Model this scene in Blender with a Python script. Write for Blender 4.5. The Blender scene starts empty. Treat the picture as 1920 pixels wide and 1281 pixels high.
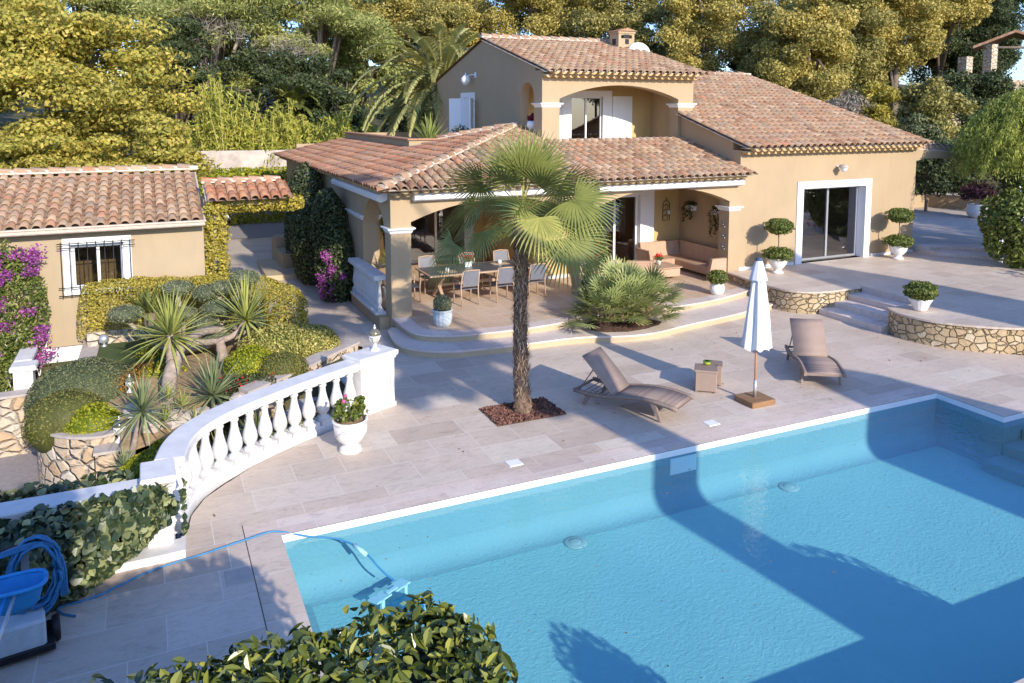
import bpy, math, random
import numpy as np
from mathutils import Vector, Matrix
random.seed(7); RS=np.random.RandomState(11)
sc=bpy.context.scene; COL=sc.collection
PI=math.pi
# ------------------------------------------------------------------ camera, light
cam=bpy.data.cameras.new('camera'); co=bpy.data.objects.new('camera',cam); COL.objects.link(co)
co.location=(0,0,5.3); co.rotation_euler=(math.radians(90-5.7),0,math.radians(-24.8))
cam.lens=1490/1920*36; cam.sensor_width=36; cam.shift_y=-(640.5-354)/1920; cam.clip_end=2000; cam.clip_start=.05
sc.camera=co
SUN_EL=math.radians(24.2); SDX=.13
sd=Vector((SDX,-1,0)).normalized()*math.cos(SUN_EL)+Vector((0,0,math.sin(SUN_EL)))   # towards the sun
sun=bpy.data.lights.new('sun','SUN'); sun.energy=3.75; sun.angle=math.radians(.55); sun.color=(1,.905,.77)
so=bpy.data.objects.new('sun',sun); COL.objects.link(so); so.rotation_euler=(-sd).to_track_quat('-Z','Y').to_euler(); so.location=(5,-20,25)
w=bpy.data.worlds.new('World'); sc.world=w; w.use_nodes=True
nt=w.node_tree; bg=nt.nodes['Background']; sky=nt.nodes.new('ShaderNodeTexSky'); sky.sky_type='NISHITA'; sky.sun_disc=False
sky.sun_elevation=SUN_EL; sky.sun_rotation=math.atan2(sd.x,sd.y); sky.altitude=50; sky.air_density=1.0; sky.dust_density=.6; sky.ozone_density=1.4
mt=nt.nodes.new('ShaderNodeMix'); mt.data_type='RGBA'; mt.blend_type='MULTIPLY'; mt.inputs[0].default_value=1; mt.inputs[7].default_value=(.72,.93,1.38,1); nt.links.new(sky.outputs[0],mt.inputs[6]); nt.links.new(mt.outputs[2],bg.inputs[0]); bg.inputs[1].default_value=.15
sc.view_settings.view_transform='Standard'; sc.view_settings.look='None'; sc.view_settings.exposure=.68; sc.view_settings.gamma=1
# ------------------------------------------------------------------ object helpers
def tag(o,label=None,cat=None,group=None,kind=None):
    if label:
        o['label']=label
    if cat: o['category']=cat
    if group: o['group']=group
    if kind: o['kind']=kind
    return o
def thing(name,label,cat,loc=(0,0,0),rz=0,group=None):
    o=bpy.data.objects.new(name,None); COL.objects.link(o); o.location=loc; o.rotation_euler=(0,0,rz); o.empty_display_size=.2
    return tag(o,label,cat,group)
def link(name,me,parent=None,world=False):
    o=bpy.data.objects.new(name,me); COL.objects.link(o)
    if parent is not None:
        o.parent=parent
        if world:
            p=parent; off=Vector((0,0,0))
            while p is not None: off+=Vector(p.location); p=p.parent
            o.location=-off
    return o
def copy_tree(o,parent=None):
    c=o.copy(); COL.objects.link(c); c.parent=parent
    for ch in list(o.children): copy_tree(ch,c)
    return c
class MB:
    def __init__(s): s.v=[];s.f=[];s.a=[];s.sm=[];s.hasa=False;s.mi=[];s.m=0
    def face(s,idx,a=0.,sm=False):
        s.f.append(tuple(idx)); s.a.append(a); s.sm.append(sm); s.mi.append(s.m)
    def vs(s,pts):
        n=len(s.v); s.v.extend([tuple(p) for p in pts]); return n
    def quad(s,p0,p1,p2,p3,a=0.,sm=False):
        n=s.vs((p0,p1,p2,p3)); s.face((n,n+1,n+2,n+3),a,sm)
    def box(s,x0,x1,y0,y1,z0,z1,M=None,a=0.,bev=0):
        if bev>0: return s.bbox(x0,x1,y0,y1,z0,z1,bev,M,a)
        P=[Vector((x,y,z)) for z in (z0,z1) for y in (y0,y1) for x in (x0,x1)]
        if M: P=[M@p for p in P]
        n=s.vs(P)
        for f in ((0,2,3,1),(4,5,7,6),(0,1,5,4),(2,6,7,3),(1,3,7,5),(0,4,6,2)): s.face([n+i for i in f],a)
    def bbox(s,x0,x1,y0,y1,z0,z1,b,M=None,a=0.):
        # box with chamfered vertical and top edges
        def ring(i,z): return [(x0+i,y0+b,z),(x0+b,y0+i,z),(x1-b,y0+i,z),(x1-i,y0+b,z),(x1-i,y1-b,z),(x1-b,y1-i,z),(x0+b,y1-i,z),(x0+i,y1-b,z)]
        rings=[ring(0,z0+0),ring(0,z1-b),ring(b*.98,z1)]
        s.loft(rings,True,True,M,a)
    def loft(s,rings,capa=False,capb=False,M=None,a=0.,sm=False,closed=True):
        k=len(rings[0]); base=[]
        for r in rings:
            P=[Vector(p) for p in r]
            if M: P=[M@p for p in P]
            base.append(s.vs(P))
        for i in range(len(rings)-1):
            for j in range(k if closed else k-1):
                j2=(j+1)%k; s.face((base[i]+j,base[i]+j2,base[i+1]+j2,base[i+1]+j),a,sm)
        if capa: s.face([base[0]+j for j in range(k)][::-1],a)
        if capb: s.face([base[-1]+j for j in range(k)],a)
    def lathe(s,prof,seg=20,M=None,a=0.,sm=True,c=(0,0,0),capb=True,capa=True,flute=0,nf=0):
        rings=[]
        for r,z in prof:
            rings.append([(c[0]+r*(1+flute*math.cos(nf*t*2*PI/seg))*math.cos(t*2*PI/seg),c[1]+r*(1+flute*math.cos(nf*t*2*PI/seg))*math.sin(t*2*PI/seg),c[2]+z) for t in range(seg)])
        s.loft(rings,capa,capb,M,a,sm)
    def tube(s,path,r,seg=8,a=0.,cap=True,sm=True):
        P=[Vector(p) for p in path]; n=len(P); rings=[]
        up=Vector((0,0,1)); prev=None
        for i in range(n):
            t=(P[min(i+1,n-1)]-P[max(i-1,0)]).normalized()
            if prev is None:
                x=t.cross(up); 
                if x.length<1e-3: x=t.cross(Vector((1,0,0)))
            else: x=prev-t*prev.dot(t)
            x.normalize(); prev=x; y=t.cross(x)
            rr=r[i] if isinstance(r,(list,tuple)) else r
            rings.append([P[i]+x*rr*math.cos(q*2*PI/seg)+y*rr*math.sin(q*2*PI/seg) for q in range(seg)])
        s.loft(rings,cap,cap,None,a,sm)
    def prism(s,poly,d,axis='y',a=0.,M=None):
        # poly: 2D points; axis y: (x,z) extruded d=(y0,y1); x: (y,z); z: (x,y)
        def mk(p,t):
            if axis=='y': return (p[0],t,p[1])
            if axis=='x': return (t,p[0],p[1])
            return (p[0],p[1],t)
        A=[Vector(mk(p,d[0])) for p in poly]; B=[Vector(mk(p,d[1])) for p in poly]
        if M: A=[M@p for p in A];B=[M@p for p in B]
        n=s.vs(A); m=s.vs(B); k=len(poly)
        s.face([n+i for i in range(k)],a); s.face([m+i for i in range(k)][::-1],a)
        for i in range(k): s.face((n+i,m+i,m+(i+1)%k,n+(i+1)%k),a)
    def ico(s,c,r,n=1,a=0.,M=None):
        seg=10; rings=[]
        for i in range(1,7):
            th=PI*i/7; rings.append([(c[0]+r*math.sin(th)*math.cos(q*2*PI/seg),c[1]+r*math.sin(th)*math.sin(q*2*PI/seg),c[2]-r*math.cos(th)) for q in range(seg)])
        s.loft(rings,True,True,M,a,True)
    def build(s,name,mat,parent=None,world=False,recalc=True):
        me=bpy.data.meshes.new(name); me.from_pydata(s.v,[],s.f)
        mats=mat if isinstance(mat,(list,tuple)) else [mat]
        for m in mats: me.materials.append(m)
        me.polygons.foreach_set('use_smooth',s.sm)
        if len(mats)>1: me.polygons.foreach_set('material_index',s.mi)
        at=me.attributes.new('v','FLOAT','FACE'); at.data.foreach_set('value',s.a)
        me.update()
        if recalc:
            import bmesh
            bm=bmesh.new(); bm.from_mesh(me); bmesh.ops.recalc_face_normals(bm,faces=bm.faces); bm.to_mesh(me); bm.free()
        return link(name,me,parent,world)
def np_mesh(name,V,k,mat,parent=None,var=None,smooth=False,world=False):
    """V: (n,k,3) polygons of k verts"""
    n=len(V); me=bpy.data.meshes.new(name)
    me.vertices.add(n*k); me.vertices.foreach_set('co',np.ascontiguousarray(V,dtype=np.float32).ravel())
    me.loops.add(n*k); me.loops.foreach_set('vertex_index',np.arange(n*k,dtype=np.int32))
    me.polygons.add(n); me.polygons.foreach_set('loop_start',np.arange(0,n*k,k,dtype=np.int32))
    me.materials.append(mat)
    if var is None: var=RS.rand(n)
    at=me.attributes.new('v','FLOAT','FACE'); at.data.foreach_set('value',np.asarray(var,dtype=np.float32))
    me.update(calc_edges=True); me.validate()
    return link(name,me,parent,world)
def merge_np(name,parts,mat,parent=None,world=False):
    V=np.concatenate([p[0] for p in parts]); a=np.concatenate([p[1] for p in parts])
    return np_mesh(name,V,V.shape[1],mat,parent,a,world=world)
# ------------------------------------------------------------------ materials
def nodes(name):
    m=bpy.data.materials.new(name); m.use_nodes=True; t=m.node_tree; return m,t,t.nodes['Principled BSDF']
def N(t,typ,**kw):
    n=t.nodes.new(typ)
    for k,v in kw.items(): setattr(n,k,v)
    return n
def ramp(t,stops,fac=None,interp='LINEAR'):
    r=N(t,'ShaderNodeValToRGB'); r.color_ramp.interpolation=interp; e=r.color_ramp.elements
    while len(e)<len(stops): e.new(.5)
    for i,(p,c) in enumerate(stops): e[i].position=p; e[i].color=(*c,1)
    if fac is not None: t.links.new(fac,r.inputs[0])
    return r
def mixc(t,mode,f,a,b):
    m=N(t,'ShaderNodeMix',data_type='RGBA',blend_type=mode)
    for s,v in ((m.inputs[0],f),(m.inputs[6],a),(m.inputs[7],b)):
        if isinstance(v,(int,float)): s.default_value=v
        elif isinstance(v,tuple): s.default_value=(*v,1) if len(v)==3 else v
        else: t.links.new(v,s)
    return m.outputs[2]
def noise(t,scale,detail=4,rough=.55,vec=None,dist=0):
    n=N(t,'ShaderNodeTexNoise'); n.inputs['Scale'].default_value=scale; n.inputs['Detail'].default_value=detail; n.inputs['Roughness'].default_value=rough; n.inputs['Distortion'].default_value=dist
    if vec is not None: t.links.new(vec,n.inputs['Vector'])
    return n
def oc(t):
    return N(t,'ShaderNodeTexCoord').outputs['Object']
def mapn(t,vec,scale=(1,1,1),rot=(0,0,0),loc=(0,0,0)):
    m=N(t,'ShaderNodeMapping'); m.inputs['Scale'].default_value=scale; m.inputs['Rotation'].default_value=rot; m.inputs['Location'].default_value=loc
    t.links.new(vec,m.inputs[0]); return m.outputs[0]
def bump(t,b,h,s=.3,d=.02):
    n=N(t,'ShaderNodeBump'); n.inputs['Strength'].default_value=s; n.inputs['Distance'].default_value=d
    t.links.new(h,n.inputs['Height']); t.links.new(n.outputs[0],b.inputs['Normal'])
def plain(name,col,rough=.6,metal=0,var=.12,nscale=6,bmp=.15,spec=.4,coat=0):
    m,t,b=nodes(name); v=oc(t); n=noise(t,nscale,5,.6,v)
    r=ramp(t,[(.3,tuple(c*(1-var) for c in col)),(.7,tuple(min(1,c*(1+var)) for c in col))],n.outputs[0]); t.links.new(r.outputs[0],b.inputs['Base Color'])
    b.inputs['Roughness'].default_value=rough; b.inputs['Metallic'].default_value=metal; b.inputs['Specular IOR Level'].default_value=spec; b.inputs['Coat Weight'].default_value=coat
    if bmp: bump(t,b,noise(t,nscale*12,3,.6,v).outputs[0],bmp,.004)
    return m
def stucco(name,col):
    m,t,b=nodes(name); v=oc(t)
    n1=noise(t,.7,5,.6,v); n2=noise(t,90,2,.5,v)
    r=ramp(t,[(.3,tuple(c*.93 for c in col)),(.55,col),(.75,tuple(c*1.04 for c in col))],n1.outputs[0])
    ms=noise(t,1.3,6,.7,mapn(t,v,(2.2,2.2,.7)),1.0); 
    c=mixc(t,'MULTIPLY',.4,r.outputs[0],ramp(t,[(.4,(1,1,1)),(.8,(.84,.82,.78))],ms.outputs[0]).outputs[0])
    t.links.new(c,b.inputs['Base Color']); b.inputs['Roughness'].default_value=.9; b.inputs['Specular IOR Level'].default_value=.2
    bump(t,b,n2.outputs[0],.25,.004); return m
def tilemat(name,warm=1.0):
    m,t,b=nodes(name); a=N(t,'ShaderNodeAttribute',attribute_name='v'); v=oc(t)
    r=ramp(t,[(0,(.24,.125,.07)),(.14,(.40,.205,.11)),(.3,(.47,.285,.165)),(.5,(.41,.27,.155)),(.66,(.33,.21,.13)),(.8,(.54,.365,.225)),(.92,(.28,.19,.13)),(1,(.52,.235,.13))],a.outputs['Fac'])
    if warm>1: 
        for e in r.color_ramp.elements: e.color=(min(1,e.color[0]*1.12),e.color[1]*.86,e.color[2]*.75,1)
    n=noise(t,5,6,.7,v); n2=noise(t,28,4,.7,v)
    c=mixc(t,'MIX',ramp(t,[(.45,(0,0,0)),(.72,(.75,.75,.75))],n.outputs[0]).outputs[0],r.outputs[0],(.40,.34,.28))
    c=mixc(t,'MULTIPLY',.8,c,ramp(t,[(.3,(.62,.6,.58)),(.6,(1.0,1.0,1.0)),(.8,(1.15,1.15,1.1))],n2.outputs[0]).outputs[0])
    t.links.new(c,b.inputs['Base Color']); b.inputs['Roughness'].default_value=.88; b.inputs['Specular IOR Level'].default_value=.2
    bump(t,b,n2.outputs[0],.4,.01); return m
def travertine(name,bw,bh,off=.5,cols=None,mort=.0055,rot=0,stain=.6):
    m,t,b=nodes(name); v=oc(t); vm=mapn(t,v,(1,1,1),(0,0,rot))
    cols=cols or [(.51,.41,.325),(.61,.51,.41),(.56,.455,.36),(.65,.56,.46)]
    br=N(t,'ShaderNodeTexBrick'); t.links.new(vm,br.inputs['Vector']); br.offset=off; br.offset_frequency=2; br.squash=.62; br.squash_frequency=3
    br.inputs['Scale'].default_value=1; br.inputs['Brick Width'].default_value=bw; br.inputs['Row Height'].default_value=bh; br.inputs['Mortar Size'].default_value=mort; br.inputs['Mortar Smooth'].default_value=.3
    br.inputs['Color1'].default_value=(0,0,0,1); br.inputs['Color2'].default_value=(1,1,1,1); br.inputs['Mortar'].default_value=(.5,.5,.5,1); br.inputs['Bias'].default_value=0
    r=ramp(t,[(0,cols[0]),(.35,cols[1]),(.65,cols[2]),(1,cols[3])],br.outputs['Color'])
    # veins: stretched noise, shifted per tile
    sh=N(t,'ShaderNodeVectorMath',operation='MULTIPLY_ADD'); t.links.new(br.outputs['Color'],sh.inputs[0]); sh.inputs[1].default_value=(7,9,3); t.links.new(vm,sh.inputs[2])
    n1=noise(t,3.6,9,.75,mapn(t,sh.outputs[0],(1,2.4,1)),1.2); n2=noise(t,.55,4,.6,v); n3=noise(t,34,3,.6,mapn(t,sh.outputs[0],(.5,1.6,1)))
    c=mixc(t,'MULTIPLY',.75,r.outputs[0],ramp(t,[(.3,(.66,.62,.58)),(.48,(1,1,1)),(.72,(1.13,1.12,1.11))],n1.outputs[0]).outputs[0])
    c=mixc(t,'MULTIPLY',stain,c,ramp(t,[(.32,(.80,.79,.79)),(.6,(1.05,1.04,1.03))],n2.outputs[0]).outputs[0])
    c=mixc(t,'MULTIPLY',.55,c,ramp(t,[(.30,(.62,.58,.54)),(.42,(1,1,1))],n3.outputs[0]).outputs[0])
    c=mixc(t,'MIX',br.outputs['Fac'],c,(.68,.62,.55))
    t.links.new(c,b.inputs['Base Color'])
    t.links.new(ramp(t,[(.3,(.42,.42,.42)),(.7,(.7,.7,.7))],n1.outputs[0]).outputs[0],b.inputs['Roughness']); b.inputs['Specular IOR Level'].default_value=.35
    bump(t,b,n3.outputs[0],.25,.004); return m
def stonewall(name,scale=4.2,cols=None,joint=(.30,.22,.14),jw=.05,flat=1.35):
    m,t,b=nodes(name); v=mapn(t,oc(t),(1,1,flat)); nz=noise(t,5,2,.5,v)
    ad=N(t,'ShaderNodeVectorMath',operation='MULTIPLY_ADD'); t.links.new(nz.outputs['Color'],ad.inputs[0]); ad.inputs[1].default_value=(.09,.09,.09); t.links.new(v,ad.inputs[2])
    vo=N(t,'ShaderNodeTexVoronoi',feature='DISTANCE_TO_EDGE'); vc=N(t,'ShaderNodeTexVoronoi',feature='F1')
    for q in (vo,vc): t.links.new(ad.outputs[0],q.inputs['Vector']); q.inputs['Scale'].default_value=scale; q.inputs['Randomness'].default_value=.85
    sp=N(t,'ShaderNodeSeparateColor'); t.links.new(vc.outputs['Color'],sp.inputs[0])
    cols=cols or [(.40,.29,.16),(.55,.43,.26),(.50,.37,.22),(.62,.52,.36)]
    r=ramp(t,[(0,cols[0]),(.35,cols[1]),(.65,cols[2]),(1,cols[3])],sp.outputs[0])
    n=noise(t,14,6,.65,v); c=mixc(t,'MULTIPLY',.7,r.outputs[0],ramp(t,[(.3,(.75,.72,.68)),(.7,(1.15,1.15,1.15))],n.outputs[0]).outputs[0])
    jm=ramp(t,[(0,(0,0,0)),(jw,(1,1,1))],vo.outputs['Distance'])
    c=mixc(t,'MIX',jm.outputs[0],joint,c); t.links.new(c,b.inputs['Base Color']); b.inputs['Roughness'].default_value=.9; b.inputs['Specular IOR Level'].default_value=.2
    hh=N(t,'ShaderNodeMath',operation='MULTIPLY_ADD'); t.links.new(n.outputs[0],hh.inputs[0]); hh.inputs[1].default_value=.3; t.links.new(ramp(t,[(0,(0,0,0)),(jw*2.4,(1,1,1))],vo.outputs['Distance']).outputs[0],hh.inputs[2])
    bump(t,b,hh.outputs[0],1.0,.06); return m
def leaf(name,c0,c1,c2=None,rough=.55,trans=.25,nsc=.8,spec=.35):
    m,t,b=nodes(name); a=N(t,'ShaderNodeAttribute',attribute_name='v'); n=noise(t,nsc,3,.6,oc(t))
    c2=c2 or c1
    r=ramp(t,[(0,c0),(.6,c1),(1,c2)],a.outputs['Fac'])
    c=mixc(t,'MULTIPLY',.7,r.outputs[0],ramp(t,[(.3,(.72,.78,.7)),(.7,(1.25,1.18,1.1))],n.outputs[0]).outputs[0])
    t.links.new(c,b.inputs['Base Color']); b.inputs['Roughness'].default_value=rough; b.inputs['Specular IOR Level'].default_value=spec
    if trans:
        tr=N(t,'ShaderNodeBsdfTranslucent'); t.links.new(c,tr.inputs[0]); mx=N(t,'ShaderNodeMixShader'); mx.inputs[0].default_value=trans
        out=t.nodes['Material Output']; t.links.new(b.outputs[0],mx.inputs[1]); t.links.new(tr.outputs[0],mx.inputs[2]); t.links.new(mx.outputs[0],out.inputs[0])
    return m
def woven(name,c0,c1,s=60):
    m,t,b=nodes(name); v=oc(t)
    w1=N(t,'ShaderNodeTexWave',wave_type='BANDS',bands_direction='X'); w2=N(t,'ShaderNodeTexWave',wave_type='BANDS',bands_direction='Y'); w3=N(t,'ShaderNodeTexWave',wave_type='BANDS',bands_direction='Z')
    for q in (w1,w2,w3): t.links.new(v,q.inputs[0]); q.inputs['Scale'].default_value=s/6.28
    mu=N(t,'ShaderNodeMath',operation='MULTIPLY'); t.links.new(w1.outputs['Fac'],mu.inputs[0]); t.links.new(w2.outputs['Fac'],mu.inputs[1])
    ad=N(t,'ShaderNodeMath',operation='MULTIPLY_ADD'); t.links.new(w3.outputs['Fac'],ad.inputs[0]); ad.inputs[1].default_value=.35; t.links.new(mu.outputs[0],ad.inputs[2])
    n=noise(t,4,4,.6,v); r=ramp(t,[(.1,c0),(.8,c1)],ad.outputs[0])
    c=mixc(t,'MULTIPLY',.5,r.outputs[0],ramp(t,[(.3,(.85,.85,.85)),(.7,(1.1,1.1,1.1))],n.outputs[0]).outputs[0])
    t.links.new(c,b.inputs['Base Color']); b.inputs['Roughness'].default_value=.65; bump(t,b,ad.outputs[0],.5,.004); return m
def wood(name,c0,c1,s=3,axis=(1,8,8)):
    m,t,b=nodes(name); v=mapn(t,oc(t),axis); n=noise(t,s,6,.65,v,1.2)
    r=ramp(t,[(.3,c0),(.7,c1)],n.outputs[0]); t.links.new(r.outputs[0],b.inputs['Base Color']); b.inputs['Roughness'].default_value=.6; bump(t,b,n.outputs[0],.25,.004); return m
M={}
M['wall']=stucco('cream_render',(.435,.325,.20))
M['wall_in']=stucco('shade_lifted_render',(.58,.41,.185))  # wall render lightened and warmed to stand in for bounced light in shade
M['garage']=stucco('peach_render',(.43,.335,.215))
M['riser']=stucco('yellow_render',(.50,.40,.26))
M['white']=plain('white_paint',(.80,.79,.78),.55,0,.03,3,.1)
M['white2']=plain('white_cast_stone',(.66,.64,.61),.8,0,.10,4,.3,.2)
M['awn']=plain('white_awning_case',(.80,.79,.77),.4,0,.03,2,0)
M['tile']=tilemat('terracotta_barrel_tile')
M['tilew']=tilemat('new_terracotta_tile',1.2)
M['genoise']=plain('ochre_tile_cornice',(.52,.37,.19),.9,0,.25,9,.3,.1)
M['mortar']=plain('pale_mortar',(.56,.47,.38),.9,0,.15,8,.4,.1)
M['deck']=travertine('travertine_paving',1.15,.62)
M['coping']=travertine('travertine_coping',.9,5.0,cols=[(.57,.46,.39),(.66,.55,.47),(.62,.50,.41),(.69,.59,.51)])
M['copy']=travertine('travertine_coping_cross',5.0,.9,0)
M['terr']=travertine('terracotta_floor_tile',.62,.62,0,[(.52,.37,.24),(.60,.45,.31),(.56,.40,.27),(.64,.50,.37)],.006)
M['tread']=travertine('travertine_step',.75,9.0,cols=[(.58,.49,.43),(.68,.59,.52),(.63,.52,.46),(.70,.61,.55)])
M['path']=travertine('pale_path_paving',1.2,.8)
M['cap']=plain('grey_stone_coping',(.47,.41,.36),.85,0,.14,5,.3,.2)
M['stone']=stonewall('honey_rubble_stone',5.2,jw=.04)
M['stone2']=stonewall('pale_rubble_stone',3.6,[(.52,.36,.22),(.60,.50,.38),(.58,.44,.30),(.62,.55,.46)],(.52,.45,.36),.06)
M['asphalt']=plain('grey_road_surface',(.30,.27,.26),.95,0,.15,14,.4,.1)
M['soil']=plain('dry_garden_soil',(.36,.25,.14),.95,0,.35,9,.8,.1)
M['hill']=plain('wooded_hillside_soil',(.10,.09,.045),.95,0,.4,.5,.5,.1)
M['bark']=plain('grey_brown_bark',(.20,.155,.115),.95,0,.35,10,1,.1)
M['barkl']=plain('pale_bark',(.34,.27,.22),.9,0,.3,10,.8,.1)
M['dark']=plain('dark_metal',(.03,.03,.032),.5,.6,.2,10,0)
M['grey']=plain('grey_metal',(.35,.35,.36),.4,.8,.1,10,0)
M['alu']=plain('pale_aluminium',(.62,.62,.63),.35,.7,.05,10,0)
M['pot']=plain('glazed_white_pot',(.78,.77,.74),.3,0,.05,6,.05,.5,.3)
M['potgrey']=plain('pale_blue_grey_pot',(.50,.55,.56),.5,0,.12,10,.2)
M['clay']=plain('terracotta_pot',(.42,.22,.12),.8,0,.15,8,.2)
M['red']=plain('red_petals',(.62,.03,.02),.6,0,.2,20,0)
M['pink']=plain('pink_petals',(.80,.10,.25),.6,0,.2,20,0)
M['mag']=leaf('magenta_bracts',(.22,.035,.22),(.40,.09,.36),(.56,.20,.48),.6,.3,2)
M['whitef']=plain('white_petals',(.75,.75,.75),.7,0,.1,20,0)
# water, pool liner, glass
def fresnel(t,ior):
    # same reflectance from both sides of a thin sheet
    fr=N(t,'ShaderNodeFresnel'); g=N(t,'ShaderNodeNewGeometry'); m=N(t,'ShaderNodeMix'); m.data_type='FLOAT'; m.inputs[2].default_value=ior; m.inputs[3].default_value=1/ior
    t.links.new(g.outputs['Backfacing'],m.inputs[0]); t.links.new(m.outputs[0],fr.inputs[0]); return fr
def water():
    m,t,b=nodes('pool_water'); t.nodes.remove(b); out=t.nodes['Material Output']; v=oc(t)
    n1=noise(t,7,3,.5,mapn(t,v,(1,1.5,1)),.6); n2=noise(t,1.3,2,.5,v)
    bm=N(t,'ShaderNodeBump'); bm.inputs['Strength'].default_value=.16; bm.inputs['Distance'].default_value=.03; t.links.new(n1.outputs[0],bm.inputs['Height'])
    fr=fresnel(t,1.33); t.links.new(bm.outputs[0],fr.inputs[1])
    tr=N(t,'ShaderNodeBsdfTransparent'); tr.inputs[0].default_value=(.70,.93,.97,1)
    gl=N(t,'ShaderNodeBsdfGlossy'); gl.inputs['Roughness'].default_value=.03; t.links.new(bm.outputs[0],gl.inputs['Normal'])
    mx=N(t,'ShaderNodeMixShader'); t.links.new(fr.outputs[0],mx.inputs[0]); t.links.new(tr.outputs[0],mx.inputs[1]); t.links.new(gl.outputs[0],mx.inputs[2]); t.links.new(mx.outputs[0],out.inputs[0]); return m
M['water']=water()
def liner(name,c0,c1):
    m,t,b=nodes(name); v=oc(t); n=noise(t,17,4,.6,mapn(t,v,(1,1.25,1)),.6); n2=noise(t,.5,3,.6,v)
    r=ramp(t,[(.3,c0),(.7,c1)],n2.outputs[0]); t.links.new(r.outputs[0],b.inputs['Base Color']); b.inputs['Roughness'].default_value=.6; b.inputs['Specular IOR Level'].default_value=.1
    bump(t,b,n.outputs[0],.5,.03); return m
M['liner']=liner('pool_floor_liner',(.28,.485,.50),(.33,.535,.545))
M['linerw']=liner('pool_wall_liner',(.20,.335,.385),(.235,.365,.415))  # same liner, darkened to offset the sun falling on the walls
M['rim']=plain('white_pool_rim',(.80,.80,.79),.5,0,.04,4,0)
def glass(name,tint=(.72,.72,.74),f=2.2):
    m,t,b=nodes(name); t.nodes.remove(b); out=t.nodes['Material Output']
    fr=fresnel(t,f)
    tr=N(t,'ShaderNodeBsdfTransparent'); tr.inputs[0].default_value=(*tint,1); gl=N(t,'ShaderNodeBsdfGlossy'); gl.inputs['Roughness'].default_value=.01
    mx=N(t,'ShaderNodeMixShader'); t.links.new(fr.outputs[0],mx.inputs[0]); t.links.new(tr.outputs[0],mx.inputs[1]); t.links.new(gl.outputs[0],mx.inputs[2]); t.links.new(mx.outputs[0],out.inputs[0]); return m
M['glass']=glass('window_glass')
# foliage
M['mulch']=plain('dark_bark_mulch',(.10,.06,.045),.95,0,.5,14,.8,.1)
M['drain']=plain('grey_blue_plastic',(.34,.42,.44),.5,0,.05,6,0)
L={}
L['laurel']=leaf('laurel_leaf',(.03,.05,.012),(.13,.16,.03),(.34,.34,.07),.28,.12,3,.6)
L['ivy']=leaf('ivy_leaf',(.018,.035,.016),(.06,.09,.045),(.34,.36,.17),.4,.1,3,.5)
L['yellowtree']=leaf('yellow_tree_leaf',(.24,.25,.05),(.50,.43,.08),(.66,.50,.13),.6,.35,.6)
L['oak']=leaf('oak_leaf',(.13,.13,.035),(.34,.30,.085),(.58,.48,.16),.6,.3,.35)
L['oakyel']=leaf('autumn_oak_leaf',(.24,.21,.05),(.50,.41,.10),(.68,.54,.18),.6,.3,.35)
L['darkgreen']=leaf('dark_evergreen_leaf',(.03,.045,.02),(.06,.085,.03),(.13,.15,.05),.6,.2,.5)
L['pine']=leaf('pine_needles',(.15,.18,.05),(.33,.35,.10),(.52,.50,.18),.7,.25,.4)
L['bamboo']=leaf('bamboo_leaf',(.22,.26,.03),(.44,.44,.07),(.60,.55,.12),.6,.35,.8)
L['grey']=leaf('grey_twigs',(.16,.13,.11),(.28,.24,.20),(.38,.33,.28),.8,.1,.8)
L['palm']=leaf('palm_leaf',(.10,.13,.035),(.27,.29,.075),(.58,.50,.16),.5,.25,1.5,.3)
L['phoenix']=leaf('date_palm_leaf',(.27,.28,.10),(.52,.50,.19),(.70,.64,.30),.45,.2,.8,.45)
L['chamae']=leaf('dwarf_palm_leaf',(.15,.19,.06),(.42,.46,.18),(.64,.62,.26),.45,.2,1.5,.45)
L['yucca']=leaf('yucca_leaf',(.22,.27,.07),(.42,.43,.12),(.60,.56,.24),.45,.15,1.5,.45)
L['yuccab']=leaf('blue_yucca_leaf',(.13,.18,.09),(.27,.32,.16),(.44,.46,.24),.45,.15,1.5,.45)
L['gold']=leaf('golden_hedge_leaf',(.22,.20,.025),(.46,.38,.06),(.62,.50,.12),.55,.25,1.5)
L['varie']=leaf('variegated_hedge_leaf',(.12,.14,.03),(.42,.38,.09),(.68,.58,.22),.55,.25,2)
L['lime']=leaf('lime_hedge_leaf',(.13,.17,.01),(.33,.35,.02),(.55,.50,.04),.5,.25,2)
L['olive']=leaf('olive_green_leaf',(.09,.10,.025),(.18,.18,.045),(.30,.26,.06),.6,.2,2)
L['rosemary']=leaf('grey_green_needles',(.07,.09,.045),(.15,.17,.075),(.24,.24,.11),.7,.15,1.2)
L['heather']=leaf('rust_heather',(.12,.07,.02),(.30,.15,.03),(.50,.26,.05),.7,.2,3)
L['topiary']=leaf('topiary_leaf',(.09,.105,.06),(.19,.21,.115),(.36,.37,.21),.55,.15,3)
L['box']=leaf('box_leaf',(.05,.075,.015),(.13,.17,.03),(.28,.29,.07),.5,.2,3)
L['boug']=leaf('bougainvillea_leaf',(.025,.04,.02),(.07,.09,.035),(.16,.19,.06),.5,.15,2)
L['fern']=leaf('soft_bright_foliage',(.15,.20,.035),(.36,.40,.08),(.58,.56,.15),.6,.35,.8)
L['straw']=leaf('dry_palm_fibre',(.18,.12,.085),(.40,.28,.20),(.64,.50,.38),.9,.1,3)
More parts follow.
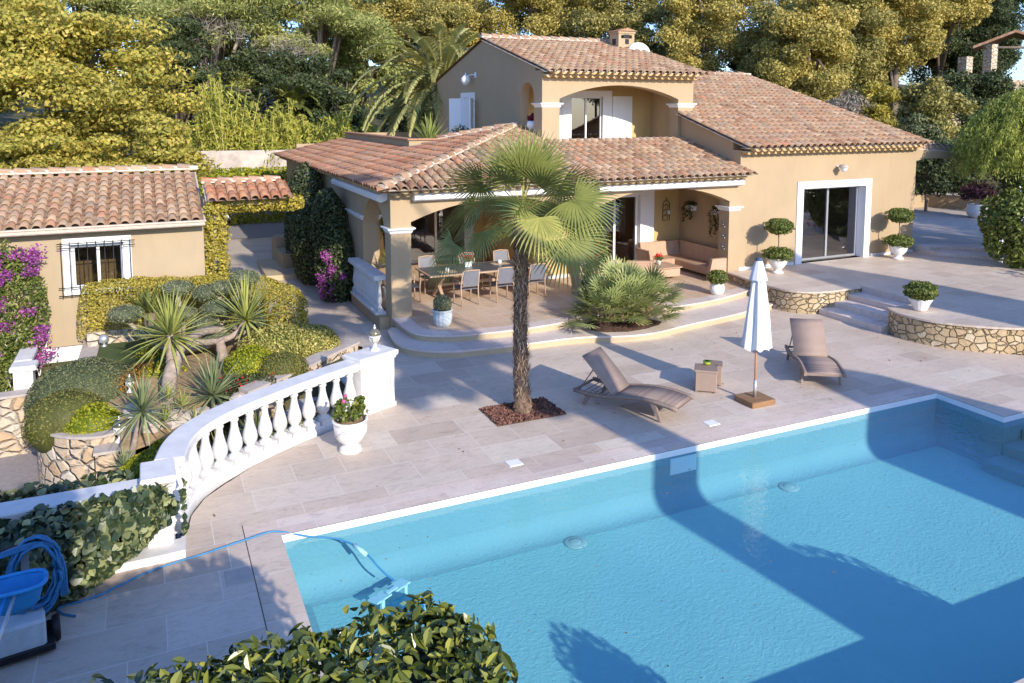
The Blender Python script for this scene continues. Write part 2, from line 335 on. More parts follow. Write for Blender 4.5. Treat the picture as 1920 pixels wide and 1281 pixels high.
# ------------------------------------------------------------------ foliage generators
def unit(a): return a/np.maximum(np.linalg.norm(a,axis=-1,keepdims=True),1e-9)
def sn(P,s,seed=0):
    r=np.random.RandomState(seed+5); o=0
    for k in range(6):
        d=r.randn(3); o=o+np.sin(P@d*s*(1+.5*k)+r.rand()*9)/(1+.5*k)
    return o/2.6
def leaves(P,Nn,L_,W_,jit=.6,fold=False,var=None,droop=0):
    """diamond leaves: returns (n,4,3),(n,) ; fold gives two triangles-as-quads per leaf"""
    n=len(P); nn=unit(Nn+jit*RS.randn(n,3)); t=unit(np.cross(nn,RS.randn(n,3)))
    if droop: t=unit(t+np.array([0,0,-droop]))
    b=np.cross(nn,t); Ls=(L_*(.65+.7*RS.rand(n)))[:,None]*.5; Ws=(W_*(.65+.7*RS.rand(n)))[:,None]*.5
    v=RS.rand(n) if var is None else var
    if not fold:
        V=np.stack([P-t*Ls,P+b*Ws-t*Ls*.1,P+t*Ls,P-b*Ws-t*Ls*.1],1); return V,v
    if fold==2:
        up=nn*Ws*.35; cur=nn*Ls*.12
        def ed(s,w,u): return P+t*Ls*s+b*Ws*w+up*abs(w)-cur*s*s
        A=P-t*Ls-cur;B=P+t*Ls-cur
        V1=np.stack([A,ed(-.6,.62,1),ed(-.05,1,1),ed(.5,.78,1),B],1); V2=np.stack([B,ed(.5,-.78,1),ed(-.05,-1,1),ed(-.6,-.62,1),A],1)
        return np.concatenate([V1,V2]),np.concatenate([v,v])
    up=nn*Ws*.55
    A=P-t*Ls;B=P+t*Ls
    V1=np.stack([A,P+b*Ws-t*Ls*.45+up,P+b*Ws*.8+t*Ls*.4+up,B],1); V2=np.stack([A,B,P-b*Ws*.8+t*Ls*.4+up,P-b*Ws-t*Ls*.45+up],1)
    return np.concatenate([V1,V2]),np.concatenate([v,v])
def sph(n): return unit(RS.randn(n,3))
def blob(c,r,n,depth=.25,zmin=-1.,bumpy=.12,bs=3.):
    d=sph(int(n*1.0)); d=d[d[:,2]>zmin]; r=np.array(r)
    k=1-depth*RS.rand(len(d))**2+bumpy*sn(d,bs,int(abs(c[0]*13+c[1]*7))%97)
    return np.array(c)+d*r*k[:,None], unit(d/r)
def rbox(x0,x1,y0,y1,z0,z1,n,rd=.25,noise_=.04,sides=True):
    """points on a rounded hedge box"""
    c=np.array([(x0+x1)/2,(y0+y1)/2,(z0+z1)/2]); h=np.array([x1-x0,y1-y0,z1-z0])/2
    A=np.array([h[1]*h[2],h[0]*h[2],h[0]*h[1]]); pr=A/A.sum()
    ax=RS.choice(3,n,p=pr); sg=np.sign(RS.rand(n)-.5); p=(RS.rand(n,3)*2-1)
    p[np.arange(n),ax]=sg; q=p*h
    inner=np.maximum(h-rd,0); cl=np.clip(q,-inner,inner); d=q-cl; nn=unit(d); P=c+cl+nn*np.minimum(rd,h.min())
    nrm=nn; P=P+nrm*(noise_*sn(P,4,3)-RS.rand(n)**2*noise_*2)[:,None]
    keep=P[:,2]>z0; return P[keep],nrm[keep]
def pathhedge(pts,wid,h,n,rd=.2,nz=.05):
    """rounded hedge along polyline pts [(x,y,zbase)]"""
    pts=[np.array(p,float) for p in pts]; L_=[np.linalg.norm(pts[i+1]-pts[i]) for i in range(len(pts)-1)]
    seg=RS.choice(len(L_),n,p=np.array(L_)/sum(L_)); u=RS.rand(n); A=np.array(pts); a=A[seg];b=A[seg+1]; c=a+(b-a)*u[:,None]
    t=unit(b-a); s=np.stack([-t[:,1],t[:,0],0*u],1)
    ang=RS.rand(n)*(2*h+wid); x=np.where(ang<h,-wid/2,np.where(ang<h+wid,ang-h-wid/2,wid/2)); z=np.where(ang<h,ang,np.where(ang<h+wid,h,2*h+wid-ang))
    ix=np.clip(x,-wid/2+rd,wid/2-rd); iz=np.minimum(z,h-rd); dx=x-ix; dz=z-iz; m=np.maximum(np.hypot(dx,dz),1e-6); nx=dx/m; nzv=dz/m
    x2=ix+nx*rd; z2=iz+nzv*rd
    Nn=s*nx[:,None]+np.array([0,0,1])*nzv[:,None]; P=c+s*x2[:,None]+np.array([0,0,1])*z2[:,None]
    P=P+Nn*(nz*sn(P,4,7)-RS.rand(n)**2*nz*2)[:,None]; return P,Nn
def ends(p,wid,h,n):
    d=sph(n); d[:,2]=np.abs(d[:,2]); return np.array(p)+d*np.array([wid/2,wid/2,h]),d
def foliage(name,mat,clouds,ls,lw,parent=None,jit=.6,fold=False,droop=0,world=False):
    P=np.concatenate([c[0] for c in clouds]); Q=np.concatenate([c[1] for c in clouds])
    V,a=leaves(P,Q,ls,lw,jit,fold,droop=droop); return np_mesh(name,V,V.shape[1],mat,parent,a,world=world)
def blade_strip(base,d,L_,W_,droop=.3,seg=3,fold=.0,up=(0,0,1)):
    """numpy list of quads for a tapering drooping blade"""
    d=np.array(d,float); d/=np.linalg.norm(d); s=np.cross(d,up); 
    if np.linalg.norm(s)<1e-3: s=np.array([1.,0,0])
    s/=np.linalg.norm(s); pts=[]; p=np.array(base,float); dd=d.copy()
    for i in range(seg+1):
        t=i/seg; wv=W_*(.55+.9*t if t<.35 else (1-t)*1.33+.02); pts.append((p.copy(),s*wv/2)); dd=dd+np.array([0,0,-droop/seg*(.4+1.4*t)]); dd/=np.linalg.norm(dd); p=p+dd*L_/seg
    q=[]
    for i in range(seg):
        a,sa=pts[i];b,sb=pts[i+1]
        if fold:
            n1=np.cross(sa,b-a); n1=n1/np.linalg.norm(n1)*fold*np.linalg.norm(sa); q+= [[a,a+sa+n1,b+sb+n1,b],[a-sa+n1,a,b,b-sb+n1]]
        else: q.append([a-sa,a+sa,b+sb,b-sb])
    return q
def rosette(c,n,L_,W_,el0=-20,el1=88,droop=.35,seg=3,fold=.3,r0=.03):
    q=[];va=[]
    for i in range(n):
        az=i*2.39996+random.uniform(-.2,.2); f=(i+.5)/n; el=math.radians(el0+(el1-el0)*f**.8+random.uniform(-6,6))
        d=(math.cos(az)*math.cos(el),math.sin(az)*math.cos(el),math.sin(el)); b=np.array(c)+np.array(d)*r0
        s=blade_strip(b,d,L_*random.uniform(.8,1.08)*(1-.15*max(0,f-.8)),W_,droop*(1.2-f)*random.uniform(.6,1.3),seg,fold); q+=s; v=random.random()*.75+(.25 if f<.12 else 0); va+=[v]*len(s)
    return np.array(q),np.array(va)
def fan(c,d,pet,R,n,spread=300,droop=.35,W_=.035,tipdroop=.5,seg=3,split=.35,bend=0,wk=1.5,roll=0):
    """fan frond: petiole from c along d, then n radiating segments"""
    d=np.array(d,float); d/=np.linalg.norm(d); q=[];va=[]
    side=np.cross(d,(0,0,1)); side/=max(np.linalg.norm(side),1e-6)
    dd=d.copy(); p=np.array(c,float)
    for i in range(3):
        q1=blade_strip(p,dd,pet/3,.03,0,1); 
        p2=p+dd*pet/3; q.append([p-side*.014,p+side*.014,p2+side*.012,p2-side*.012]); va.append(.95); p=p2; dd=dd+np.array([0,0,-droop/3*.7]); dd/=np.linalg.norm(dd)
    dd=dd+np.array([0,0,-bend]); dd/=np.linalg.norm(dd)
    nrm=np.cross(side,dd); nrm/=np.linalg.norm(nrm)
    side=side*math.cos(roll)+nrm*math.sin(roll); nrm=np.cross(side,dd); nrm/=np.linalg.norm(nrm)
    v0=random.random()*.6
    for k in range(n):
        a=math.radians(-spread/2+spread*k/(n-1)); 
        e=dd*math.cos(a)+side*math.sin(a); lift=.22*math.cos(a*.5)**2; e=e-nrm*(.10 if k%2 else .0)*.3+nrm*(-lift*0); e/=np.linalg.norm(e)
        ln=R*(.72+.28*math.cos(a*.55))*random.uniform(.92,1.04)
        wseg=2*ln*split*math.tan(math.radians(spread/(n-1))/2)*wk
        # inner joined part, then narrow free tip that droops
        w2=np.cross(nrm,e); m=p+e*ln*split*1.25; pl=nrm*.012*(1 if k%2 else -1)
        s1=w2*wseg/2; q.append([p,p+w2*.002,m+s1+pl,m-s1+pl]); va.append(v0+random.random()*.2)
        tip=e.copy(); cur=m.copy(); sw=wseg/2
        for s in range(seg):
            tip=tip+np.array([0,0,-tipdroop/seg*(.3+1.2*s/seg)*random.uniform(.6,1.4)]); tip/=np.linalg.norm(tip); nx=cur+tip*ln*(1-split*1.25)/seg; nw=sw*(.70 if s<seg-1 else .08)
            q.append([cur-w2*sw+pl,cur+w2*sw+pl,nx+w2*nw+pl,nx-w2*nw+pl]); va.append(v0+random.random()*.15+(.25 if s==seg-1 and random.random()<.4 else 0)); cur=nx; sw=nw
    return np.array(q),np.array(va)
def pinnate(c,d,L_,n=46,ll=.5,lw=.035,droop=1.2,seg=14,rach=.03,vee=.45):
    d=np.array(d,float); d/=np.linalg.norm(d); q=[];va=[]; side=np.cross(d,(0,0,1)); side/=max(np.linalg.norm(side),1e-6)
    p=np.array(c,float); dd=d.copy(); P=[p.copy()]; D=[dd.copy()]
    for i in range(seg):
        dd=dd+np.array([0,0,-droop/seg*(.3+1.3*i/seg)]); dd/=np.linalg.norm(dd); p=p+dd*L_/seg; P.append(p.copy()); D.append(dd.copy())
    for i in range(seg):
        w0=rach*(1-i/seg)*.5+.006; w1=rach*(1-(i+1)/seg)*.5+.006; q.append([P[i]-side*w0,P[i]+side*w0,P[i+1]+side*w1,P[i+1]-side*w1]); va.append(.8)
    v0=random.random()*.5
    for k in range(n):
        f=.1+.9*k/n; x=f*seg; i=min(int(x),seg-1); u=x-i; b=P[i]*(1-u)+P[i+1]*u; t=D[i]; up=np.cross(side,t)
        env=math.sin(PI*min(1,f*.93+.07))**.5*(.55+.45*math.sin(PI*f))
        for sgn in (-1,1):
            e=side*sgn*.85+t*(.45+.5*f)+up*vee+RS.randn(3)*.07; e/=np.linalg.norm(e); s=blade_strip(b,e,ll*max(env,.25),lw,.55,2); q+=s; va+=[v0+random.random()*.4]*len(s)
    return np.array(q),np.array(va)
# ------------------------------------------------------------------ ground, paving, pool
def S(name,mb,mat,**k):
    o=mb.build(name,mat,**k); o['kind']='structure'; return o
def zg(x,y): return min(.03,max(-.85,-.85+.22*(y-14)+.16*(x+1.6)))
def sm(a,b,x): 
    t=min(1,max(0,(x-a)/(b-a))); return t*t*(3-2*t)
def gh(x,y):
    if 0<x<18 and 2.5<y<11.3: z=-1.4
    elif x<1.05 and y<20.4 or (x<3 and 11.5<y<15.2 and x<2.9) or (x<0.2 and y<12): z=-1.62 if y>10.4 else -.08
    elif 15.9<x: z=-.1
    else: z=-.07
    if x<-3.5 and y>10: z=-1.62+.4*sm(-5,-20,x)
    z+=5.2*sm(43,100,y-.05*x)+3.0*sm(34,60,x+.25*y-8)+2.5*sm(40,75,y)*sm(-10,-40,x)+6*sm(70,160,y)
    z+=.55*sm(23.2,24.6,x)*sm(6,9,y)*(1-sm(60,70,y))
    return z
def ground():
    xs=[-60,-45,-34,-26,-20,-16,-12,-9]+[-8+.5*i for i in range(70)]+[28,30,32,34,36,38,41,45,50,56,64,75,95,130]
    ys=[-45,-35,-25,-18,-12,-8]+[-5+.5*i for i in range(64)]+[28,30,32,34,36,38,40,42,44,47,50,54,58,63,70,80,95,120,160,220]
    me=MB(); idx={}
    for i,x in enumerate(xs):
        for j,y in enumerate(ys): idx[i,j]=me.vs([(x,y,gh(x,y))])
    for i in range(len(xs)-1):
        for j in range(len(ys)-1): me.face((idx[i,j],idx[i+1,j],idx[i+1,j+1],idx[i,j+1]),0,ys[j]>40)
    S('ground',me,M['hill'],recalc=False)
ground()
def sheet(name,poly,z,mat,edge=None):
    mb=MB(); n=mb.vs([(x,y,z) for x,y in poly]); mb.face(range(n,n+len(poly)))
    return mb
# balustrade base curve (deck edge)
BAL=[(.23,9.9),(.27,10.45),(.36,10.95),(.55,11.35),(.85,11.7),(1.2,11.99),(1.65,12.3),(2.1,12.58),(2.6,12.86),(3.2,13.18),(3.85,13.48)]
PX0,PX1,PY0,PY1=1.35,13.32,4.3,9.8
CW=.42
# travertine deck: one object, several sheets side by side
dk=MB()
def poly(mb,P,z,m=0):
    mb.m=m; n=mb.vs([(x,y,z) for x,y in P]); mb.face(range(n,n+len(P)))
left=[(-9,-12),(PX0-CW,-12),(PX0-CW,PY1+CW)]
poly(dk,[(-9,-12),(PX0-CW,-12),(PX0-CW,PY1+CW)]+[(.62,11.3)][:0]+[(PX0-CW,11.62),(.85,11.55),(.55,11.22),(.36,10.8),(.27,10.3),(.23,9.75),(-9,9.75)][0:],0)
poly(dk,[(PX0-CW,PY1+CW),(16.2,PY1+CW),(17.6,PY1+CW),(17.6,9.9),(30,9.9),(30,10.3),(17.3,10.3),(16.6,11.1),(16.1,11.8),(15.83,12.4),(15.8,13.0),(17.3,13.2),(17.5,15.2),(15.6,15.1),(15.1,15.9),(15.3,18.4),(5.0,18.4),(5.0,22),(5.2,34),(1.4,34),(1.4,20.3),(3.6,17.9),(4.25,17.2),(4.05,16.4),(3.85,15.0),(3.8,13.7),(3.2,13.1),(2.6,12.78),(2.1,12.5),(1.65,12.22),(1.2,11.9),(PX0-CW,11.62)],0)
poly(dk,[(PX0-CW,-12),(20,-12),(20,PY0-CW),(PX0-CW,PY0-CW)],0)
poly(dk,[(16.4+CW,PY0-CW),(30,PY0-CW),(30,9.9),(17.6,9.9),(17.6,PY1+CW),(16.4+CW,PY1+CW)],0)
poly(dk,[(PX1+CW,8.5+CW),(16.4+CW,8.5+CW),(16.4+CW,PY1+CW),(PX1+CW,PY1+CW)],0)
S('pool_deck',dk,M['deck'],recalc=False)
cp=MB()
poly(cp,[(PX0-CW,PY1),(PX1+CW,PY1),(PX1+CW,PY1+CW),(PX0-CW,PY1+CW)],0,0)
poly(cp,[(PX0-CW,PY0-CW),(16.4+CW,PY0-CW),(16.4+CW,PY0),(PX0-CW,PY0)],0,0)
poly(cp,[(PX1+CW,8.5),(16.4+CW,8.5),(16.4+CW,8.5+CW),(PX1+CW,8.5+CW)],0,0)
poly(cp,[(PX0-CW,PY0),(PX0,PY0),(PX0,PY1),(PX0-CW,PY1)],0,1)
poly(cp,[(PX1,8.5),(PX1+CW,8.5),(PX1+CW,PY1),(PX1,PY1)],0,1)
poly(cp,[(16.4,PY0),(16.4+CW,PY0),(16.4+CW,8.5),(16.4,8.5)],0,1)
# expansion joints drawn as thin sheets 4 mm proud
S('pool_coping',cp,[M['coping'],M['copy']],recalc=False)
jn=MB()
poly(jn,[(PX0-CW-.006,2.0),(PX0-CW+.003,2.0),(PX0-CW+.003,PY1+CW+.03),(PX0-CW-.006,PY1+CW+.03)],.004)
jm=MB(); poly(jm,[(PX0-CW+.02,PY1+CW-.006),(PX1+CW,PY1+CW-.006),(PX1+CW,PY1+CW+.008),(PX0-CW+.02,PY1+CW+.008)],.004)
S('deck_joint',jn,M['dark'],recalc=False); S('coping_joint',jm,M['mortar'],recalc=False)
# pool shell
POOL=[(PX0,PY0),(16.4,PY0),(16.4,8.5),(PX1,8.5),(PX1,PY1),(PX0,PY1)]
FZ=-.86; WZ=-.105
ps=MB()
for i in range(len(POOL)):
    a=POOL[i]; b=POOL[(i+1)%len(POOL)]
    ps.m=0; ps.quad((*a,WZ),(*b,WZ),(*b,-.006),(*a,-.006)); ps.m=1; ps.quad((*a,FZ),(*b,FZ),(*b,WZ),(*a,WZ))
R0=.30
for A_,B_ in (((PX0,PY1),(PX1,PY1)),((PX0,PY0),(PX0,PY1)),((PX1,8.5),(PX1,PY1))):
    nx,ny=((0,-1) if A_[1]==B_[1] else ((1,0) if A_[0]==PX0 else (-1,0))); prev=None; ps.m=1
    for k in range(9):
        th=PI/2*k/8; o_=R0*(1-math.cos(th)); z_=FZ+R0*(1-math.sin(th))+.002; o_=R0*(1-math.sin(PI/2-th)); pts_=[(A_[0]+nx*(o_+.003),A_[1]+ny*(o_+.003),z_),(B_[0]+nx*(o_+.003),B_[1]+ny*(o_+.003),z_)]; n=ps.vs(pts_)
        if prev is not None: ps.face((prev,prev+1,n+1,n),0,True)
        prev=n
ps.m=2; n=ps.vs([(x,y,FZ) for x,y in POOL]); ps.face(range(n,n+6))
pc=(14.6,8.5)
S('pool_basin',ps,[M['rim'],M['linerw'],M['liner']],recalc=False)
st=MB()
for k,(r,z) in enumerate(((3.9,-.66),(3.35,-.48),(2.8,-.30))):
    P=[(16.38,8.48)]; 
    for q in range(25):
        a=PI+ (PI/2)*q/24; P.append((16.38+r*math.cos(a)*.92,8.48+r*math.sin(a)*.92))
    st.prism(P,(FZ+.001*k,z),'z')
o=st.build('pool_stairs',M['linerw']); o['kind']='structure'
wt=MB(); n=wt.vs([(x,y,WZ) for x,y in POOL]); wt.face(range(n,n+6)); S('water',wt,M['water'],recalc=False)
# roads, paths
rd=MB(); poly(rd,[(-14,9),(.6,9.9),(.6,10.6),(.9,12),(3.2,13.8),(3.0,15.0),(-1,15.6),(-1.2,20.25),(-14,20.25)],-1.6)
S('lower_road',rd,M['asphalt'],recalc=False)
r2=MB(); poly(r2,[(1.4,34),(5.2,34),(5.2,31.5),(12,31.8),(12,39.7),(-12,39.7),(-12,34)],0.012); S('driveway',r2,M['asphalt'],recalc=False)
r3=MB(); poly(r3,[(23.3,17.6),(24.4,17.2),(27.2,12.6),(60,9),(60,36),(23.3,36)],.77); S('gravel_court',r3,M['cap'],recalc=False)
# garden soil
gs=MB(); gi={}
gx=[-2.6+.25*i for i in range(29)]; gy=[13.2+.25*i for i in range(29)]
def inpoly0(x,y,P):
    c=False; n=len(P)
    for i in range(n):
        a=P[i];b=P[i-1]
        if (a[1]>y)!=(b[1]>y) and x<(b[0]-a[0])*(y-a[1])/(b[1]-a[1])+a[0]: c=not c
    return c
def ingarden(x,y): 
    if y>20.28 or x<-2.4: return False
    if x<-.7: return inpoly0(x,y,[(-1.95,17.9),(-1.93,16.8),(-1.8,16.2),(-1.4,15.7),(-1.0,15.5),(-.7,15.5),(-.7,20.3),(-1.15,20.3),(-1.15,17.9)])
    if y<14.9 and x<2.2 and y<15.4-.0*x: 
        return False if y<14.6 else True
    return x< min(4.1, 1.9+(y-15.1)*1.05) if y<17.3 else x<4.2-(y-17.2)*1.0+.1
for i,x in enumerate(gx):
    for j,y in enumerate(gy): gi[i,j]=gs.vs([(x,y,zg(x,y)-.02+.03*math.sin(x*5)*math.cos(y*4.3))])
for i in range(28):
    for j in range(28):
        if ingarden(gx[i]+.12,gy[j]+.12): gs.face((gi[i,j],gi[i+1,j],gi[i+1,j+1],gi[i,j+1]),0,True)
S('garden_soil',gs,M['soil'],recalc=False)
# ------------------------------------------------------------------ terraces and stone walls
def shrink(P,d):
    c=(sum(p[0] for p in P)/len(P),sum(p[1] for p in P)/len(P)); out=[]
    n=len(P)
    for i in range(n):
        a=Vector(P[i-1]);b=Vector(P[i]);e=Vector(P[(i+1)%n]); t=((b-a).normalized()+(e-b).normalized())
        if t.length<1e-6: t=b-a
        t.normalize(); nn=Vector((-t.y,t.x)); out.append((b.x+nn.x*d,b.y+nn.y*d))
    return out
def smooth(P,it=2):
    for _ in range(it):
        Q=[P[0]]
        for a,b in zip(P,P[1:]): Q+= [(a[0]*.75+b[0]*.25,a[1]*.75+b[1]*.25),(a[0]*.25+b[0]*.75,a[1]*.25+b[1]*.75)]
        P=Q+[P[-1]]
    return P
TOP=smooth([(5.24,18.02),(5.25,16.95),(5.4,16.5),(6.0,16.15),(7.0,16.04),(8,16.03),(9.2,16.2),(10.2,16.38),(11.4,16.22),(13,16.3),(14.4,16.65),(15.2,16.98)])
LOW=smooth([(5.0,17.7),(4.86,16.7),(4.98,16.2),(5.35,15.78),(6.0,15.5),(7.65,15.42),(8.86,15.4),(9.5,15.1),(10.14,14.94),(10.8,14.98),(11.52,15.18),(13.4,15.48),(14.95,15.9)])
def slab(name,edge,back,z0,z1,top,riser,lip=.04):
    mb=MB(); P=edge+back; mb.m=0; mb.prism(P,(z0,z1-lip),'z'); o=S(name+'_base',mb,riser)
    m2=MB(); E=shrink(P,-.025); k=len(edge); E=E[:k]+P[k:]; m2.prism(E,(z1-lip,z1),'z'); S(name,m2,top)
slab('lower_step',LOW,[(15.05,17.3),(5.1,17.9)],-.02,.16,M['tread'],M['riser'])
slab('terrace_step',TOP,[(15.2,18.05),(5.24,18.1)],.155,.32,M['tread'],M['riser'])
tf=MB(); inner=shrink(TOP,.36)[3:-2]
poly(tf,[(5.62,18.12),(5.6,17.2)]+[p for p in inner if p[0]>5.65]+[(15.25,17.3),(15.25,18.14),(15.72,18.14),(15.72,21.1),(11.3,21.1),(11.3,24.5),(5.3,24.5),(5.3,18.14)],.325)
S('terrace_floor',tf,M['terr'],recalc=False)
tb=MB(); tb.box(5.3,15.7,18.1,24.5,0,.318); S('terrace_bed',tb,M['riser'])
UL=smooth([(15.28,18.05),(15.15,17.1),(15.07,16.2),(15.15,15.5),(15.5,15.12),(16.14,14.98),(17.27,15.06)])
UR=smooth([(15.98,13.12),(15.72,12.6),(15.83,11.95),(16.15,11.4),(16.86,10.75),(17.7,10.42)])
def stone(name,label,edge,back,z1):
    t=thing(name,label,'wall',(edge[0][0],edge[0][1],0)); mb=MB(); mb.prism(edge+back,(-.05,z1-.045),'z'); mb.build('wall',M['stone'],t,True)
    m2=MB(); m2.prism(shrink(edge+back,-.035)[:len(edge)]+back,(z1-.045,z1),'z'); m2.build('coping',M['deck'],t,True)
stone('stone_wall','curved honey rubble wall with pale coping left of the four pool steps',UL,[(17.27,15.45),(15.95,15.9),(15.6,18.05)],.59)
stone('stone_wall','curved honey rubble wall with pale coping under the white ribbed bowl planter',UR,[(17.7,10.9),(16.6,12.3),(16.4,13.12)],.59)
ut=MB(); poly(ut,[(15.6,18.1),(15.95,15.9),(17.27,15.45),(17.27,13.12),(16.4,13.12),(16.6,12.3),(17.7,10.9),(18.9,10.42),(34,9.6),(34,6),(36,6),(36,12),(27.2,12.4),(24.7,15.7),(23.6,17.6),(23.5,18.2),(23.0,18.2)],.59)
ut.prism([(17.3,15.4),(17.3,13.1),(23,13.1),(23,15.4)],(0,.5),'z')
S('upper_terrace',ut,M['deck'],recalc=False)
sp=MB()
for k in range(4): sp.box(15.74+.5*k,17.29,13.12,15.03+.0*k,-.02+.0*k if k==0 else .145*k-.02,.147*(k+1) if k<3 else .586)
S('stone_steps',sp,M['tread'])
s2=MB(); s2.box(17.75,20,10.05,10.5,-.02,.2); s2.box(17.9,20,10.35,10.7,.0,.4); s2.box(18.9,40,9.6,10.44,-.05,.585); S('side_steps',s2,M['tread'])
s3=MB()
b1=[(23.13,17.25),(24.45,15.35),(27.2,12.35),(36,12.0)]
s3.prism(b1+[(36,13),(27.8,13.1),(25.2,15.9),(24.2,17.6),(23.13,18.0)],(.3,.70),'z')
s3.prism([(23.17,17.75),(24.15,17.3),(25.2,15.9),(27.8,13.1),(36,13.0),(36,14),(28,14),(24.6,17.9),(23.17,18.3)],(.3,.80),'z')
S('back_steps',s3,M['tread'])
# planting bed with mulch in the step
bed=[(9.38,16.2),(9.28,15.75),(9.5,15.42),(10.0,15.24),(10.5,15.26),(11.0,15.42),(11.22,15.62),(11.05,16.2),(10.6,16.33),(9.8,16.33)]
bm_=MB(); bm_.loft([[(x,y,.163) for x,y in bed],[(10.2+(x-10.2)*.75,15.8+(y-15.8)*.75,.215) for x,y in bed],[(10.2+(x-10.2)*.3,15.8+(y-15.8)*.3,.24) for x,y in bed]],False,True,sm=True); S('planting_bed',bm_,M['mulch'])
lv=MB(); poly(lv,[(5.18,11.77),(6.5,11.77),(6.5,12.65),(5.18,12.65)],.006); S('palm_bed',lv,M['bark'],recalc=False)
n=2600; P=np.stack([5.2+1.28*RS.rand(n),11.79+.84*RS.rand(n),.012+.02*RS.rand(n)],1)
o=foliage('lava_gravel',plain('lava_gravel_stone',(.20,.10,.075),.95,0,.5,14,.5,.1),[(P,np.tile([0,0,1.],(n,1)))],.055,.05,None,1.1); tag(o,'rusty brown lava gravel around the fan palm trunk','gravel',kind='stuff')
for nm,(x,y),lab in (('drain_cover',(4.85,10.42),'small white square cover in the paving nearer the white urn'),('drain_cover',(8.53,10.4),'small white square cover in the paving beside the left lounger')):
    mb=MB(); mb.bbox(x-.11,x+.11,y-.1,y+.1,.0,.012,.004); o=mb.build(nm,M['white']); tag(o,lab,'cover')
mb=MB(); mb.bbox(.63,.922,8.94,9.25,0,.008,.003); mb.lathe([(.012,.008),(.012,.011)],8,c=(.78,9.1,0)); o=mb.build('inspection_cover',M['cap']); tag(o,'flat grey square cover crossed by the deck joint in the shaded corner','cover')
# ------------------------------------------------------------------ tiled roofs
def inpoly(x,y,P):
    c=False; n=len(P)
    for i in range(n):
        a=P[i];b=P[i-1]
        if (a[1]>y)!=(b[1]>y) and x<(b[0]-a[0])*(y-a[1])/(b[1]-a[1])+a[0]: c=not c
    return c
def tiles(name,O,U,V,P,mat,parent,e=.40,p=.25,seg=6):
    """O origin, U along eave, V up the slope (unit vectors), P polygon in (u,v)"""
    O=Vector(O);U=Vector(U).normalized();V=Vector(V).normalized();W=U.cross(V).normalized()
    if W.z<0: W=-W
    u0=min(q[0] for q in P);u1=max(q[0] for q in P);v0=min(q[1] for q in P);v1=max(q[1] for q in P)
    mb=MB(); mb.m=0
    n=mb.vs([O+U*a+V*(max(b,v0+.13))-W*.06 for a,b in P]); mb.m=1; mb.face(range(n,n+len(P)))
    nc=int((u1-u0)/p)+1; nr=int(math.ceil((v1-v0)/e))
    for j in range(nc):
        uc=u0+(j+.5)*p; ju=random.uniform(-.006,.006)
        for i in range(nr):
            va=v0+i*e; 
            if not inpoly(uc,va+e*.5,P): continue
            a=random.random(); jz=random.uniform(-.004,.006); r0=.098;r1=.082; vb=va+e*1.06; jj=ju+random.uniform(-.004,.004); va2=va-random.uniform(0,.02) 
            lo=[];hi=[];li=[]
            for k in range(seg+1):
                th=PI*k/seg; cx=-math.cos(th); sx=math.sin(th)
                lo.append(O+U*(uc+jj+cx*r0)+V*va2+W*(sx*r0*.8+.020+jz)); hi.append(O+U*(uc+jj+cx*r1)+V*vb+W*(sx*r1*.85+.0+jz)); li.append(O+U*(uc+jj+cx*(r0-.016))+V*va2+W*(sx*(r0-.012)*.8+.018+jz))
            nl=mb.vs(lo);nh=mb.vs(hi);ni=mb.vs(li); mb.m=0
            for k in range(seg): mb.face((nl+k,nl+k+1,nh+k+1,nh+k),a,True); mb.face((ni+k,ni+k+1,nl+k+1,nl+k),min(1,a*.3+.55))
            # channel tile to the right
            a=random.random(); c=[]
            for vv,ww in ((va,-.012),(vb,-.032)):
                for q,h in ((-.05,.03),(-.03,.0),(.03,.0),(.05,.03)): c.append(O+U*(uc+p/2+q)+V*vv+W*(h+ww))
            n=mb.vs(c)
            for k in range(3): mb.face((n+k,n+k+1,n+5+k,n+4+k),a,True)
    return mb.build(name,[mat,M['mortar']],parent,True,recalc=False)
def caps(name,A,B,mat,parent,r=.115,l=.38):
    A=Vector(A);B=Vector(B);d=B-A;Ln=d.length;d.normalize(); s=d.cross(Vector((0,0,1))).normalized(); up=s.cross(d); mb=MB(); n=int(Ln/l)
    for i in range(n):
        a=random.random(); p0=A+d*(i*l); p1=A+d*((i+1.12)*l); R=[]
        for p,rr,h in ((p0,r,.03),(p1,r*.85,.0)): R.append([p+s*rr*(-math.cos(PI*k/6))+up*(rr*math.sin(PI*k/6)+h-.03) for k in range(7)])
        mb.loft(R,closed=False,a=a,sm=True)
        R2=[R[0],[p0+s*(r-.02)*(-math.cos(PI*k/6))+up*((r-.02)*math.sin(PI*k/6)-.005) for k in range(7)]]; mb.loft(R2,closed=False,a=.7)
    # mortar bed
    q=s*r*.95; mb.m=1; mb.loft([[A-q-up*.06,A+q-up*.06,A+q*.8+up*.04,A-q*.8+up*.04],[B-q-up*.06,B+q-up*.06,B+q*.8+up*.04,B-q*.8+up*.04]],True,True)
    return mb.build(name,[mat,M['mortar']],parent,True,recalc=False)
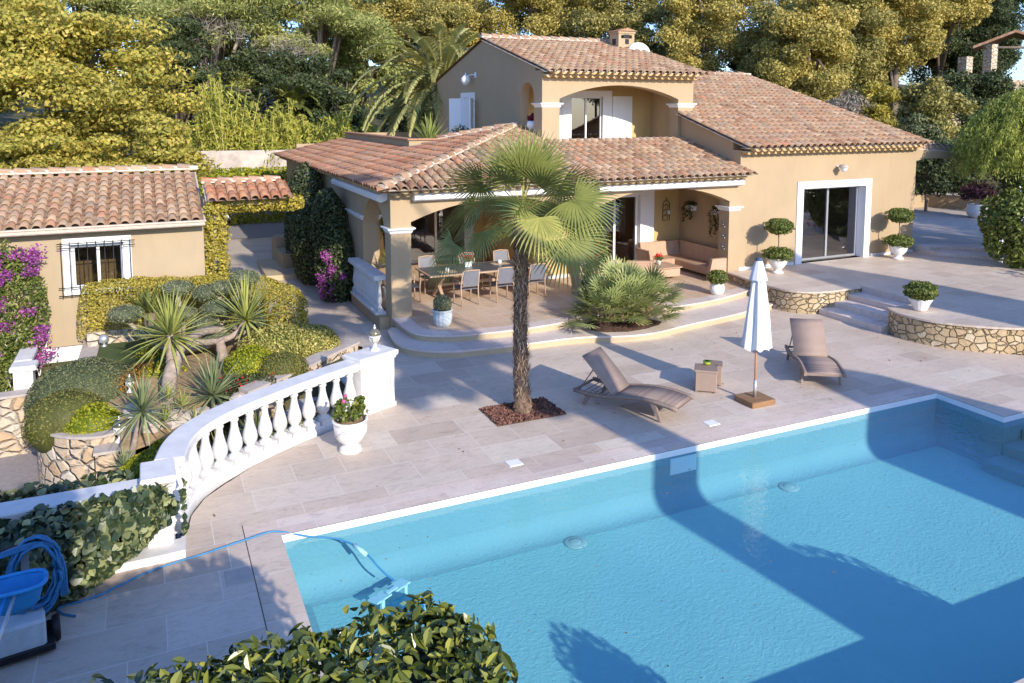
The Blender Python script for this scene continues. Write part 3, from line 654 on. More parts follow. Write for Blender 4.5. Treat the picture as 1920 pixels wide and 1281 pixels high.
def genoise(name,A,B,out,parent,rows=2,p=.25,step=.22,h=.095):
    """rows of half tiles under an eave; A,B points on wall top line, out = unit outward dir"""
    A=Vector(A);B=Vector(B);d=(B-A);Ln=d.length;d.normalize();out=Vector(out); mb=MB(); n=int(Ln/p)
    for r in range(rows):
        z=-(rows-1-r)*h; o0=-.02; o1=step*(r+1)
        base=A+Vector((0,0,z))
        # mortar slab above the tiles
        mb.m=1; q=[base+out*o0,base+out*(o1-.012),base+out*(o1-.012)+Vector((0,0,.022)),base+out*o0+Vector((0,0,.022))]
        mb.loft([q,[x+d*Ln for x in q]],True,True)
        mb.m=0
        for i in range(n):
            c=base+d*((i+.5)*p+(p/2 if r%2 else 0))
            if (i+1.5)*p>Ln and r%2: continue
            a=random.random()
            R=[[c+out*o+d*.098*math.cos(PI+PI*k/6)+Vector((0,0,.075*math.sin(PI+PI*k/6))) for k in range(7)] for o in (o0,o1)]
            mb.loft(R,closed=False,a=a,sm=True)
            nn=mb.vs(R[1]); mb.face(range(nn,nn+7),a)
    return mb.build(name,[M['genoise'],M['mortar']],parent,True,recalc=False)
def arch(u0,u1,zs,zt,ztop,n=14):
    """beam polygon (u,z) with segmental arch soffit"""
    P=[(u0,ztop),(u0,zs)]; w=(u1-u0)/2; h=zt-zs; R=(w*w+h*h)/(2*h) if h<w else w; cz=zt-R; a0=math.asin(min(1,w/R))
    for i in range(1,n): 
        a=-a0+2*a0*i/n; P.append(((u0+u1)/2+R*math.sin(a),cz+R*math.cos(a)))
    return P+[(u1,zs),(u1,ztop)]
def capital(name,x0,x1,y0,y1,z,parent,h=.13,o=.09):
    mb=MB(); R=[]
    for k,(dz,q) in enumerate(((0,.015),(.03,.03),(.055,.035),(.09,.08),(.10,.09),(h,.09))):
        q=q*o/.09; R.append([(x0-q,y0-q,z+dz),(x1+q,y0-q,z+dz),(x1+q,y1+q,z+dz),(x0-q,y1+q,z+dz)])
    mb.loft(R,True,True); return mb.build(name,M['white'],parent,True)
villa=thing('villa','large cream villa with terracotta tiled roofs, arched loggias and white trim','house',(5.2,18.1,0))
W=MB()
# ---- lower arcade, front plane Y=18.1
W.box(5.2,5.7,18.1,18.6,-.05,3.38)
W.prism(arch(5.7,10.35,2.62,3.08,3.38),(18.1,18.55),'y')
W.box(10.35,10.75,18.1,18.55,.3,3.38)
W.prism(arch(10.75,15.3,2.66,3.13,3.38),(18.1,18.55),'y')
W.box(15.3,15.668,18.1,18.55,.3,3.38)
# side arcade X=5.2
W.prism(arch(18.6,20.75,2.25,3.05,3.38,18),(5.203,5.62),'x')
W.box(5.2,5.65,20.75,22.75,-.05,3.38)
W.box(4.97,5.21,18.35,21.25,-.05,.30)          # plinth under railing
W.box(5.2,5.6,22.75,33,-.05,3.38)
# back walls of the loggias
W.prism([(18.6,.3),(24.4,.3),(24.4,3.3),(18.6,3.3)],(15.72,15.95),'x')
W2=MB()
W2.box(5.6,7.45,24.4,24.6,.3,3.6); W2.box(9.85,10.25,24.4,24.6,.3,3.6); W2.box(7.45,9.85,24.4,24.6,2.62,3.6)
W2.box(10.2,11.3,20.5,24.4,.3,4.0)
W2.box(11.3,12.4,21.0,21.22,.3,4.0); W2.box(14.55,15.72,21.0,21.22,.3,4.0); W2.box(12.4,14.55,21.0,21.22,2.72,4.0)
W2.box(5.62,11.3,18.56,24.4,3.30,3.36); W2.box(11.3,15.72,18.56,21.1,3.30,3.36) # ceilings
W2.build('loggia_wall',M['wall_in'],villa,True)
# rooms behind the glass
R_=MB(); R_.box(5.7,10.2,29,29.15,.3,3.38); R_.box(5.62,5.7,24.6,29,.3,3.38); R_.box(10.2,10.3,24.6,29,.3,3.38); R_.box(5.6,10.3,24.6,29,.25,.32); R_.box(5.6,10.3,24.6,29,3.3,3.36)
R_.box(11.2,11.3,21.2,26,.3,3.38); R_.box(15.7,15.8,21.3,26,.3,3.38);R_.box(11.3,15.7,26,26.1,.3,3.38); R_.box(11.3,15.7,21.2,26,.25,.32); R_.box(11.3,15.7,21.22,26,3.3,3.36)
R_.box(15.9,22.9,23.5,23.6,.5,3.9); R_.box(16.9,17,18.5,23.5,.5,3.9); R_.box(22.3,22.4,18.5,23.5,.5,3.9); R_.box(16,22.8,18.5,23.5,.54,.6); R_.box(16,22.8,18.5,23.5,3.6,3.66)
R_.box(11.3,15.5,26.9,27,4,6.3); R_.box(11.3,15.5,23.2,27,4.0,4.04); R_.box(11.25,11.3,23.2,27,4,6.3); R_.box(15.5,15.55,23.2,27,4,6.3); R_.box(11.3,15.5,23.2,27,6.2,6.25)
R_.build('room_wall',plain('room_plaster',(.34,.30,.26),.9,0,.1,2,0),villa,True)
# ---- wing, front plane Y=18.1, X 15.67..23
W.box(15.668,17.86,18.1,18.45,.3,4.12); W.box(21.0,23.0,18.1,18.45,.3,4.12); W.box(17.86,21.0,18.1,18.45,3.12,4.12)
ks=.283
def rz(y): return 4.24+ks*(y-17.6)
W.prism([(18.45,.3),(26.3,.3),(26.3,rz(26.3)-.09),(18.45,rz(18.45)-.09)],(22.7,23.0),'x')
W.prism([(18.45,3.4),(20.98,3.4),(20.98,rz(20.98)-.09),(18.45,rz(18.45)-.09)],(15.672,15.95),'x')
W.box(15.95,22.7,26.1,26.3,.3,rz(26.2)-.1)
# ---- upper block, X 10.68..16.15, Y 21..30
E0=6.42; kg=.265; YM=25.5
def ug(y): return E0+kg*(y-20.6) if y<YM else E0+kg*(YM-20.6)-kg*(y-YM)
W.box(10.68,11.26,21.0,21.45,4.0,6.45); W.box(15.57,16.15,21.0,21.45,3.8,6.45)
W.prism(arch(11.26,15.57,5.62,6.04,6.45),(21.0,21.45),'y')
W.box(11.26,15.57,21.0,21.3,4.0,4.36)
W.box(10.68,16.0,20.97,21.0,3.9,4.2)
# left gable wall with niche opening
n_=[(21.45,4.0),(21.45,6.45),(21.45,ug(21.45)-.07),(YM,ug(YM)-.07),(30.2,ug(30.2)-.07),(30.2,4.0),(22.46,4.0),(22.46,4.66)]
ar=[(22.46,5.66)]+[(22.0+.46*math.cos(PI*k/12),5.66+.46*math.sin(PI*k/12)) for k in range(1,12)]+[(21.54,5.66),(21.54,4.66)]
W.prism([(21.45,4.0),(21.54,4.0)]+[(21.54,4.66),(21.54,5.66)]+ar[::-1][2:]+[(22.46,4.66),(22.46,4.0),(30.2,4.0),(30.2,ug(30.2)-.07),(YM,ug(YM)-.07),(21.45,ug(21.45)-.07)],(10.68,10.95),'x')
W.box(10.68,10.95,21.54,22.46,4.0,4.66)
W.prism([(21.45,3.8),(30.2,3.8),(30.2,ug(30.2)-.07),(YM,ug(YM)-.07),(21.45,ug(21.45)-.07)],(15.9,16.15),'x')
W.box(10.95,15.9,30.0,30.2,3,6.2)
W.box(4.97+.25,5.6,33,33.2,0,3.4); W.box(5.6,10.68,33,33.2,0,3.9)
W.build('wall',M['wall'],villa,True)
W3=MB(); W3.box(10.95,12.75,23.0,23.2,4.0,6.5); W3.box(13.95,15.9,23.0,23.2,4.0,6.5); W3.box(12.75,13.95,23.0,23.2,5.72,6.5); W3.box(10.95,15.9,21.45,23.0,6.42,6.46); W3.box(10.95,15.9,21.3,23.0,3.98,4.05)
W3.build('balcony_wall',M['wall_in'],villa,True)
st_=MB(); st_.box(11.2,15.62,20.93,21.34,4.36,4.41); st_.build('balcony_sill',M['cap'],villa,True)
# white plinth lines
for q_ in ((15.68,17.8,18.07,18.1,.59,.68),(21.06,23.02,18.07,18.1,.59,.68),(10.17,11.33,20.47,20.5,.325,.42),(14.7,15.7,20.97,21.0,.325,.42),(5.72,7.4,24.37,24.4,.325,.42)):
    pl=MB(); pl.box(*q_); pl.build('skirting',M['white2'],villa,True)
for a in ((5.2,5.7,18.1,18.6,2.36),(15.3,15.67,18.1,18.55,2.36),(5.2,5.65,20.75,22.4,2.36),(10.35,10.75,18.1,18.55,2.36),(10.68,11.26,21,21.45,5.36),(15.57,16.15,21,21.45,5.36)): capital('capital',*a,villa)
# ---- roofs
cs=math.cos(math.atan(.26))
kf=.26
pk=Vector((10.5,22.48,4.76))
def fr(x,y): return (x-4.75, (y-17.5)*math.hypot(1,kf))
tiles('roof',(4.75,17.5,3.465),(1,0,0),(0,1,kf),[fr(4.75,17.5),fr(15.72,17.5),fr(15.72,21.0),fr(10.7,21.0),fr(10.7,22.5),fr(10.5,22.48)],M['tile'],villa)
kl=.2255
def fl(x,y): return (34-y,(x-4.75)*math.hypot(1,kl))
tiles('roof',(4.75,34,3.465),(0,-1,0),(1,0,kl),[fl(4.75,33.3),fl(4.75,17.5),fl(10.5,22.48),fl(8.5,23.9),fl(7.5,23.9),fl(7.65,32.6)],M['tilew'],villa)
caps('ridge_cap',(4.85,17.6,3.56),(10.5,22.45,4.86),M['tile'],villa); caps('ridge_cap',(8.45,23.95,4.40),(10.55,22.45,4.87),M['tile'],villa,.1)
genoise('cornice',(5.2,18.1,3.42),(15.72,18.1,3.42),(0,-1,0),villa,2)
genoise('cornice',(5.2,18.1,3.42),(5.2,33,3.42),(-1,0,0),villa,1,step=.3)
wv=MB(); wv.prism([(17.5,3.44),(18.3,3.44),(18.3,3.6)],(5.0,15.7),'y' if 0 else 'x'); wv.build('eave_filler',M['mortar'],villa,True)
def fw_(x,y): return (x-15.5,(y-17.5)*math.hypot(1,ks))
tiles('roof',(15.5,17.5,4.215),(1,0,0),(0,1,ks),[fw_(15.5,17.5),fw_(23.12,17.5),fw_(23.12,26.3),fw_(16.15,26.3),fw_(16.15,21.0),fw_(15.5,21.0)],M['tile'],villa)
caps('ridge_cap',(16.0,26.35,6.76),(23.15,26.35,6.76),M['tile'],villa)
genoise('cornice',(15.67,18.1,4.17),(23.0,18.1,4.17),(0,-1,0),villa,2)
rb=MB(); rb.quad((15.9,26.3,6.68),(23.12,26.3,6.68),(23.12,33,4.8),(15.9,33,4.8)); rb.quad((10.6,YM,7.7),(16.3,YM,7.7),(16.3,30.4,6.4),(10.6,30.4,6.4)); rb.build('back_roof',M['tile'],villa,True,recalc=False)
def fu(x,y): return (x-10.62,(y-20.5)*math.hypot(1,kg))
tiles('roof',(10.62,20.5,E0-.02),(1,0,0),(0,1,kg),[fu(10.62,20.5),fu(16.3,20.5),fu(16.3,YM),fu(10.62,YM)],M['tile'],villa)
caps('ridge_cap',(10.6,YM,E0+kg*5+.06),(16.3,YM,E0+kg*5+.06),M['tile'],villa)
genoise('cornice',(10.68,21.0,6.40),(16.2,21.0,6.40),(0,-1,0),villa,2)
# planted roof terrace parapet
pb=MB(); pb.box(7.5,7.72,23.9,32.6,3.6,4.34); pb.box(7.72,8.9,23.9,24.12,3.6,4.34); pb.box(7.72,10.68,32.4,32.6,3.6,4.34); pb.box(7.6,10.7,23.9,32.5,3.5,3.95); pb.build('parapet',M['wall'],villa,True)
pb=MB(); pb.bbox(7.44,7.76,23.84,32.65,4.34,4.39,.01); pb.bbox(7.76,8.9,23.84,24.16,4.341,4.391,.01); pb.build('parapet_coping',M['clay'],villa,True)
# porte cochere beam on the right
pc_=MB(); pc_.prism([(23.0,4.02),(23.0,3.62),(23.4,3.68),(24.2,3.68),(25.4,3.55),(26.6,3.3),(26.6,3.72)],(18.1,18.5),'y'); pc_.build('side_arch',M['wall'],villa,True)
caps('ridge_cap',(23.0,18.3,4.05),(26.7,18.3,3.76),M['tile'],villa,.22,.3)
# chimney
ch=thing('chimney',None,None,(15.75,24.5,7.3)); ch.parent=villa; ch.location=Vector((15.78,24.7,7.2))-Vector(villa.location)
c=MB(); c.box(-.33,.33,-.3,.3,-.4,.62); 
for sx in (-1,1): c.box(sx*.33-(.1 if sx>0 else 0),sx*.33+(.1 if sx<0 else 0),-.3,.3,.62,.8)
c.box(-.23,.23,-.3,-.2,.74,.8); c.box(-.33,.33,-.3,-.22,.8,.801); c.box(-.36,.36,-.33,.33,.8,.88)
c.build('stack',M['wall'],ch)
c=MB(); c.box(-.12,.12,-.304,-.3,.63,.76); c.box(-.334,-.33,-.12,.12,.4,.62); c.box(-.06,.1,-.304,-.3,.42,.6); c.build('vent_opening',M['dark'],ch)
c=MB(); c.prism([(-.42,.88),(.42,.88),(0,.99)],(-.38,.38),'y',.2); c.build('chimney_cap',M['tile'],ch)
# satellite dish
dsh=thing('satellite_dish',None,None); dsh.parent=villa; dsh.location=Vector((16.12,24.1,7.25))-Vector(villa.location)
c=MB(); Mx=Matrix.Rotation(math.radians(-12),4,'Z')@Matrix.Rotation(math.radians(78),4,'X')
c.lathe([(.0,.11),(.2,.09),(.36,.045),(.44,.0),(.445,.01),(.36,.06),(.2,.105),(0.001,.125)],28,Mx,capa=False,capb=False); c.build('reflector',M['white'],dsh)
c=MB(); c.tube([(0,.1,0),(0,.25,0),(0,.25,-.5)],.025); c.tube([(0.02,-.05,-.4),(.1,-.45,-.2)],.012); c.box(.07,.13,-.5,-.42,-.22,-.16); c.build('mount',M['grey'],dsh)
# ---- doors and windows
def win(name,x0,x1,z0,z1,y,parent,panes=2,fw=.06,frame='white',deep=.05,label=None,curtain=False):
    t=thing(name,label,None); t.parent=parent; t.location=Vector((x0,y,z0))-Vector(parent.location); w=x1-x0;h=z1-z0
    f=MB(); f.box(0,w,0,deep,0,fw); f.box(0,w,0,deep,h-fw,h); 
    xs=[w*i/panes for i in range(panes+1)]
    for i,x in enumerate(xs):
        a=max(0,x-(fw*.5 if 0<i<panes else (fw if i==panes else 0))); b=min(w,x+(fw*.5 if 0<i<panes else (fw if i==0 else 0))); f.box(a,b,-.004,deep+.004,fw,h-fw)
    f.build('frame',M[frame],t)
    for i in range(panes):
        g=MB(); g.box(xs[i]+fw*.55,xs[i+1]-fw*.55,.022,.030,fw,h-fw); g.build('pane',M['glass'],t)
    return t
def surround(parent,x0,x1,z0,z1,ox0,ox1,oz1,y,depth,proud=.03,nm='surround',bottom=False):
    f=MB(); f.box(ox0,x0,y-proud,y+depth,z0,oz1); f.box(x1,ox1,y-proud,y+depth,z0,oz1); f.box(x0,x1,y-proud,y+depth,z1,oz1)
    if bottom: f.box(ox0-.001,ox1+.001,y-proud-.04,y+depth,z0-.12,z0)
    return f.build(nm,M['white'],parent,True)
surround(villa,18.12,20.74,.59,2.9,17.87,20.99,3.115,18.1,.34)
win('patio_door',18.12,20.74,.60,2.9,18.38,villa,2,.07,'alu')
surround(villa,7.45,9.62,.32,2.5,7.2,9.85,2.62,24.4,.1); win('patio_door',7.45,9.62,.33,2.5,24.42,villa,2,.075)
surround(villa,12.4,14.1,.32,2.62,12.2,14.62,2.74,21.0,.1,.14); win('patio_door',12.4,14.1,.33,2.62,21.03,villa,2,.07)
surround(villa,12.75,13.95,4.05,5.72,12.4,14.3,5.92,23.0,.12,.06); win('balcony_door',12.75,13.95,4.06,5.72,23.04,villa,2,.055)
for x0,x1 in ((14.32,15.1),(11.95,12.38)):
    c=MB(); c.box(x0,x1,22.93,22.97,4.08,5.74); 
    for z in (4.3,5.45): c.box(x0+.03,x1-.03,22.91,22.93,z,z+.08)
    c.build('shutter',M['white'],villa,True)
# side gable window with half open shutters
c=MB(); c.box(10.62,10.69,26.25,26.4,4.2,5.9); c.box(10.62,10.69,27.35,27.5,4.2,5.9); c.box(10.62,10.69,26.4,27.35,5.72,5.9); c.build('window_frame',M['white'],villa,True)
c=MB(); c.box(10.66,10.675,26.4,27.35,4.2,5.72); c.build('window_shutter',M['white'],villa,True)
for y0,a in ((26.32,-32),(27.42,32)):
    Mx=Matrix.Translation((10.62,y0,4.2))@Matrix.Rotation(math.radians(a),4,'Z'); c=MB(); 
    s=-1 if a<0 else 1
    c.box(-.02,.02,min(0,s*.55),max(0,s*.55),0,1.5,Mx); c.build('shutter',M['white'],villa,True)
# awning cases
def awning(A,B,out,parent):
    A=Vector(A);B=Vector(B);out=Vector(out); prof=[(0,.0),(.05,-.03),(.16,-.06),(.25,-.02),(.27,.06),(.22,.13),(.1,.16),(0,.16)]
    m=MB(); m.loft([[P_+out*o+Vector((0,0,z)) for o,z in prof] for P_ in (A,B)],True,True); return m.build('awning',M['awn'],parent,True)
awning((5.72,18.1,3.19),(10.2,18.1,3.19),(0,-1,0),villa); awning((10.78,18.1,3.17),(15.62,18.1,3.17),(0,-1,0),villa); awning((5.2,23.4,3.15),(5.2,18.35,3.15),(-1,0,0),villa)
# lamps on the walls
def bulk(x,y,z,parent,left=False):
    t=thing('wall_lamp',None,None); t.parent=parent; t.location=Vector((x,y,z))-Vector(parent.location); d=(-1,0) if left else (0,-1)
    c=MB(); c.tube([(0,0,.0),(d[0]*.12,d[1]*.12,.05),(d[0]*.24,d[1]*.24,.03)],.018); c.lathe([(.07,-.02),(.07,.02)],12,c=(0,0,0)); c.build('arm',M['white'],t)
    c=MB(); c.lathe([(.03,.07),(.12,.02),(.14,-.02),(.145,-.03)],16,c=(d[0]*.24,d[1]*.24,0)); c.build('shade',M['white'] if left else M['cap'],t)
    c=MB(); c.lathe([(.001,-.17),(.06,-.15),(.10,-.09),(.11,-.03)],14,c=(d[0]*.24,d[1]*.24,0)); c.build('bulb',M['white'],t)
bulk(19.48,18.08,3.55,villa)
t=thing('wall_lamp',None,None); t.parent=villa; t.location=Vector((10.66,26.1,6.4))-Vector(villa.location)
c=MB(); c.tube([(0,0,.1),(-.1,.1,.12),(-.25,.3,.06)],.02); c.box(-.03,0,-.06,.06,0,.2); c.build('arm',M['white'],t)
c=MB(); c.lathe([(.001,-.3),(.09,-.27),(.16,-.16),(.15,-.05),(.08,.03),(.03,.06),(.02,.14)],16,c=(-.25,.35,.05)); c.build('globe',M['white'],t)
bulk(5.0,25.8,3.25,villa,True)
# ---- white railing of the side loggia
def baluster_mesh(h=.62,r=.075):
    m=MB(); m.box(-r*1.15,r*1.15,-r*1.15,r*1.15,0,.06*h/.62); k=h/.62
    m.lathe([(r*.95,.06*k),(r*.95,.085*k),(r*.6,.10*k),(r*.55,.12*k),(r*.95,.17*k),(r*1.08,.22*k),(r*1.0,.28*k),(r*.72,.36*k),(r*.52,.44*k),(r*.48,.50*k),(r*.62,.52*k),(r*.62,.54*k),(r*.5,.55*k),(r*.8,.575*k),(r*.9,.58*k)],14,capa=False); m.box(-r*1.0,r*1.0,-r*1.0,r*1.0,.58*k,h); return m
sr=thing('balustrade','small white railing between the dining terrace corner pillar and the bougainvillea','railing',(5.08,18.62,.3))
c=MB(); c.bbox(-.14,.14,0,2.6,0,.07,.01); c.build('bottom_rail',M['white2'],sr); c=MB(); c.bbox(-.17,.17,-.01,2.7,.86,.97,.02); c.build('top_rail',M['white2'],sr)
b0=baluster_mesh(.79,.062).build('baluster',M['white2'],sr); b0.location=(0,.12,.07)
for i in range(1,15):
    b=b0.copy(); COL.objects.link(b); b.parent=sr; b.location=(0,.12+.178*i,.07)
# ---- garage
gar=thing('garage','low peach garage house with terracotta roof and barred window','house',(-6,20.3,-1.6))
g=MB(); g.box(-9,-1.74,20.3,20.6,-1.7,2.6); g.box(-.4,1.2,20.3,20.6,-1.7,2.6); g.box(-1.74,-.4,20.3,20.6,-.05+1.17+.12,1.26+.0) ; g.box(-1.74,-.4,20.3,20.6,2.28,2.6); 
g.box(-1.5,-.4,20.3,20.6,-1.7,1.16) ; g.box(-1.74,-1.5,20.3,20.6,-.05,1.16)
g.v=[];g.f=[];g.a=[];g.sm=[];g.mi=[]
g.box(-9,-2.6,20.3,20.6,-1.7,2.62); g.box(-2.6,-1.46,20.3,20.6,-.07,2.62) if 0 else None
g.box(-2.6,-1.62,20.3,20.6,-.07,2.62); g.box(-1.62,-.54,20.3,20.6,-.07,1.22); g.box(-1.62,-.54,20.3,20.6,2.25,2.62); g.box(-.54,1.2,20.3,20.6,-.07,2.62); g.box(-1.44,1.2,20.3,20.6,-1.7,-.07)
kgr=.27
g.prism([(20.6,-1.7),(26.5,-1.7),(26.5,2.62),(23.4,3.5),(20.6,2.68)],(.95,1.2),'x'); g.prism([(20.6,-1.7),(26.5,-1.7),(26.5,2.62),(23.4,3.5),(20.6,2.68)],(-9,-8.8),'x'); g.box(-8.8,.95,26.3,26.5,-1.7,2.6)
g.build('wall',M['garage'],gar,True)
c=MB(); c.box(-8.8,.95,20.7,26.2,2.3,2.35); c.box(-8.8,.9,21.5,21.6,-1.6,2.3); c.build('room_wall',M['wall_in'],gar,True)
surround(gar,-1.62,-.54,1.22,2.25,-1.78,-.38,2.40,20.3,.12,.03,bottom=True)
win('window',-1.62,-.54,1.22,2.25,20.38,gar,2,.075)
c=MB()
for z in (1.12,1.3,2.2,2.3): c.tube([(-1.88,20.14,z),(-.3,20.14,z)],.011,6)
for i in range(9):
    x=-1.80+.175*i; c.tube([(x,20.14,1.08),(x,20.14,2.34)],.010,6)
c.build('window_grille',M['dark'],gar,True)
c=MB(); c.box(-2.6,-1.44,20.38,20.42,-1.62,-.07); 
c.build('garage_door',M['white'],gar,True)
def fg(x,y): return (x+9.1,(y-19.98)*math.hypot(1,kgr))
tiles('roof',(-9.1,19.98,2.69),(1,0,0),(0,1,kgr),[fg(-9.1,19.98),fg(1.25,19.98),fg(1.25,23.5),fg(-9.1,23.5)],M['tile'],gar,.35,.25)
caps('ridge_cap',(-9.1,23.5,3.72),(1.3,23.5,3.72),M['tile'],gar)
c=MB(); c.quad((-9.1,23.5,3.62),(1.25,23.5,3.62),(1.25,26.8,2.75),(-9.1,26.8,2.75)); c.build('back_roof',M['tile'],gar,True,recalc=False)
c=MB(); c.box(-9.1,1.25,19.95,20.02,2.66,2.70); c.build('eave_board',M['mortar'],gar,True)
c=MB(); c.loft([[(x,19.93+.06*math.cos(PI+PI*k/8),2.62+.06*math.sin(PI+PI*k/8)) for k in range(9)] for x in (-9.1,1.22)],closed=False,sm=True); c.box(-9.1,1.22,19.985,19.995,2.58,2.66); c.box(-9.1,1.22,19.865,19.875,2.60,2.625); c.build('gutter',M['mortar'],gar,True)
# canopy over the gate
can=thing('gate_canopy','small terracotta tiled canopy over the gateway between garage and villa','canopy',(1.3,20.3,0))
tiles('roof',(1.28,20.25,3.11),(1,0,0),(0,1,.27),[(0,0),(1.9,0),(1.9,1.3),(0,1.3)],M['tilew'],can,.45,.25)
caps('ridge_cap',(1.26,21.5,3.50),(3.2,21.5,3.50),M['tilew'],can,.1)
c=MB(); c.box(1.25,3.2,20.7,21.6,2.93,3.10); c.build('beam',M['wall'],can,True)
# ------------------------------------------------------------------ curved white balustrade
def offs(P,d):
    out=[]
    for i,p in enumerate(P):
        a=Vector(P[max(i-1,0)]);b=Vector(P[min(i+1,len(P)-1)]); t=(b-a).normalized(); out.append((p[0]-t.y*d,p[1]+t.x*d))
    return out
def ribbon(P,d0,d1,z0,z1,mb,ch=.02):
    A=offs(P,d0);B=offs(P,d1); A2=offs(P,d0+ch);B2=offs(P,d1-ch)
    mb.loft([[(*a,z0),(*b,z0),(*b,z1-ch),(*b2,z1),(*a2,z1),(*a,z1-ch)] for a,b,a2,b2 in zip(A,B,A2,B2)],True,True,sm=False)
bal=thing('balustrade','curved white balustrade with bottle shaped balusters between deck and rock garden','balustrade',(.23,9.9,0))
BP=smooth(BAL[1:-1],2)
mb=MB(); ribbon(BP,0,.30,-.05,.10,mb); mb.build('bottom_rail',M['white2'],bal,True)
mb=MB(); ribbon(BP,.0,.05,.82,.86,mb,.005); ribbon(BP,-.03,.33,.84,.96,mb); mb.v=[];mb.f=[];mb.a=[];mb.sm=[];mb.mi=[]; ribbon(BP,-.03,.34,.845,.96,mb); mb.build('top_rail',M['white2'],bal,True)
ctr=offs(BP,.15); Ls=[0]
for a,b in zip(ctr,ctr[1:]): Ls.append(Ls[-1]+math.hypot(b[0]-a[0],b[1]-a[1]))
bb=None; nb=15
for k in range(nb):
    s=Ls[-1]*(k+.35)/(nb-.3)
    i=max(j for j in range(len(Ls)) if Ls[j]<=s); i=min(i,len(Ls)-2); u=(s-Ls[i])/(Ls[i+1]-Ls[i]); x=ctr[i][0]*(1-u)+ctr[i+1][0]*u; y=ctr[i][1]*(1-u)+ctr[i+1][1]*u; an=math.atan2(ctr[i+1][1]-ctr[i][1],ctr[i+1][0]-ctr[i][0])
    if bb is None: bb=baluster_mesh(.745,.106).build('baluster',M['white2'],bal); b=bb
    else: b=bb.copy(); COL.objects.link(b); b.parent=bal
    b.location=(x-.23,y-9.9,.10); b.rotation_euler=(0,0,an)
def pillar(nm,P,z0,z1,cap,parent):
    m=MB(); m.prism(P,(z0,z1),'z'); Q=shrink(P,-.03); m.prism(Q,(z0,z0+.12),'z')
    c=(sum(p[0] for p in P)/len(P),sum(p[1] for p in P)/len(P)); m.build(nm,M['white2'],parent,True)
    m=MB(); m.loft([[(*p,z) for p in shrink(P,-o)] for o,z in ((.0,z1),(.03,z1+.03),(.035,z1+.05),(.075,z1+.09),(.08,z1+.15),(.06,z1+.165))],True,True); m.build('pillar_cap',M['white2'],parent,True)
pillar('pillar',[(-.16,9.98),(.12,9.98),(.12,10.42),(-.16,10.42)],-.05,.80,None,bal)
# right hand pillar is long: solid panelled end
RP=[(3.22,13.18),(3.9,13.48),(3.72,13.86),(3.06,13.52)]
pillar('pillar',RP,-.05,.86,None,bal)
m=MB(); a=Vector((3.3,13.215,0));b=Vector((3.85,13.46,0)); 
for (p,q) in ((0.05,.08),(.92,.95)):
    A=a.lerp(b,p);B=a.lerp(b,q); n_=Vector(((b-a).y,-(b-a).x,0)).normalized()*.006; m.loft([[A+n_,B+n_,B-n_,A-n_],[x+Vector((0,0,.6)) for x in (A+n_,B+n_,B-n_,A-n_)]][:2],True,True)
for v in m.v: pass
m.v=[(x,y,z+.18) for x,y,z in m.v]; m.build('panel_trim',M['cap'],bal,True)
# low white wall continuing to the left
lw=thing('garden_wall','low white wall running left from the balustrade pillar, overgrown by ivy','wall',(-.2,10.1,0))
m=MB(); m.box(-9,-.2,10.06,10.28,-1.6,.72); m.build('wall',M['white2'],lw,True); m=MB(); m.bbox(-9,-.2,10.0,10.36,.72,.82,.015); m.build('wall_coping',M['white2'],lw,True)
m=MB(); m.prism([(-9,9.75),(-.2,9.75),(.0,9.75),(.24,9.76),(.27,10.3),(.2,10.06),(-9,10.06)],(-.1,.1),'z'); m.build('wall_base',M['white2'],lw,True)
# lanterns
def lantern(x,y,z,s,label):
    t=thing('garden_lantern',label,'lamp',(x,y,z)); m=MB(); m.lathe([(.13*s,0),(.13*s,.03*s),(.09*s,.06*s),(.05*s,.10*s),(.04*s,.16*s),(.06*s,.2*s)],14); m.build('foot',M['white'],t)
    m=MB(); 
    for k in range(6):
        a=k*PI/3; m.tube([(.05*s*math.cos(a),.05*s*math.sin(a),.19*s),(.13*s*math.cos(a),.13*s*math.sin(a),.30*s),(.15*s*math.cos(a),.15*s*math.sin(a),.40*s)],.008*s,5)
    m.lathe([(.155*s,.385*s),(.165*s,.40*s),(.155*s,.42*s)],16); m.build('cage',M['white'],t)
    m=MB(); m.lathe([(.05*s,.19*s),(.10*s,.27*s),(.13*s,.385*s)],14); m.build('glass_bowl',lampglass,t)
    m=MB(); m.lathe([(.155*s,.42*s),(.15*s,.50*s),(.11*s,.56*s),(.05*s,.59*s),(.02*s,.60*s)],16); m.build('dome',lampdome,t); m=MB(); m.lathe([(.03*s,.60*s),(.035*s,.63*s),(.012*s,.66*s),(.02*s,.69*s),(.001,.72*s)],10); m.build('finial',M['white'],t); return t
lampdome=plain('smoked_lamp_dome',(.20,.19,.13),.15,.3,.1,3,0,.6,.5); lampglass=plain('frosted_lamp_glass',(.45,.46,.36),.2,0,.1,3,0,.5)
lantern(3.58,13.58,1.02,.66,'white lantern with smoked dome standing on the right pillar of the balustrade')
lantern(-.62,15.35,-.60,.66,'white lantern with smoked dome on the square stone block beside the round wall')
lantern(-.45,16.5,-.1,.5,'small white lantern half hidden in the shrubs of the rock garden')
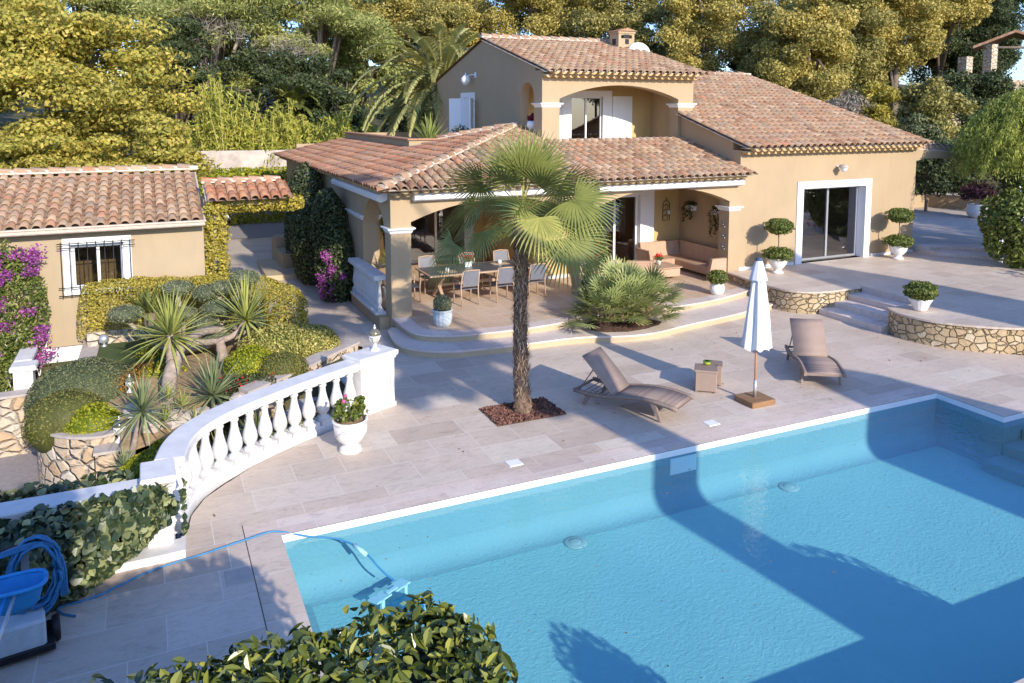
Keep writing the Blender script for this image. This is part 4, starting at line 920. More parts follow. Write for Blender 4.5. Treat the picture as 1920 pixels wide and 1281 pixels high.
# ------------------------------------------------------------------ rock garden masonry
def cw(name,label,edge,back,z0,z1,lip=.05,mat='stone2'):
    t=thing(name,label,'wall',(edge[0][0],edge[0][1],z0)); m=MB(); m.prism(edge+back,(z0,z1-lip),'z'); m.build('wall',M[mat],t,True)
    m=MB(); k=len(edge); m.prism(shrink(edge+back,-.04)[:k]+back,(z1-lip,z1),'z'); m.build('coping',M['cap'],t,True); return t
RW=smooth([(-2.1,17.6),(-2.08,16.7),(-1.95,16.1),(-1.5,15.55),(-1.0,15.3),(-.7,15.38)],2)
cw('round_wall','round pale rubble retaining wall with flat grey coping under the domed shrubs',RW,[(-.7,15.9),(-1.2,16.0),(-1.5,16.5),(-1.65,17.6)],-1.65,-.42)
cw('pedestal','square stone block with grey top carrying a white lantern',[(-1.0,15.0),(-.38,14.98),(-.38,15.55),(-1.0,15.57)],[],-1.65,-.60)
cw('rubble_wall','pale rubble wall with coping beside the lower road at the left edge',[(-9,17.95),(-1.95,18.1)],[(-1.95,18.4),(-9,18.25)],-1.65,-.36)
SW=smooth([(1.55,14.95),(2.3,15.55),(2.95,16.1),(3.6,16.75),(4.15,17.2)],1)
cw('stair_wall','low stone wall with broad pale coping along the top of the garden stairs',SW,[(3.95,17.45),(3.25,16.85),(2.6,16.25),(1.4,15.2)],-1.2,.13)
m=MB()
for k in range(8):
    a=Vector((3.42-.42*k,14.75-.14*k)); m.prism([(a.x,a.y-1.2),(a.x+.42,a.y-1.0),(a.x+.75,a.y+1.75),(a.x-.1,a.y+1.2)],(-1.7,-.02-.16*k-.001*k),'z')
S('garden_stairs',m,M['cap'])
m=MB(); m.prism([(-1.35,19.7),(-.1,19.72),(-.1,20.2),(-1.35,20.2)],(-.5,.33),'z'); o=m.build('low_stone_wall',M['stone2']); tag(o,'short low wall of large pale stones below the golden hedge','wall')
m=MB(); m.prism([(-1.5,17.4),(-1.15,17.4),(-1.1,20.28),(-1.45,20.28)],(-1.6,.02),'z'); o=m.build('ramp_wall',M['cap']); tag(o,'sloping grey coping strip between the garage door and the lawn','wall')
m=MB(); n=m.vs([(x,y,.045) for x,y in ((-1.1,17.3),(.25,17.5),(.1,19.7),(-1.1,19.68))]); m.face(range(n,n+4)); o=m.build('lawn',leaf('short_grass',(.07,.10,.03),(.12,.16,.05),None,.9,0,3),recalc=False); tag(o,'small patch of short green lawn below the stone wall','lawn',kind='stuff')
m=MB(); m.lathe([(.06,0),(.06,.03),(.02,.05),(.02,.10)],10,c=(-1.0,19.45,.05)); m.lathe([(.05,.08),(.10,.12),(.11,.2),(.07,.27),(.0,.28)],12,c=(-1.0,19.45,.05)); o=m.build('spotlight',M['alu']); tag(o,'small round silver spotlight on the lawn by the low stone wall','lamp')
# white ramp railing near garage door
t=thing('balustrade','short white balustrade with square pillar beside the garage door ramp','balustrade',(-2.55,18.6,-1.6)); 
m=MB(); m.box(-2.62,-2.27,18.45,18.8,-1.6,.0); m.build('pillar',M['white2'],t,True); m=MB(); m.bbox(-2.68,-2.2,18.4,18.86,0,.1,.03); m.bbox(-2.66,-2.32,18.86,20.28,0.02,.11,.02); m.build('top_rail',M['white2'],t,True)
m=MB(); m.box(-2.6,-2.4,18.8,20.28,-1.6,-.75); m.build('wall',M['garage'],t,True)
b=baluster_mesh(.75,.07).build('baluster',M['white2'],t); 
for k in range(6):
    c=b if k==0 else b.copy(); 
    if k: COL.objects.link(c); c.parent=t
    c.location=(.05,.35+.22*k,.87)
# rocks
for i,(x,y,s) in enumerate(((-.1,15.25,.28),(.35,15.05,.24),(.75,14.95,.2),(1.15,14.95,.18),(-.35,15.75,.2),(1.45,15.1,.2))):
    V,_=blob((0,0,0),(1,1,1),1); m=MB(); R=[]; seg=9
    for q in range(1,6):
        th=PI*q/6; R.append([(x+s*1.25*math.sin(th)*math.cos(k*2*PI/seg)*(1+.25*random.uniform(-1,1)),y+s*math.sin(th)*math.sin(k*2*PI/seg)*(1+.25*random.uniform(-1,1)),zg(x,y)+.05-s*.75*math.cos(th)*(1+.12*random.uniform(-1,1))) for k in range(seg)])
    m.loft(R,True,True); o=m.build('garden_rock',M['stone2'] if 0 else M['cap']); tag(o,'rough pale rock among the yuccas of the rock garden','rock','rocks in the rock garden')
# ------------------------------------------------------------------ pots
def pot(nm,label,x,y,z,prof,mat,flute=0,nf=0,seg=28,extra=None,group=None):
    t=thing(nm,label,'potted plant',(x,y,z),0,group); m=MB(); m.lathe(prof,seg,capb=False,flute=flute,nf=nf); m.build('pot',mat,t); r=prof[-1][0]; h=prof[-1][1]
    m=MB(); m.lathe([(.001,h-.06),(r*.98,h-.05)],seg,capa=False,capb=True); m.build('potting_soil',M['soil'],t); return t
def core(c,r,mat,parent,k=.9):
    m=MB(); seg=16; R=[]
    for i in range(1,9):
        th=PI*i/9; R.append([(c[0]+k*r[0]*math.sin(th)*math.cos(q*2*PI/seg),c[1]+k*r[1]*math.sin(th)*math.sin(q*2*PI/seg),c[2]-k*r[2]*math.cos(th)) for q in range(seg)])
    m.loft(R,True,True,sm=True); return m.build('inner_foliage',L[mat],parent)
def ball(t,c,r,n,mat,ls=.03,lw=.02,nm='foliage',bumpy=.06,zmin=-1,depth=.15):
    core(c,r,mat,t,.84)
    return foliage(nm,L[mat],[blob(c,r,n,depth,zmin,bumpy,4)],ls,lw,t,.7)
# urn with garland
t=pot('planter_urn','large white garland urn with red and white flowers beside the balustrade',2.72,11.9,0,[(.16,0),(.21,.0),(.215,.03),(.19,.05),(.195,.07),(.165,.09),(.13,.12),(.125,.14),(.20,.18),(.26,.26),(.29,.36),(.30,.48),(.295,.53),(.325,.55),(.33,.575),(.31,.59),(.285,.58)],M['pot'],seg=36)
m=MB()
for s in range(3):
    a0=s*2*PI/3-2.2; pts=[]
    for k in range(15):
        u=k/14; a=a0+u*2*PI/3; zz=.47-.17*math.sin(PI*u)**.8; r={0:0}.get(1,0); rr=.308-.03*max(0,(.46-zz)/.17)**1.5; pts.append((rr*math.cos(a),rr*math.sin(a),zz))
    m.tube([(p[0],p[1],p[2]+.006*(-1)**q) for q,p in enumerate(pts)],[.007+.010*math.sin(PI*k/14) for k in range(15)],7)
m.build('garland',plain('worn_white_relief',(.62,.55,.50),.7,0,.4,30,.5),t)
foliage('leaves',L['box'],[blob((0,0,.70),(.29,.27,.16),330,.8,-.6,.3),blob((-.14,-.03,.82),(.13,.12,.16),130,.8),blob((.2,.02,.82),(.1,.1,.14),110,.8)],.085,.075,t,.9,2)
m=MB()
for p in [(-.13,-.1,.95),(.27,.05,.9),(-.05,.08,.98)]: m.ico(p,.035)
m.build('red_flower',M['pink'],t)
V,a=leaves(np.array([-.05,-.02,.80])+RS.randn(60,3)*[.07,.07,.07],sph(60),.06,.055,.8); np_mesh('white_flower',V,4,M['whitef'],t,a)
t.scale=(.84,.84,.88)
# ribbed blue-white pot with ball (dining step)
t=pot('potted_ball','round clipped bush in a pale ribbed pot on the step by the corner pillar',6.07,16.95,.32,[(.13,0),(.15,.01),(.19,.08),(.215,.2),(.215,.3),(.19,.34),(.225,.37),(.23,.40),(.2,.40)],M['potgrey'],.035,14,56); ball(t,(0,0,.53),(.215,.215,.22),2200,'topiary')
t=pot('potted_bush','low leafy bush in a smooth white round pot beside the wicker sofa',13.89,16.84,.32,[(.10,0),(.14,.01),(.19,.09),(.205,.18),(.18,.28),(.15,.32),(.155,.34),(.13,.34)],M['pot']); ball(t,(0,0,.47),(.28,.28,.2),1500,'box',.06,.03,bumpy=.12)
def footed(nm,label,x,y,z,s=1.0):
    t=pot(nm,label,x,y,z,[(.15*s,0),(.17*s,.02*s),(.15*s,.05*s),(.10*s,.08*s),(.10*s,.11*s),(.17*s,.17*s),(.24*s,.27*s),(.27*s,.38*s),(.27*s,.42*s),(.29*s,.44*s),(.25*s,.44*s)],M['pot'],seg=30)
    ball(t,(0,0,.56*s),(.42*s,.42*s,.20*s),1800,'box',.06,.035,bumpy=.22)
    m=MB(); m.tube([(0,0,.4*s),(.01,0,.9*s),(0,.01,1.3*s)],.016); m.build('stem',M['bark'],t)
    ball(t,(0,0,1.36*s),(.40*s,.40*s,.24*s),2000,'box',.055,.035,nm='crown',bumpy=.18); return t
footed('potted_topiary','sunlit double topiary in an ornate white footed pot between sofa pillar and patio door',16.47,17.33,.59)
footed('potted_topiary','shaded double topiary in a white footed pot right of the patio door',21.5,17.4,.59,1.02)
t=pot('potted_bush','leafy green bush in a white ribbed bowl on the curved stone wall coping',16.42,12.62,.59,[(.12,0),(.14,.01),(.16,.06),(.22,.2),(.26,.27),(.27,.30),(.24,.30)],M['pot'],.03,16,48); ball(t,(0,0,.46),(.37,.35,.23),2600,'box',.065,.038,bumpy=.18,depth=.3)
t=pot('potted_plant','dark red leafed plant in a round white pot in the shaded court',31.56,21.8,.77,[(.25,0),(.4,.15),(.45,.35),(.4,.55),(.42,.6),(.36,.6)],M['pot']); foliage('foliage',leaf('dark_red_leaf',(.05,.015,.02),(.10,.03,.035)),[blob((0,0,1.0),(.65,.65,.5),700,.8,-.5,.2)],.25,.08,t,.8)
# niche pot upstairs
t=pot('potted_plant','red leafed plant in a white round pot in the arched niche of the upper floor',10.85,21.95,4.66,[(.1,0),(.16,.04),(.2,.14),(.18,.25),(.15,.29),(.12,.29)],M['pot']); foliage('foliage',leaf('wine_red_leaf',(.10,.01,.02),(.25,.03,.05)),[blob((0,0,.38),(.17,.17,.12),220,.7)],.09,.06,t,.9)
t=thing('potted_plant','small dark shrub in front of the upper gable window shutters','potted plant',(10.1,26.2,4.0)); foliage('foliage',L['boug'],[blob((0,0,.45),(.35,.35,.3),500,.8)],.1,.05,t,.9); m=MB(); m.lathe([(.12,0),(.17,.2),(.16,.2)],12,capb=False); m.build('pot',M['clay'],t)
# ------------------------------------------------------------------ dining table and chairs
teak=wood('pale_teak',(.36,.24,.16),(.50,.36,.25)); slate=plain('slate_table_top',(.10,.105,.125),.35,0,.15,3,.05,.5); mesh_=plain('grey_mesh_seat',(.16,.165,.19),.6,0,.1,10,.1); matl=wood('woven_placemat',(.45,.35,.22),(.58,.47,.32),8)
tb_=thing('dining_table','long dining table with slate top and teak cross legs','table',(8.0,19.55,.32),0)
m=MB(); m.bbox(-1.55,1.55,-.62,.62,.71,.745,.008)
m.build('tabletop_frame',teak,tb_)
m=MB()
for k in range(8): m.box(-1.48+.372*k,-1.48+.372*k+.36,-.55,.55,.745,.752)
m.build('tabletop',slate,tb_)
for sx in (-1,1):
    m=MB()
    for a,b in (((-.45),(.45)),((.45),(-.45))): m.loft([[(sx*1.1-.04,a-.05,0),(sx*1.1+.04,a-.05,0),(sx*1.1+.04,a+.05,0),(sx*1.1-.04,a+.05,0)],[(sx*1.1-.041*(1 if a<0 else .8),b-.05,.71),(sx*1.1+.041,b-.05,.71),(sx*1.1+.041,b+.05,.71),(sx*1.1-.041,b+.05,.71)]],True,True)
    m.build('leg',teak,tb_)
m=MB(); m.box(-1.06,1.06,-.035,.035,.33,.40); m.build('stretcher',teak,tb_)
def chair(x,y,rz,lab,first=[]):
    if not first:
        t=thing('dining_chair',lab,'chair'); 
        for sx in (-1,1):
            m=MB(); m.tube([(sx*.235,-.22,0),(sx*.24,-.2,.42),(sx*.25,-.22,.63)],.019,8); m.tube([(sx*.25,-.22,.63),(sx*.25,.1,.64),(sx*.245,.22,.62)],.017,8); m.build('front_leg',teak,t)
            m=MB(); m.tube([(sx*.235,.30,0),(sx*.24,.24,.42),(sx*.24,.27,.62),(sx*.225,.36,.92)],.019,8); m.build('rear_leg',teak,t)
        m=MB(); m.tube([(-.225,.36,.92),(0,.39,.935),(.225,.36,.92)],.02,8); m.tube([(-.235,.25,.5),(.235,.25,.5)],.014); m.build('top_rail',teak,t)
        m=MB(); m.loft([[(x_,-.22+.46*v,.43-.015*math.sin(PI*v)) for x_ in (-.225,.225)]+[(x_,-.22+.46*v,.415-.015*math.sin(PI*v)) for x_ in (.225,-.225)] for v in (0,.25,.5,.75,1)],True,True); m.build('seat',mesh_,t)
        m=MB(); m.loft([[(-.21,.262+.10*v,.5+.41*v),(.21,.262+.10*v,.5+.41*v),(.21,.275+.10*v,.5+.41*v),(-.21,.275+.10*v,.5+.41*v)] for v in (0,.5,1)],True,True); m.build('backrest',mesh_,t)
        first.append(t)
    else: t=copy_tree(first[0]); t['label']=lab
    t['group']='chairs round the dining table'; t.location=(x,y,.32); t.rotation_euler=(0,0,rz); return t
chair(7.35,18.75,PI+.05,'teak and grey chair on the pool side of the table, leftmost there')
chair(8.35,18.72,PI-.04,'teak and grey chair in the middle of the pool side of the table')
chair(9.3,18.8,PI,'teak and grey chair on the pool side, mostly behind the palm trunk')
chair(6.1,19.55,PI/2,'teak and grey chair at the left head of the table')
chair(6.95,20.35,0,'teak and grey chair across the table, leftmost, by the glass door')
chair(8.15,20.35,.06,'teak and grey chair across the table behind the flower pot')
chair(9.2,20.35,0,'teak and grey chair across the table by the dining wall')
for x,y,l in ((7.05,19.3,'left'),(8.75,19.75,'right')):
    m=MB(); m.box(x-.23,x+.23,y-.16,y+.16,1.073,1.077); tag(m.build('placemat',matl),'woven straw placemat at the %s end of the dining table'%l,'placemat')
    m=MB(); m.lathe([(.05,0),(.055,.05),(.045,.1),(.04,.1)],12,c=(x,y,1.078)); tag(m.build('candle_jar',M['whitef']),'small white candle jar on the %s placemat'%l,'candle jar')
t=thing('potted_flower','red flowers in a white cube pot in the middle of the dining table','potted plant',(7.8,19.75,1.073)); m=MB(); m.loft([[(-.09,-.07,0),(.09,-.07,0),(.09,.07,0),(-.09,.07,0)],[(-.11,-.085,.14),(.11,-.085,.14),(.11,.085,.14),(-.11,.085,.14)]],True,True); m.build('pot',M['pot'],t); foliage('foliage',L['box'],[blob((0,0,.2),(.16,.14,.08),150,.7)],.06,.03,t,.9)
V,a=leaves(np.array([0,0,.25])+RS.randn(90,3)*[.08,.07,.03],sph(90),.05,.04,.8); np_mesh('flowers',V,4,M['red'],t,a)
# ------------------------------------------------------------------ wicker lounge set
wk=woven('tan_wicker',(.40,.25,.16),(.60,.40,.27),220)
def slab_(mb,x0,x1,y0,y1,z0,z1,b=.04,M_=None): mb.bbox(x0,x1,y0,y1,z0,z1,b,M_)
sofa=thing('wicker_sofa','L shaped tan wicker sofa in the corner of the loggia','sofa',(14.9,19.6,.32))
m=MB(); slab_(m,.0,.75,-1.35,1.2,.12,.36); m.build('seat',wk,sofa)
m=MB(); m.loft([[(.55,y,.36),(.62,y,.80),(.72,y,.80),(.78,y,.3)] for y in (-1.35,1.3)],True,True); m.build('backrest',wk,sofa)
m=MB(); slab_(m,-.9,.0,.45,1.2,.12,.355); m.build('side_seat',wk,sofa)
m=MB(); m.loft([[(x,1.0,.36),(x,1.1,.80),(x,1.22,.80),(x,1.25,.3)] for x in (-.9,.55)],True,True); m.build('side_backrest',wk,sofa)
m=MB(); m.loft([[(x,y0,z) for x,y0,z in ((-.25,-1.45,.08),(.75,-1.45,.08),(.78,-1.45,.66),(-.12,-1.45,.66))],[(x,y0,z) for x,y0,z in ((-.25,-1.33,.08),(.75,-1.33,.08),(.78,-1.33,.66),(-.12,-1.33,.66))]],True,True); m.build('armrest',wk,sofa)
m=MB(); m.loft([[(-.9,.45,.08),(-.9,1.2,.08),(-.98,1.22,.64),(-.98,.5,.64)],[(-.82,.45,.08),(-.82,1.2,.08),(-.88,1.22,.64),(-.88,.5,.64)]],True,True); m.build('side_armrest',wk,sofa)
for x,y in ((-.15,-1.3),(.65,-1.3),(-.85,.5),(.65,1.1)):
    m=MB(); m.lathe([(.03,0),(.035,.03),(.03,.12)],8,c=(x,y,0)); m.build('leg',M['alu'],sofa)
def armchair(x,y,rz,lab,first=[]):
    if not first:
        t=thing('wicker_armchair',lab,'armchair'); m=MB(); slab_(m,-.3,.3,-.35,.3,.12,.38); m.build('seat',wk,t)
        m=MB(); m.loft([[(-.4,.22,.1),(.4,.22,.1),(.4,.36,.1),(-.4,.36,.1)],[(-.38,.36,.78),(.38,.36,.78),(.38,.46,.78),(-.38,.46,.78)]],True,True); m.build('backrest',wk,t)
        for sx in (-1,1): m=MB(); m.loft([[(sx*.3,-.4,.08),(sx*.42,-.4,.08),(sx*.45,-.38,.58),(sx*.33,-.38,.58)],[(sx*.3,.3,.08),(sx*.42,.3,.08),(sx*.45,.36,.60),(sx*.33,.36,.60)]],True,True); m.build('armrest',wk,t)
        first.append(t)
    else: t=copy_tree(first[0]); t['label']=lab
    t.location=(x,y,.32); t.rotation_euler=(0,0,rz); t['group']='wicker armchairs'; return t
armchair(12.05,19.9,PI/2+.25,'tan wicker armchair in front of the loggia glass door beside the climbing rose')
armchair(12.6,18.7,PI*.85,'tan wicker armchair with its back to the dwarf palms')
ct=thing('coffee_table','low tan wicker coffee table between the armchairs and the sofa','table',(13.75,19.2,.32)); m=MB(); slab_(m,-.4,.4,-.4,.4,.12,.36,.03); m.build('table_body',wk,ct); m=MB(); m.bbox(-.44,.44,-.44,.44,.36,.39,.01); m.build('tabletop',wk,ct)
t=thing('potted_flower','red geranium in a small white pot on the wicker coffee table','potted plant',(13.72,19.3,.712)); m=MB(); m.lathe([(.06,0),(.08,.14),(.085,.15),(.07,.15)],14,capb=False); m.build('pot',M['pot'],t); foliage('foliage',L['box'],[blob((0,0,.2),(.13,.13,.07),130,.7)],.06,.05,t,.9); V,a=leaves(np.array([0,0,.27])+RS.randn(80,3)*[.07,.06,.03],sph(80),.05,.04,.8); np_mesh('flowers',V,4,M['red'],t,a)
# wall decorations
t=thing('wall_candle_holder','arched black wrought iron candle holder on the loggia back wall','wall decoration',(15.16,20.97,1.75)); m=MB(); w_=.13
m.tube([(-w_,0,0),(-w_,0,.5)]+[(-w_*math.cos(PI*k/8),0,.5+w_*math.sin(PI*k/8)) for k in range(9)]+[(w_,0,0),(-w_,0,0)],.01,6)
for z in (.12,.3,.45): m.tube([(-w_,0,z),(0,-.01,z+.06),(w_,0,z)],.007,5)
for k in range(6): m.tube([(0,-.02,.05+.08*k),(.07*(-1)**k,-.02,.1+.08*k),(.02,-.02,.14+.08*k)],.007,5)
m.tube([(0,0,.62),(0,0,.72)],.012,6); m.build('frame',M['dark'],t); m=MB(); m.lathe([(.045,.2),(.045,.32),(.04,.32)],12,c=(.05,-.07,0)); m.build('candle',M['whitef'],t)
def wallpot(x,y,z,lab,drop):
    t=thing('wall_planter',lab,'wall planter',(x,y,z)); t['group']='planters on the loggia side wall'; m=MB(); m.loft([[(-.14,-.16,0),(0,-.16,0),(0,.16,0),(-.14,.16,0)],[(-.17,-.19,.17),(0,-.19,.17),(0,.19,.17),(-.17,.19,.17)]],True,True); m.build('box',M['white'],t)
    cl=[blob((-.1,0,.2),(.17,.25,.1),220,.6)]
    for k in range(5):
        y0=random.uniform(-.2,.25); n=int(60*drop)+10; u=RS.rand(n)**.7; cl.append((np.stack([-.2-.03*RS.rand(n),y0+.07*RS.randn(n)*.6+.05*np.sin(u*7),.15-u*drop*random.uniform(.5,1)],1),sph(n)))
    foliage('trailing_plant',L['boug'],cl,.06,.045,t,.9)
wallpot(15.71,20.3,2.12,'white wall planter with trailing ivy, the one nearer the loggia corner',.55); wallpot(15.71,18.95,2.12,'white wall planter with long trailing ivy behind the right pillar capital',.9)
for k,z in enumerate((1.95,1.62,1.3)):
    t=thing('star_ornament',['rusty star flower ornament, uppermost of three on the right pillar side','rusty star flower ornament, middle of three on the right pillar side','rusty star flower ornament, lowest of three on the right pillar side'][k],'wall decoration',(15.285,18.32,z)); m=MB()
    for q in range(8):
        a=q*PI/4; m.tube([(0,0,0),(-.012,.12*math.cos(a),.12*math.sin(a))],[.02,.006],5)
    m.build('petals',M['grey'],t); m=MB(); m.ico((-.01,0,0),.03); m.build('centre',M['grey'],t)
# ------------------------------------------------------------------ sun loungers
wl=woven('taupe_wicker',(.22,.15,.115),(.44,.33,.265),170); wfr=plain('taupe_wicker_frame',(.26,.19,.15),.6,0,.15,20,.3)
def lounger(lab):
    t=thing('sun_lounger',lab,'sun lounger'); 
    # local: x across (-.33..33), y from foot (-1.0) to head (1.0)
    def bz(y): return .30+.055*math.sin((y+1.0)*PI*.95) -.03*max(0,y)
    ys=[-1.0+.1*k for k in range(13)]
    m=MB(); m.loft([[(-.33,y,bz(y)+.0),(.33,y,bz(y)),(.33,y,bz(y)-.025),(-.33,y,bz(y)-.025)] for y in ys],True,True,sm=True); m.build('seat',wl,t)
    m=MB(); R=[]
    for k in range(9):
        v=k/8; y=.2+.62*v-.05*math.sin(PI*v); z=bz(.2)+.62*v-.03*math.sin(PI*v); R.append([(-.33,y,z),(.33,y,z),(.33,y+.02,z-.02),(-.33,y+.02,z-.02)])
    m.loft(R,True,True,sm=True); m.build('backrest',wl,t)
    for sx in (-1,1):
        m=MB(); P=[-1.02+.125*k for k in range(17)]; m.loft([[(sx*.33,y,bz(y)+.012),(sx*.385,y,bz(y)+.012),(sx*.385,y,bz(y)-.05),(sx*.33,y,bz(y)-.05)] for y in P],True,True,sm=True); m.build('side_frame',wfr,t)
        for y0,y1 in ((-.62,-.74),(.62,.76)):
            m=MB(); m.loft([[(sx*.33,y0,bz(y0)-.03),(sx*.38,y0,bz(y0)-.03),(sx*.38,y0+.11,bz(y0)-.03),(sx*.33,y0+.11,bz(y0)-.03)],[(sx*.335,y1,0),(sx*.375,y1,0),(sx*.375,y1+.04,0),(sx*.335,y1+.04,0)]],True,True); m.build('leg',wfr,t)
        m=MB(); m.tube([(sx*.3,.9,bz(.9)-.01),(sx*.29,.62,.66)],.012,6); m.build('backrest_prop',wfr,t)
    for y in (-.98,-.62,.25,.98): m=MB(); m.box(-.33,.33,y-.02,y+.02,bz(y)-.05,bz(y)-.015); m.build('crossbar',wfr,t)
    for k in range(5): 
        m=MB(); m.box(-.33,.33,.42+.1*k-.006,.42+.1*k+.006,bz(.5)-.03,bz(.5)-.02); m.build('support_wire',wfr,t)
    return t
l1=lounger('taupe wicker sun lounger half in shade, the one nearer the palm trunk')
def orient(t,foot,head,z=0):
    f=Vector(foot);h=Vector(head); c=(f+h)/2; d=h-f; t.location=(c.x,c.y,z); t.rotation_euler=(0,0,math.atan2(d.y,d.x)-PI/2)
orient(l1,(8.22,10.72),(7.2,12.46)); 
l2=copy_tree(l1); l2['label']='sunlit taupe wicker sun lounger right of the folded parasol'; orient(l2,(11.55,10.82),(12.66,12.49)); 
for l in (l1,l2): l['group']='sun loungers on the pool deck'
# side tables
def stool(lab,first=[]):
    if not first:
        t=thing('wicker_side_table',lab,'side table'); m=MB(); m.bbox(-.2,.2,-.2,.2,.03,.40,.015); m.build('table_body',wl,t); m=MB(); m.bbox(-.215,.215,-.215,.215,.40,.43,.01); m.build('tabletop',wl,t)
        for x in (-.17,.17):
            for y in (-.17,.17): m=MB(); m.box(x-.02,x+.02,y-.02,y+.02,0,.03); m.build('foot',wfr,t)
        first.append(t)
    else: t=copy_tree(first[0]); t['label']=lab
    t['group']='wicker side tables between the loungers'; return t
s1=stool('taupe wicker cube side table with a lime green bowl on it, nearer the pool'); s1.location=(9.5,11.77,0); s1.rotation_euler=(0,0,-.68)
s2=stool('taupe wicker cube side table half hidden behind the one with the bowl'); s2.location=(9.85,12.0,0); s2.rotation_euler=(0,0,-.70); s2.scale=(.85,.85,.93)
m=MB(); m.lathe([(.03,0),(.06,.01),(.08,.04),(.075,.07),(.055,.08),(.05,.07)],20,c=(9.62,11.9,.43),capb=False); m.lathe([(.001,.03),(.06,.03)],20,c=(9.62,11.9,.43),capa=False); o=m.build('bowl',plain('lime_green_glaze',(.42,.50,.05),.25,0,.1,5,0,.5)); tag(o,'small lime green bowl on the wicker side table','bowl')
# parasol
ps_=thing('parasol','folded white parasol on a wooden pole and square wooden base','parasol',(9.88,10.86,0)); wbr=wood('oiled_wood_base',(.20,.10,.045),(.32,.18,.08),2); wpl=wood('parasol_pole_wood',(.50,.25,.13),(.62,.34,.19),2,(8,8,1))
m=MB(); Mz=Matrix.Rotation(math.radians(0),4,'Z'); m.bbox(-.27,.27,-.25,.25,.0,.10,.01,Mz)
m.build('base',wbr,ps_); m=MB(); m.lathe([(.032,.10),(.032,.42),(.026,.42)],14); m.build('sleeve',M['alu'],ps_); m=MB(); m.lathe([(.022,.1),(.022,2.6)],12); m.build('pole',wpl,ps_)
cv,tt,bb_=nodes('parasol_canvas'); v_=oc(tt); r_=ramp(tt,[(0,(.74,.73,.71)),(1,(.70,.71,.72))],None); sx_=N(tt,'ShaderNodeSeparateXYZ'); tt.links.new(v_,sx_.inputs[0]); mr=N(tt,'ShaderNodeMapRange'); mr.inputs[1].default_value=1.0; mr.inputs[2].default_value=2.7; tt.links.new(sx_.outputs[2],mr.inputs[0]); tt.links.new(mr.outputs[0],r_.inputs[0]); tt.links.new(r_.outputs[0],bb_.inputs['Base Color']); bb_.inputs['Roughness'].default_value=.85  # canvas turns faintly blue grey toward the top, imitating shade
m=MB(); R=[]; seg=64
for z,r,am in ((1.02,.235,.32),(1.06,.225,.34),(1.3,.20,.32),(1.6,.175,.30),(1.9,.145,.26),(2.15,.12,.2),(2.38,.09,.15),(2.5,.06,.1)):
    R.append([(r*(1+am*(.65*math.cos(8*a+.6*math.sin(a))+.35*math.cos(5*a+z*2)))*math.cos(a),r*(1+am*(.65*math.cos(8*a+.6*math.sin(a))+.35*math.cos(13*a-z)))*math.sin(a),z+.03*math.cos(8*a)*(1 if z<1.1 else 0)) for a in [2*PI*k/seg for k in range(seg)]])
m.loft(R,False,True,sm=True); m.build('canopy',cv,ps_)
m=MB(); m.lathe([(.155,2.26),(.15,2.28),(.075,2.56),(.06,2.6),(.06,2.62)],32,flute=.05,nf=8); m.build('canopy_vent',cv,ps_); m=MB(); m.lathe([(.065,2.615),(.07,2.64),(.03,2.67),(.0,2.67)],14); m.build('top_cap',plain('navy_cap',(.05,.08,.12)),ps_)
# ------------------------------------------------------------------ pool things
for x,y,l in ((5.35,9.42,'nearer the palm'),(9.35,9.42,'nearer the parasol')):
     t=thing('pool_drain','round white floor drain in the pool, the one %s'%l,'drain',(x,y,FZ)); t['group']='floor drains'; m=MB(); m.lathe([(.17,0.004),(.16,.015),(.10,.018)],28,capb=False); m.build('ring',M['drain'],t); m=MB(); m.lathe([(.10,.012),(.09,.022),(.03,.026),(.001,.026)],24,capa=False); m.build('grate',M['drain'],t)
m=MB(); m.lathe([(.11,.004),(.1,.025),(.0,.03)],20,c=(1.62,9.2-.45,FZ)); o=m.build('pool_inlet',M['potgrey']); tag(o,'small round ribbed inlet in the pool corner above the hedge','inlet')
m=MB(); m.box(7.25,7.75,PY1-.012,PY1-.002,-.40,-.14); o=m.build('skimmer_opening',M['rim']); tag(o,'white rectangular skimmer frame in the shaded strip of the pool wall','skimmer')
rb_=thing('pool_robot','blue pool cleaning robot with two pale flaps on the pool floor','pool robot',(2.62,8.85,FZ),math.radians(28)); rb_.scale=(.8,.8,.72); blu=plain('robot_blue_plastic',(.02,.16,.28),.35,0,.3,9,0); pw=plain('robot_pale_plastic',(.55,.68,.74),.4,0,.05,9,0)
m=MB(); m.loft([[(-.26,-.2,.03),(.26,-.2,.03),(.26,.2,.03),(-.26,.2,.03)],[(-.26,-.21,.14),(.26,-.21,.14),(.26,.21,.14),(-.26,.21,.14)],[(-.2,-.14,.24),(.2,-.14,.24),(.2,.15,.24),(-.2,.15,.24)]],True,True); m.build('body',blu,rb_)
for sx in (-1,1): m=MB(); m.bbox(sx*.3-.05,sx*.3+.05,-.27,.27,.0,.13,.03); m.build('side_track',pw,rb_)
for sx in (-1,1):
    m=MB(); m.box(sx*.2-.15,sx*.2+.15,.12,.34,.36,.385,Matrix.Rotation(-.15,4,'X')); m.box(sx*.24-.03,sx*.24+.03,.16,.2,.12,.36); m.build('flap',pw,rb_)
m=MB(); m.box(-.1,.1,.2,.26,.37,.39); m.build('handle',pw,rb_); m=MB(); m.box(-.04,.05,-.05,.02,.24,.245); m.build('light',M['clay'] if 0 else plain('robot_yellow_light',(.6,.5,.2)),rb_)
cab=plain('blue_cable',(.05,.22,.42),.4,0,.1,8,0)
def curve(P,it=3): 
    for _ in range(it):
        Q=[P[0]]
        for a,b in zip(P,P[1:]): a=Vector(a);b=Vector(b); Q+= [tuple(a*.75+b*.25),tuple(a*.25+b*.75)]
        P=Q+[P[-1]]
    return P
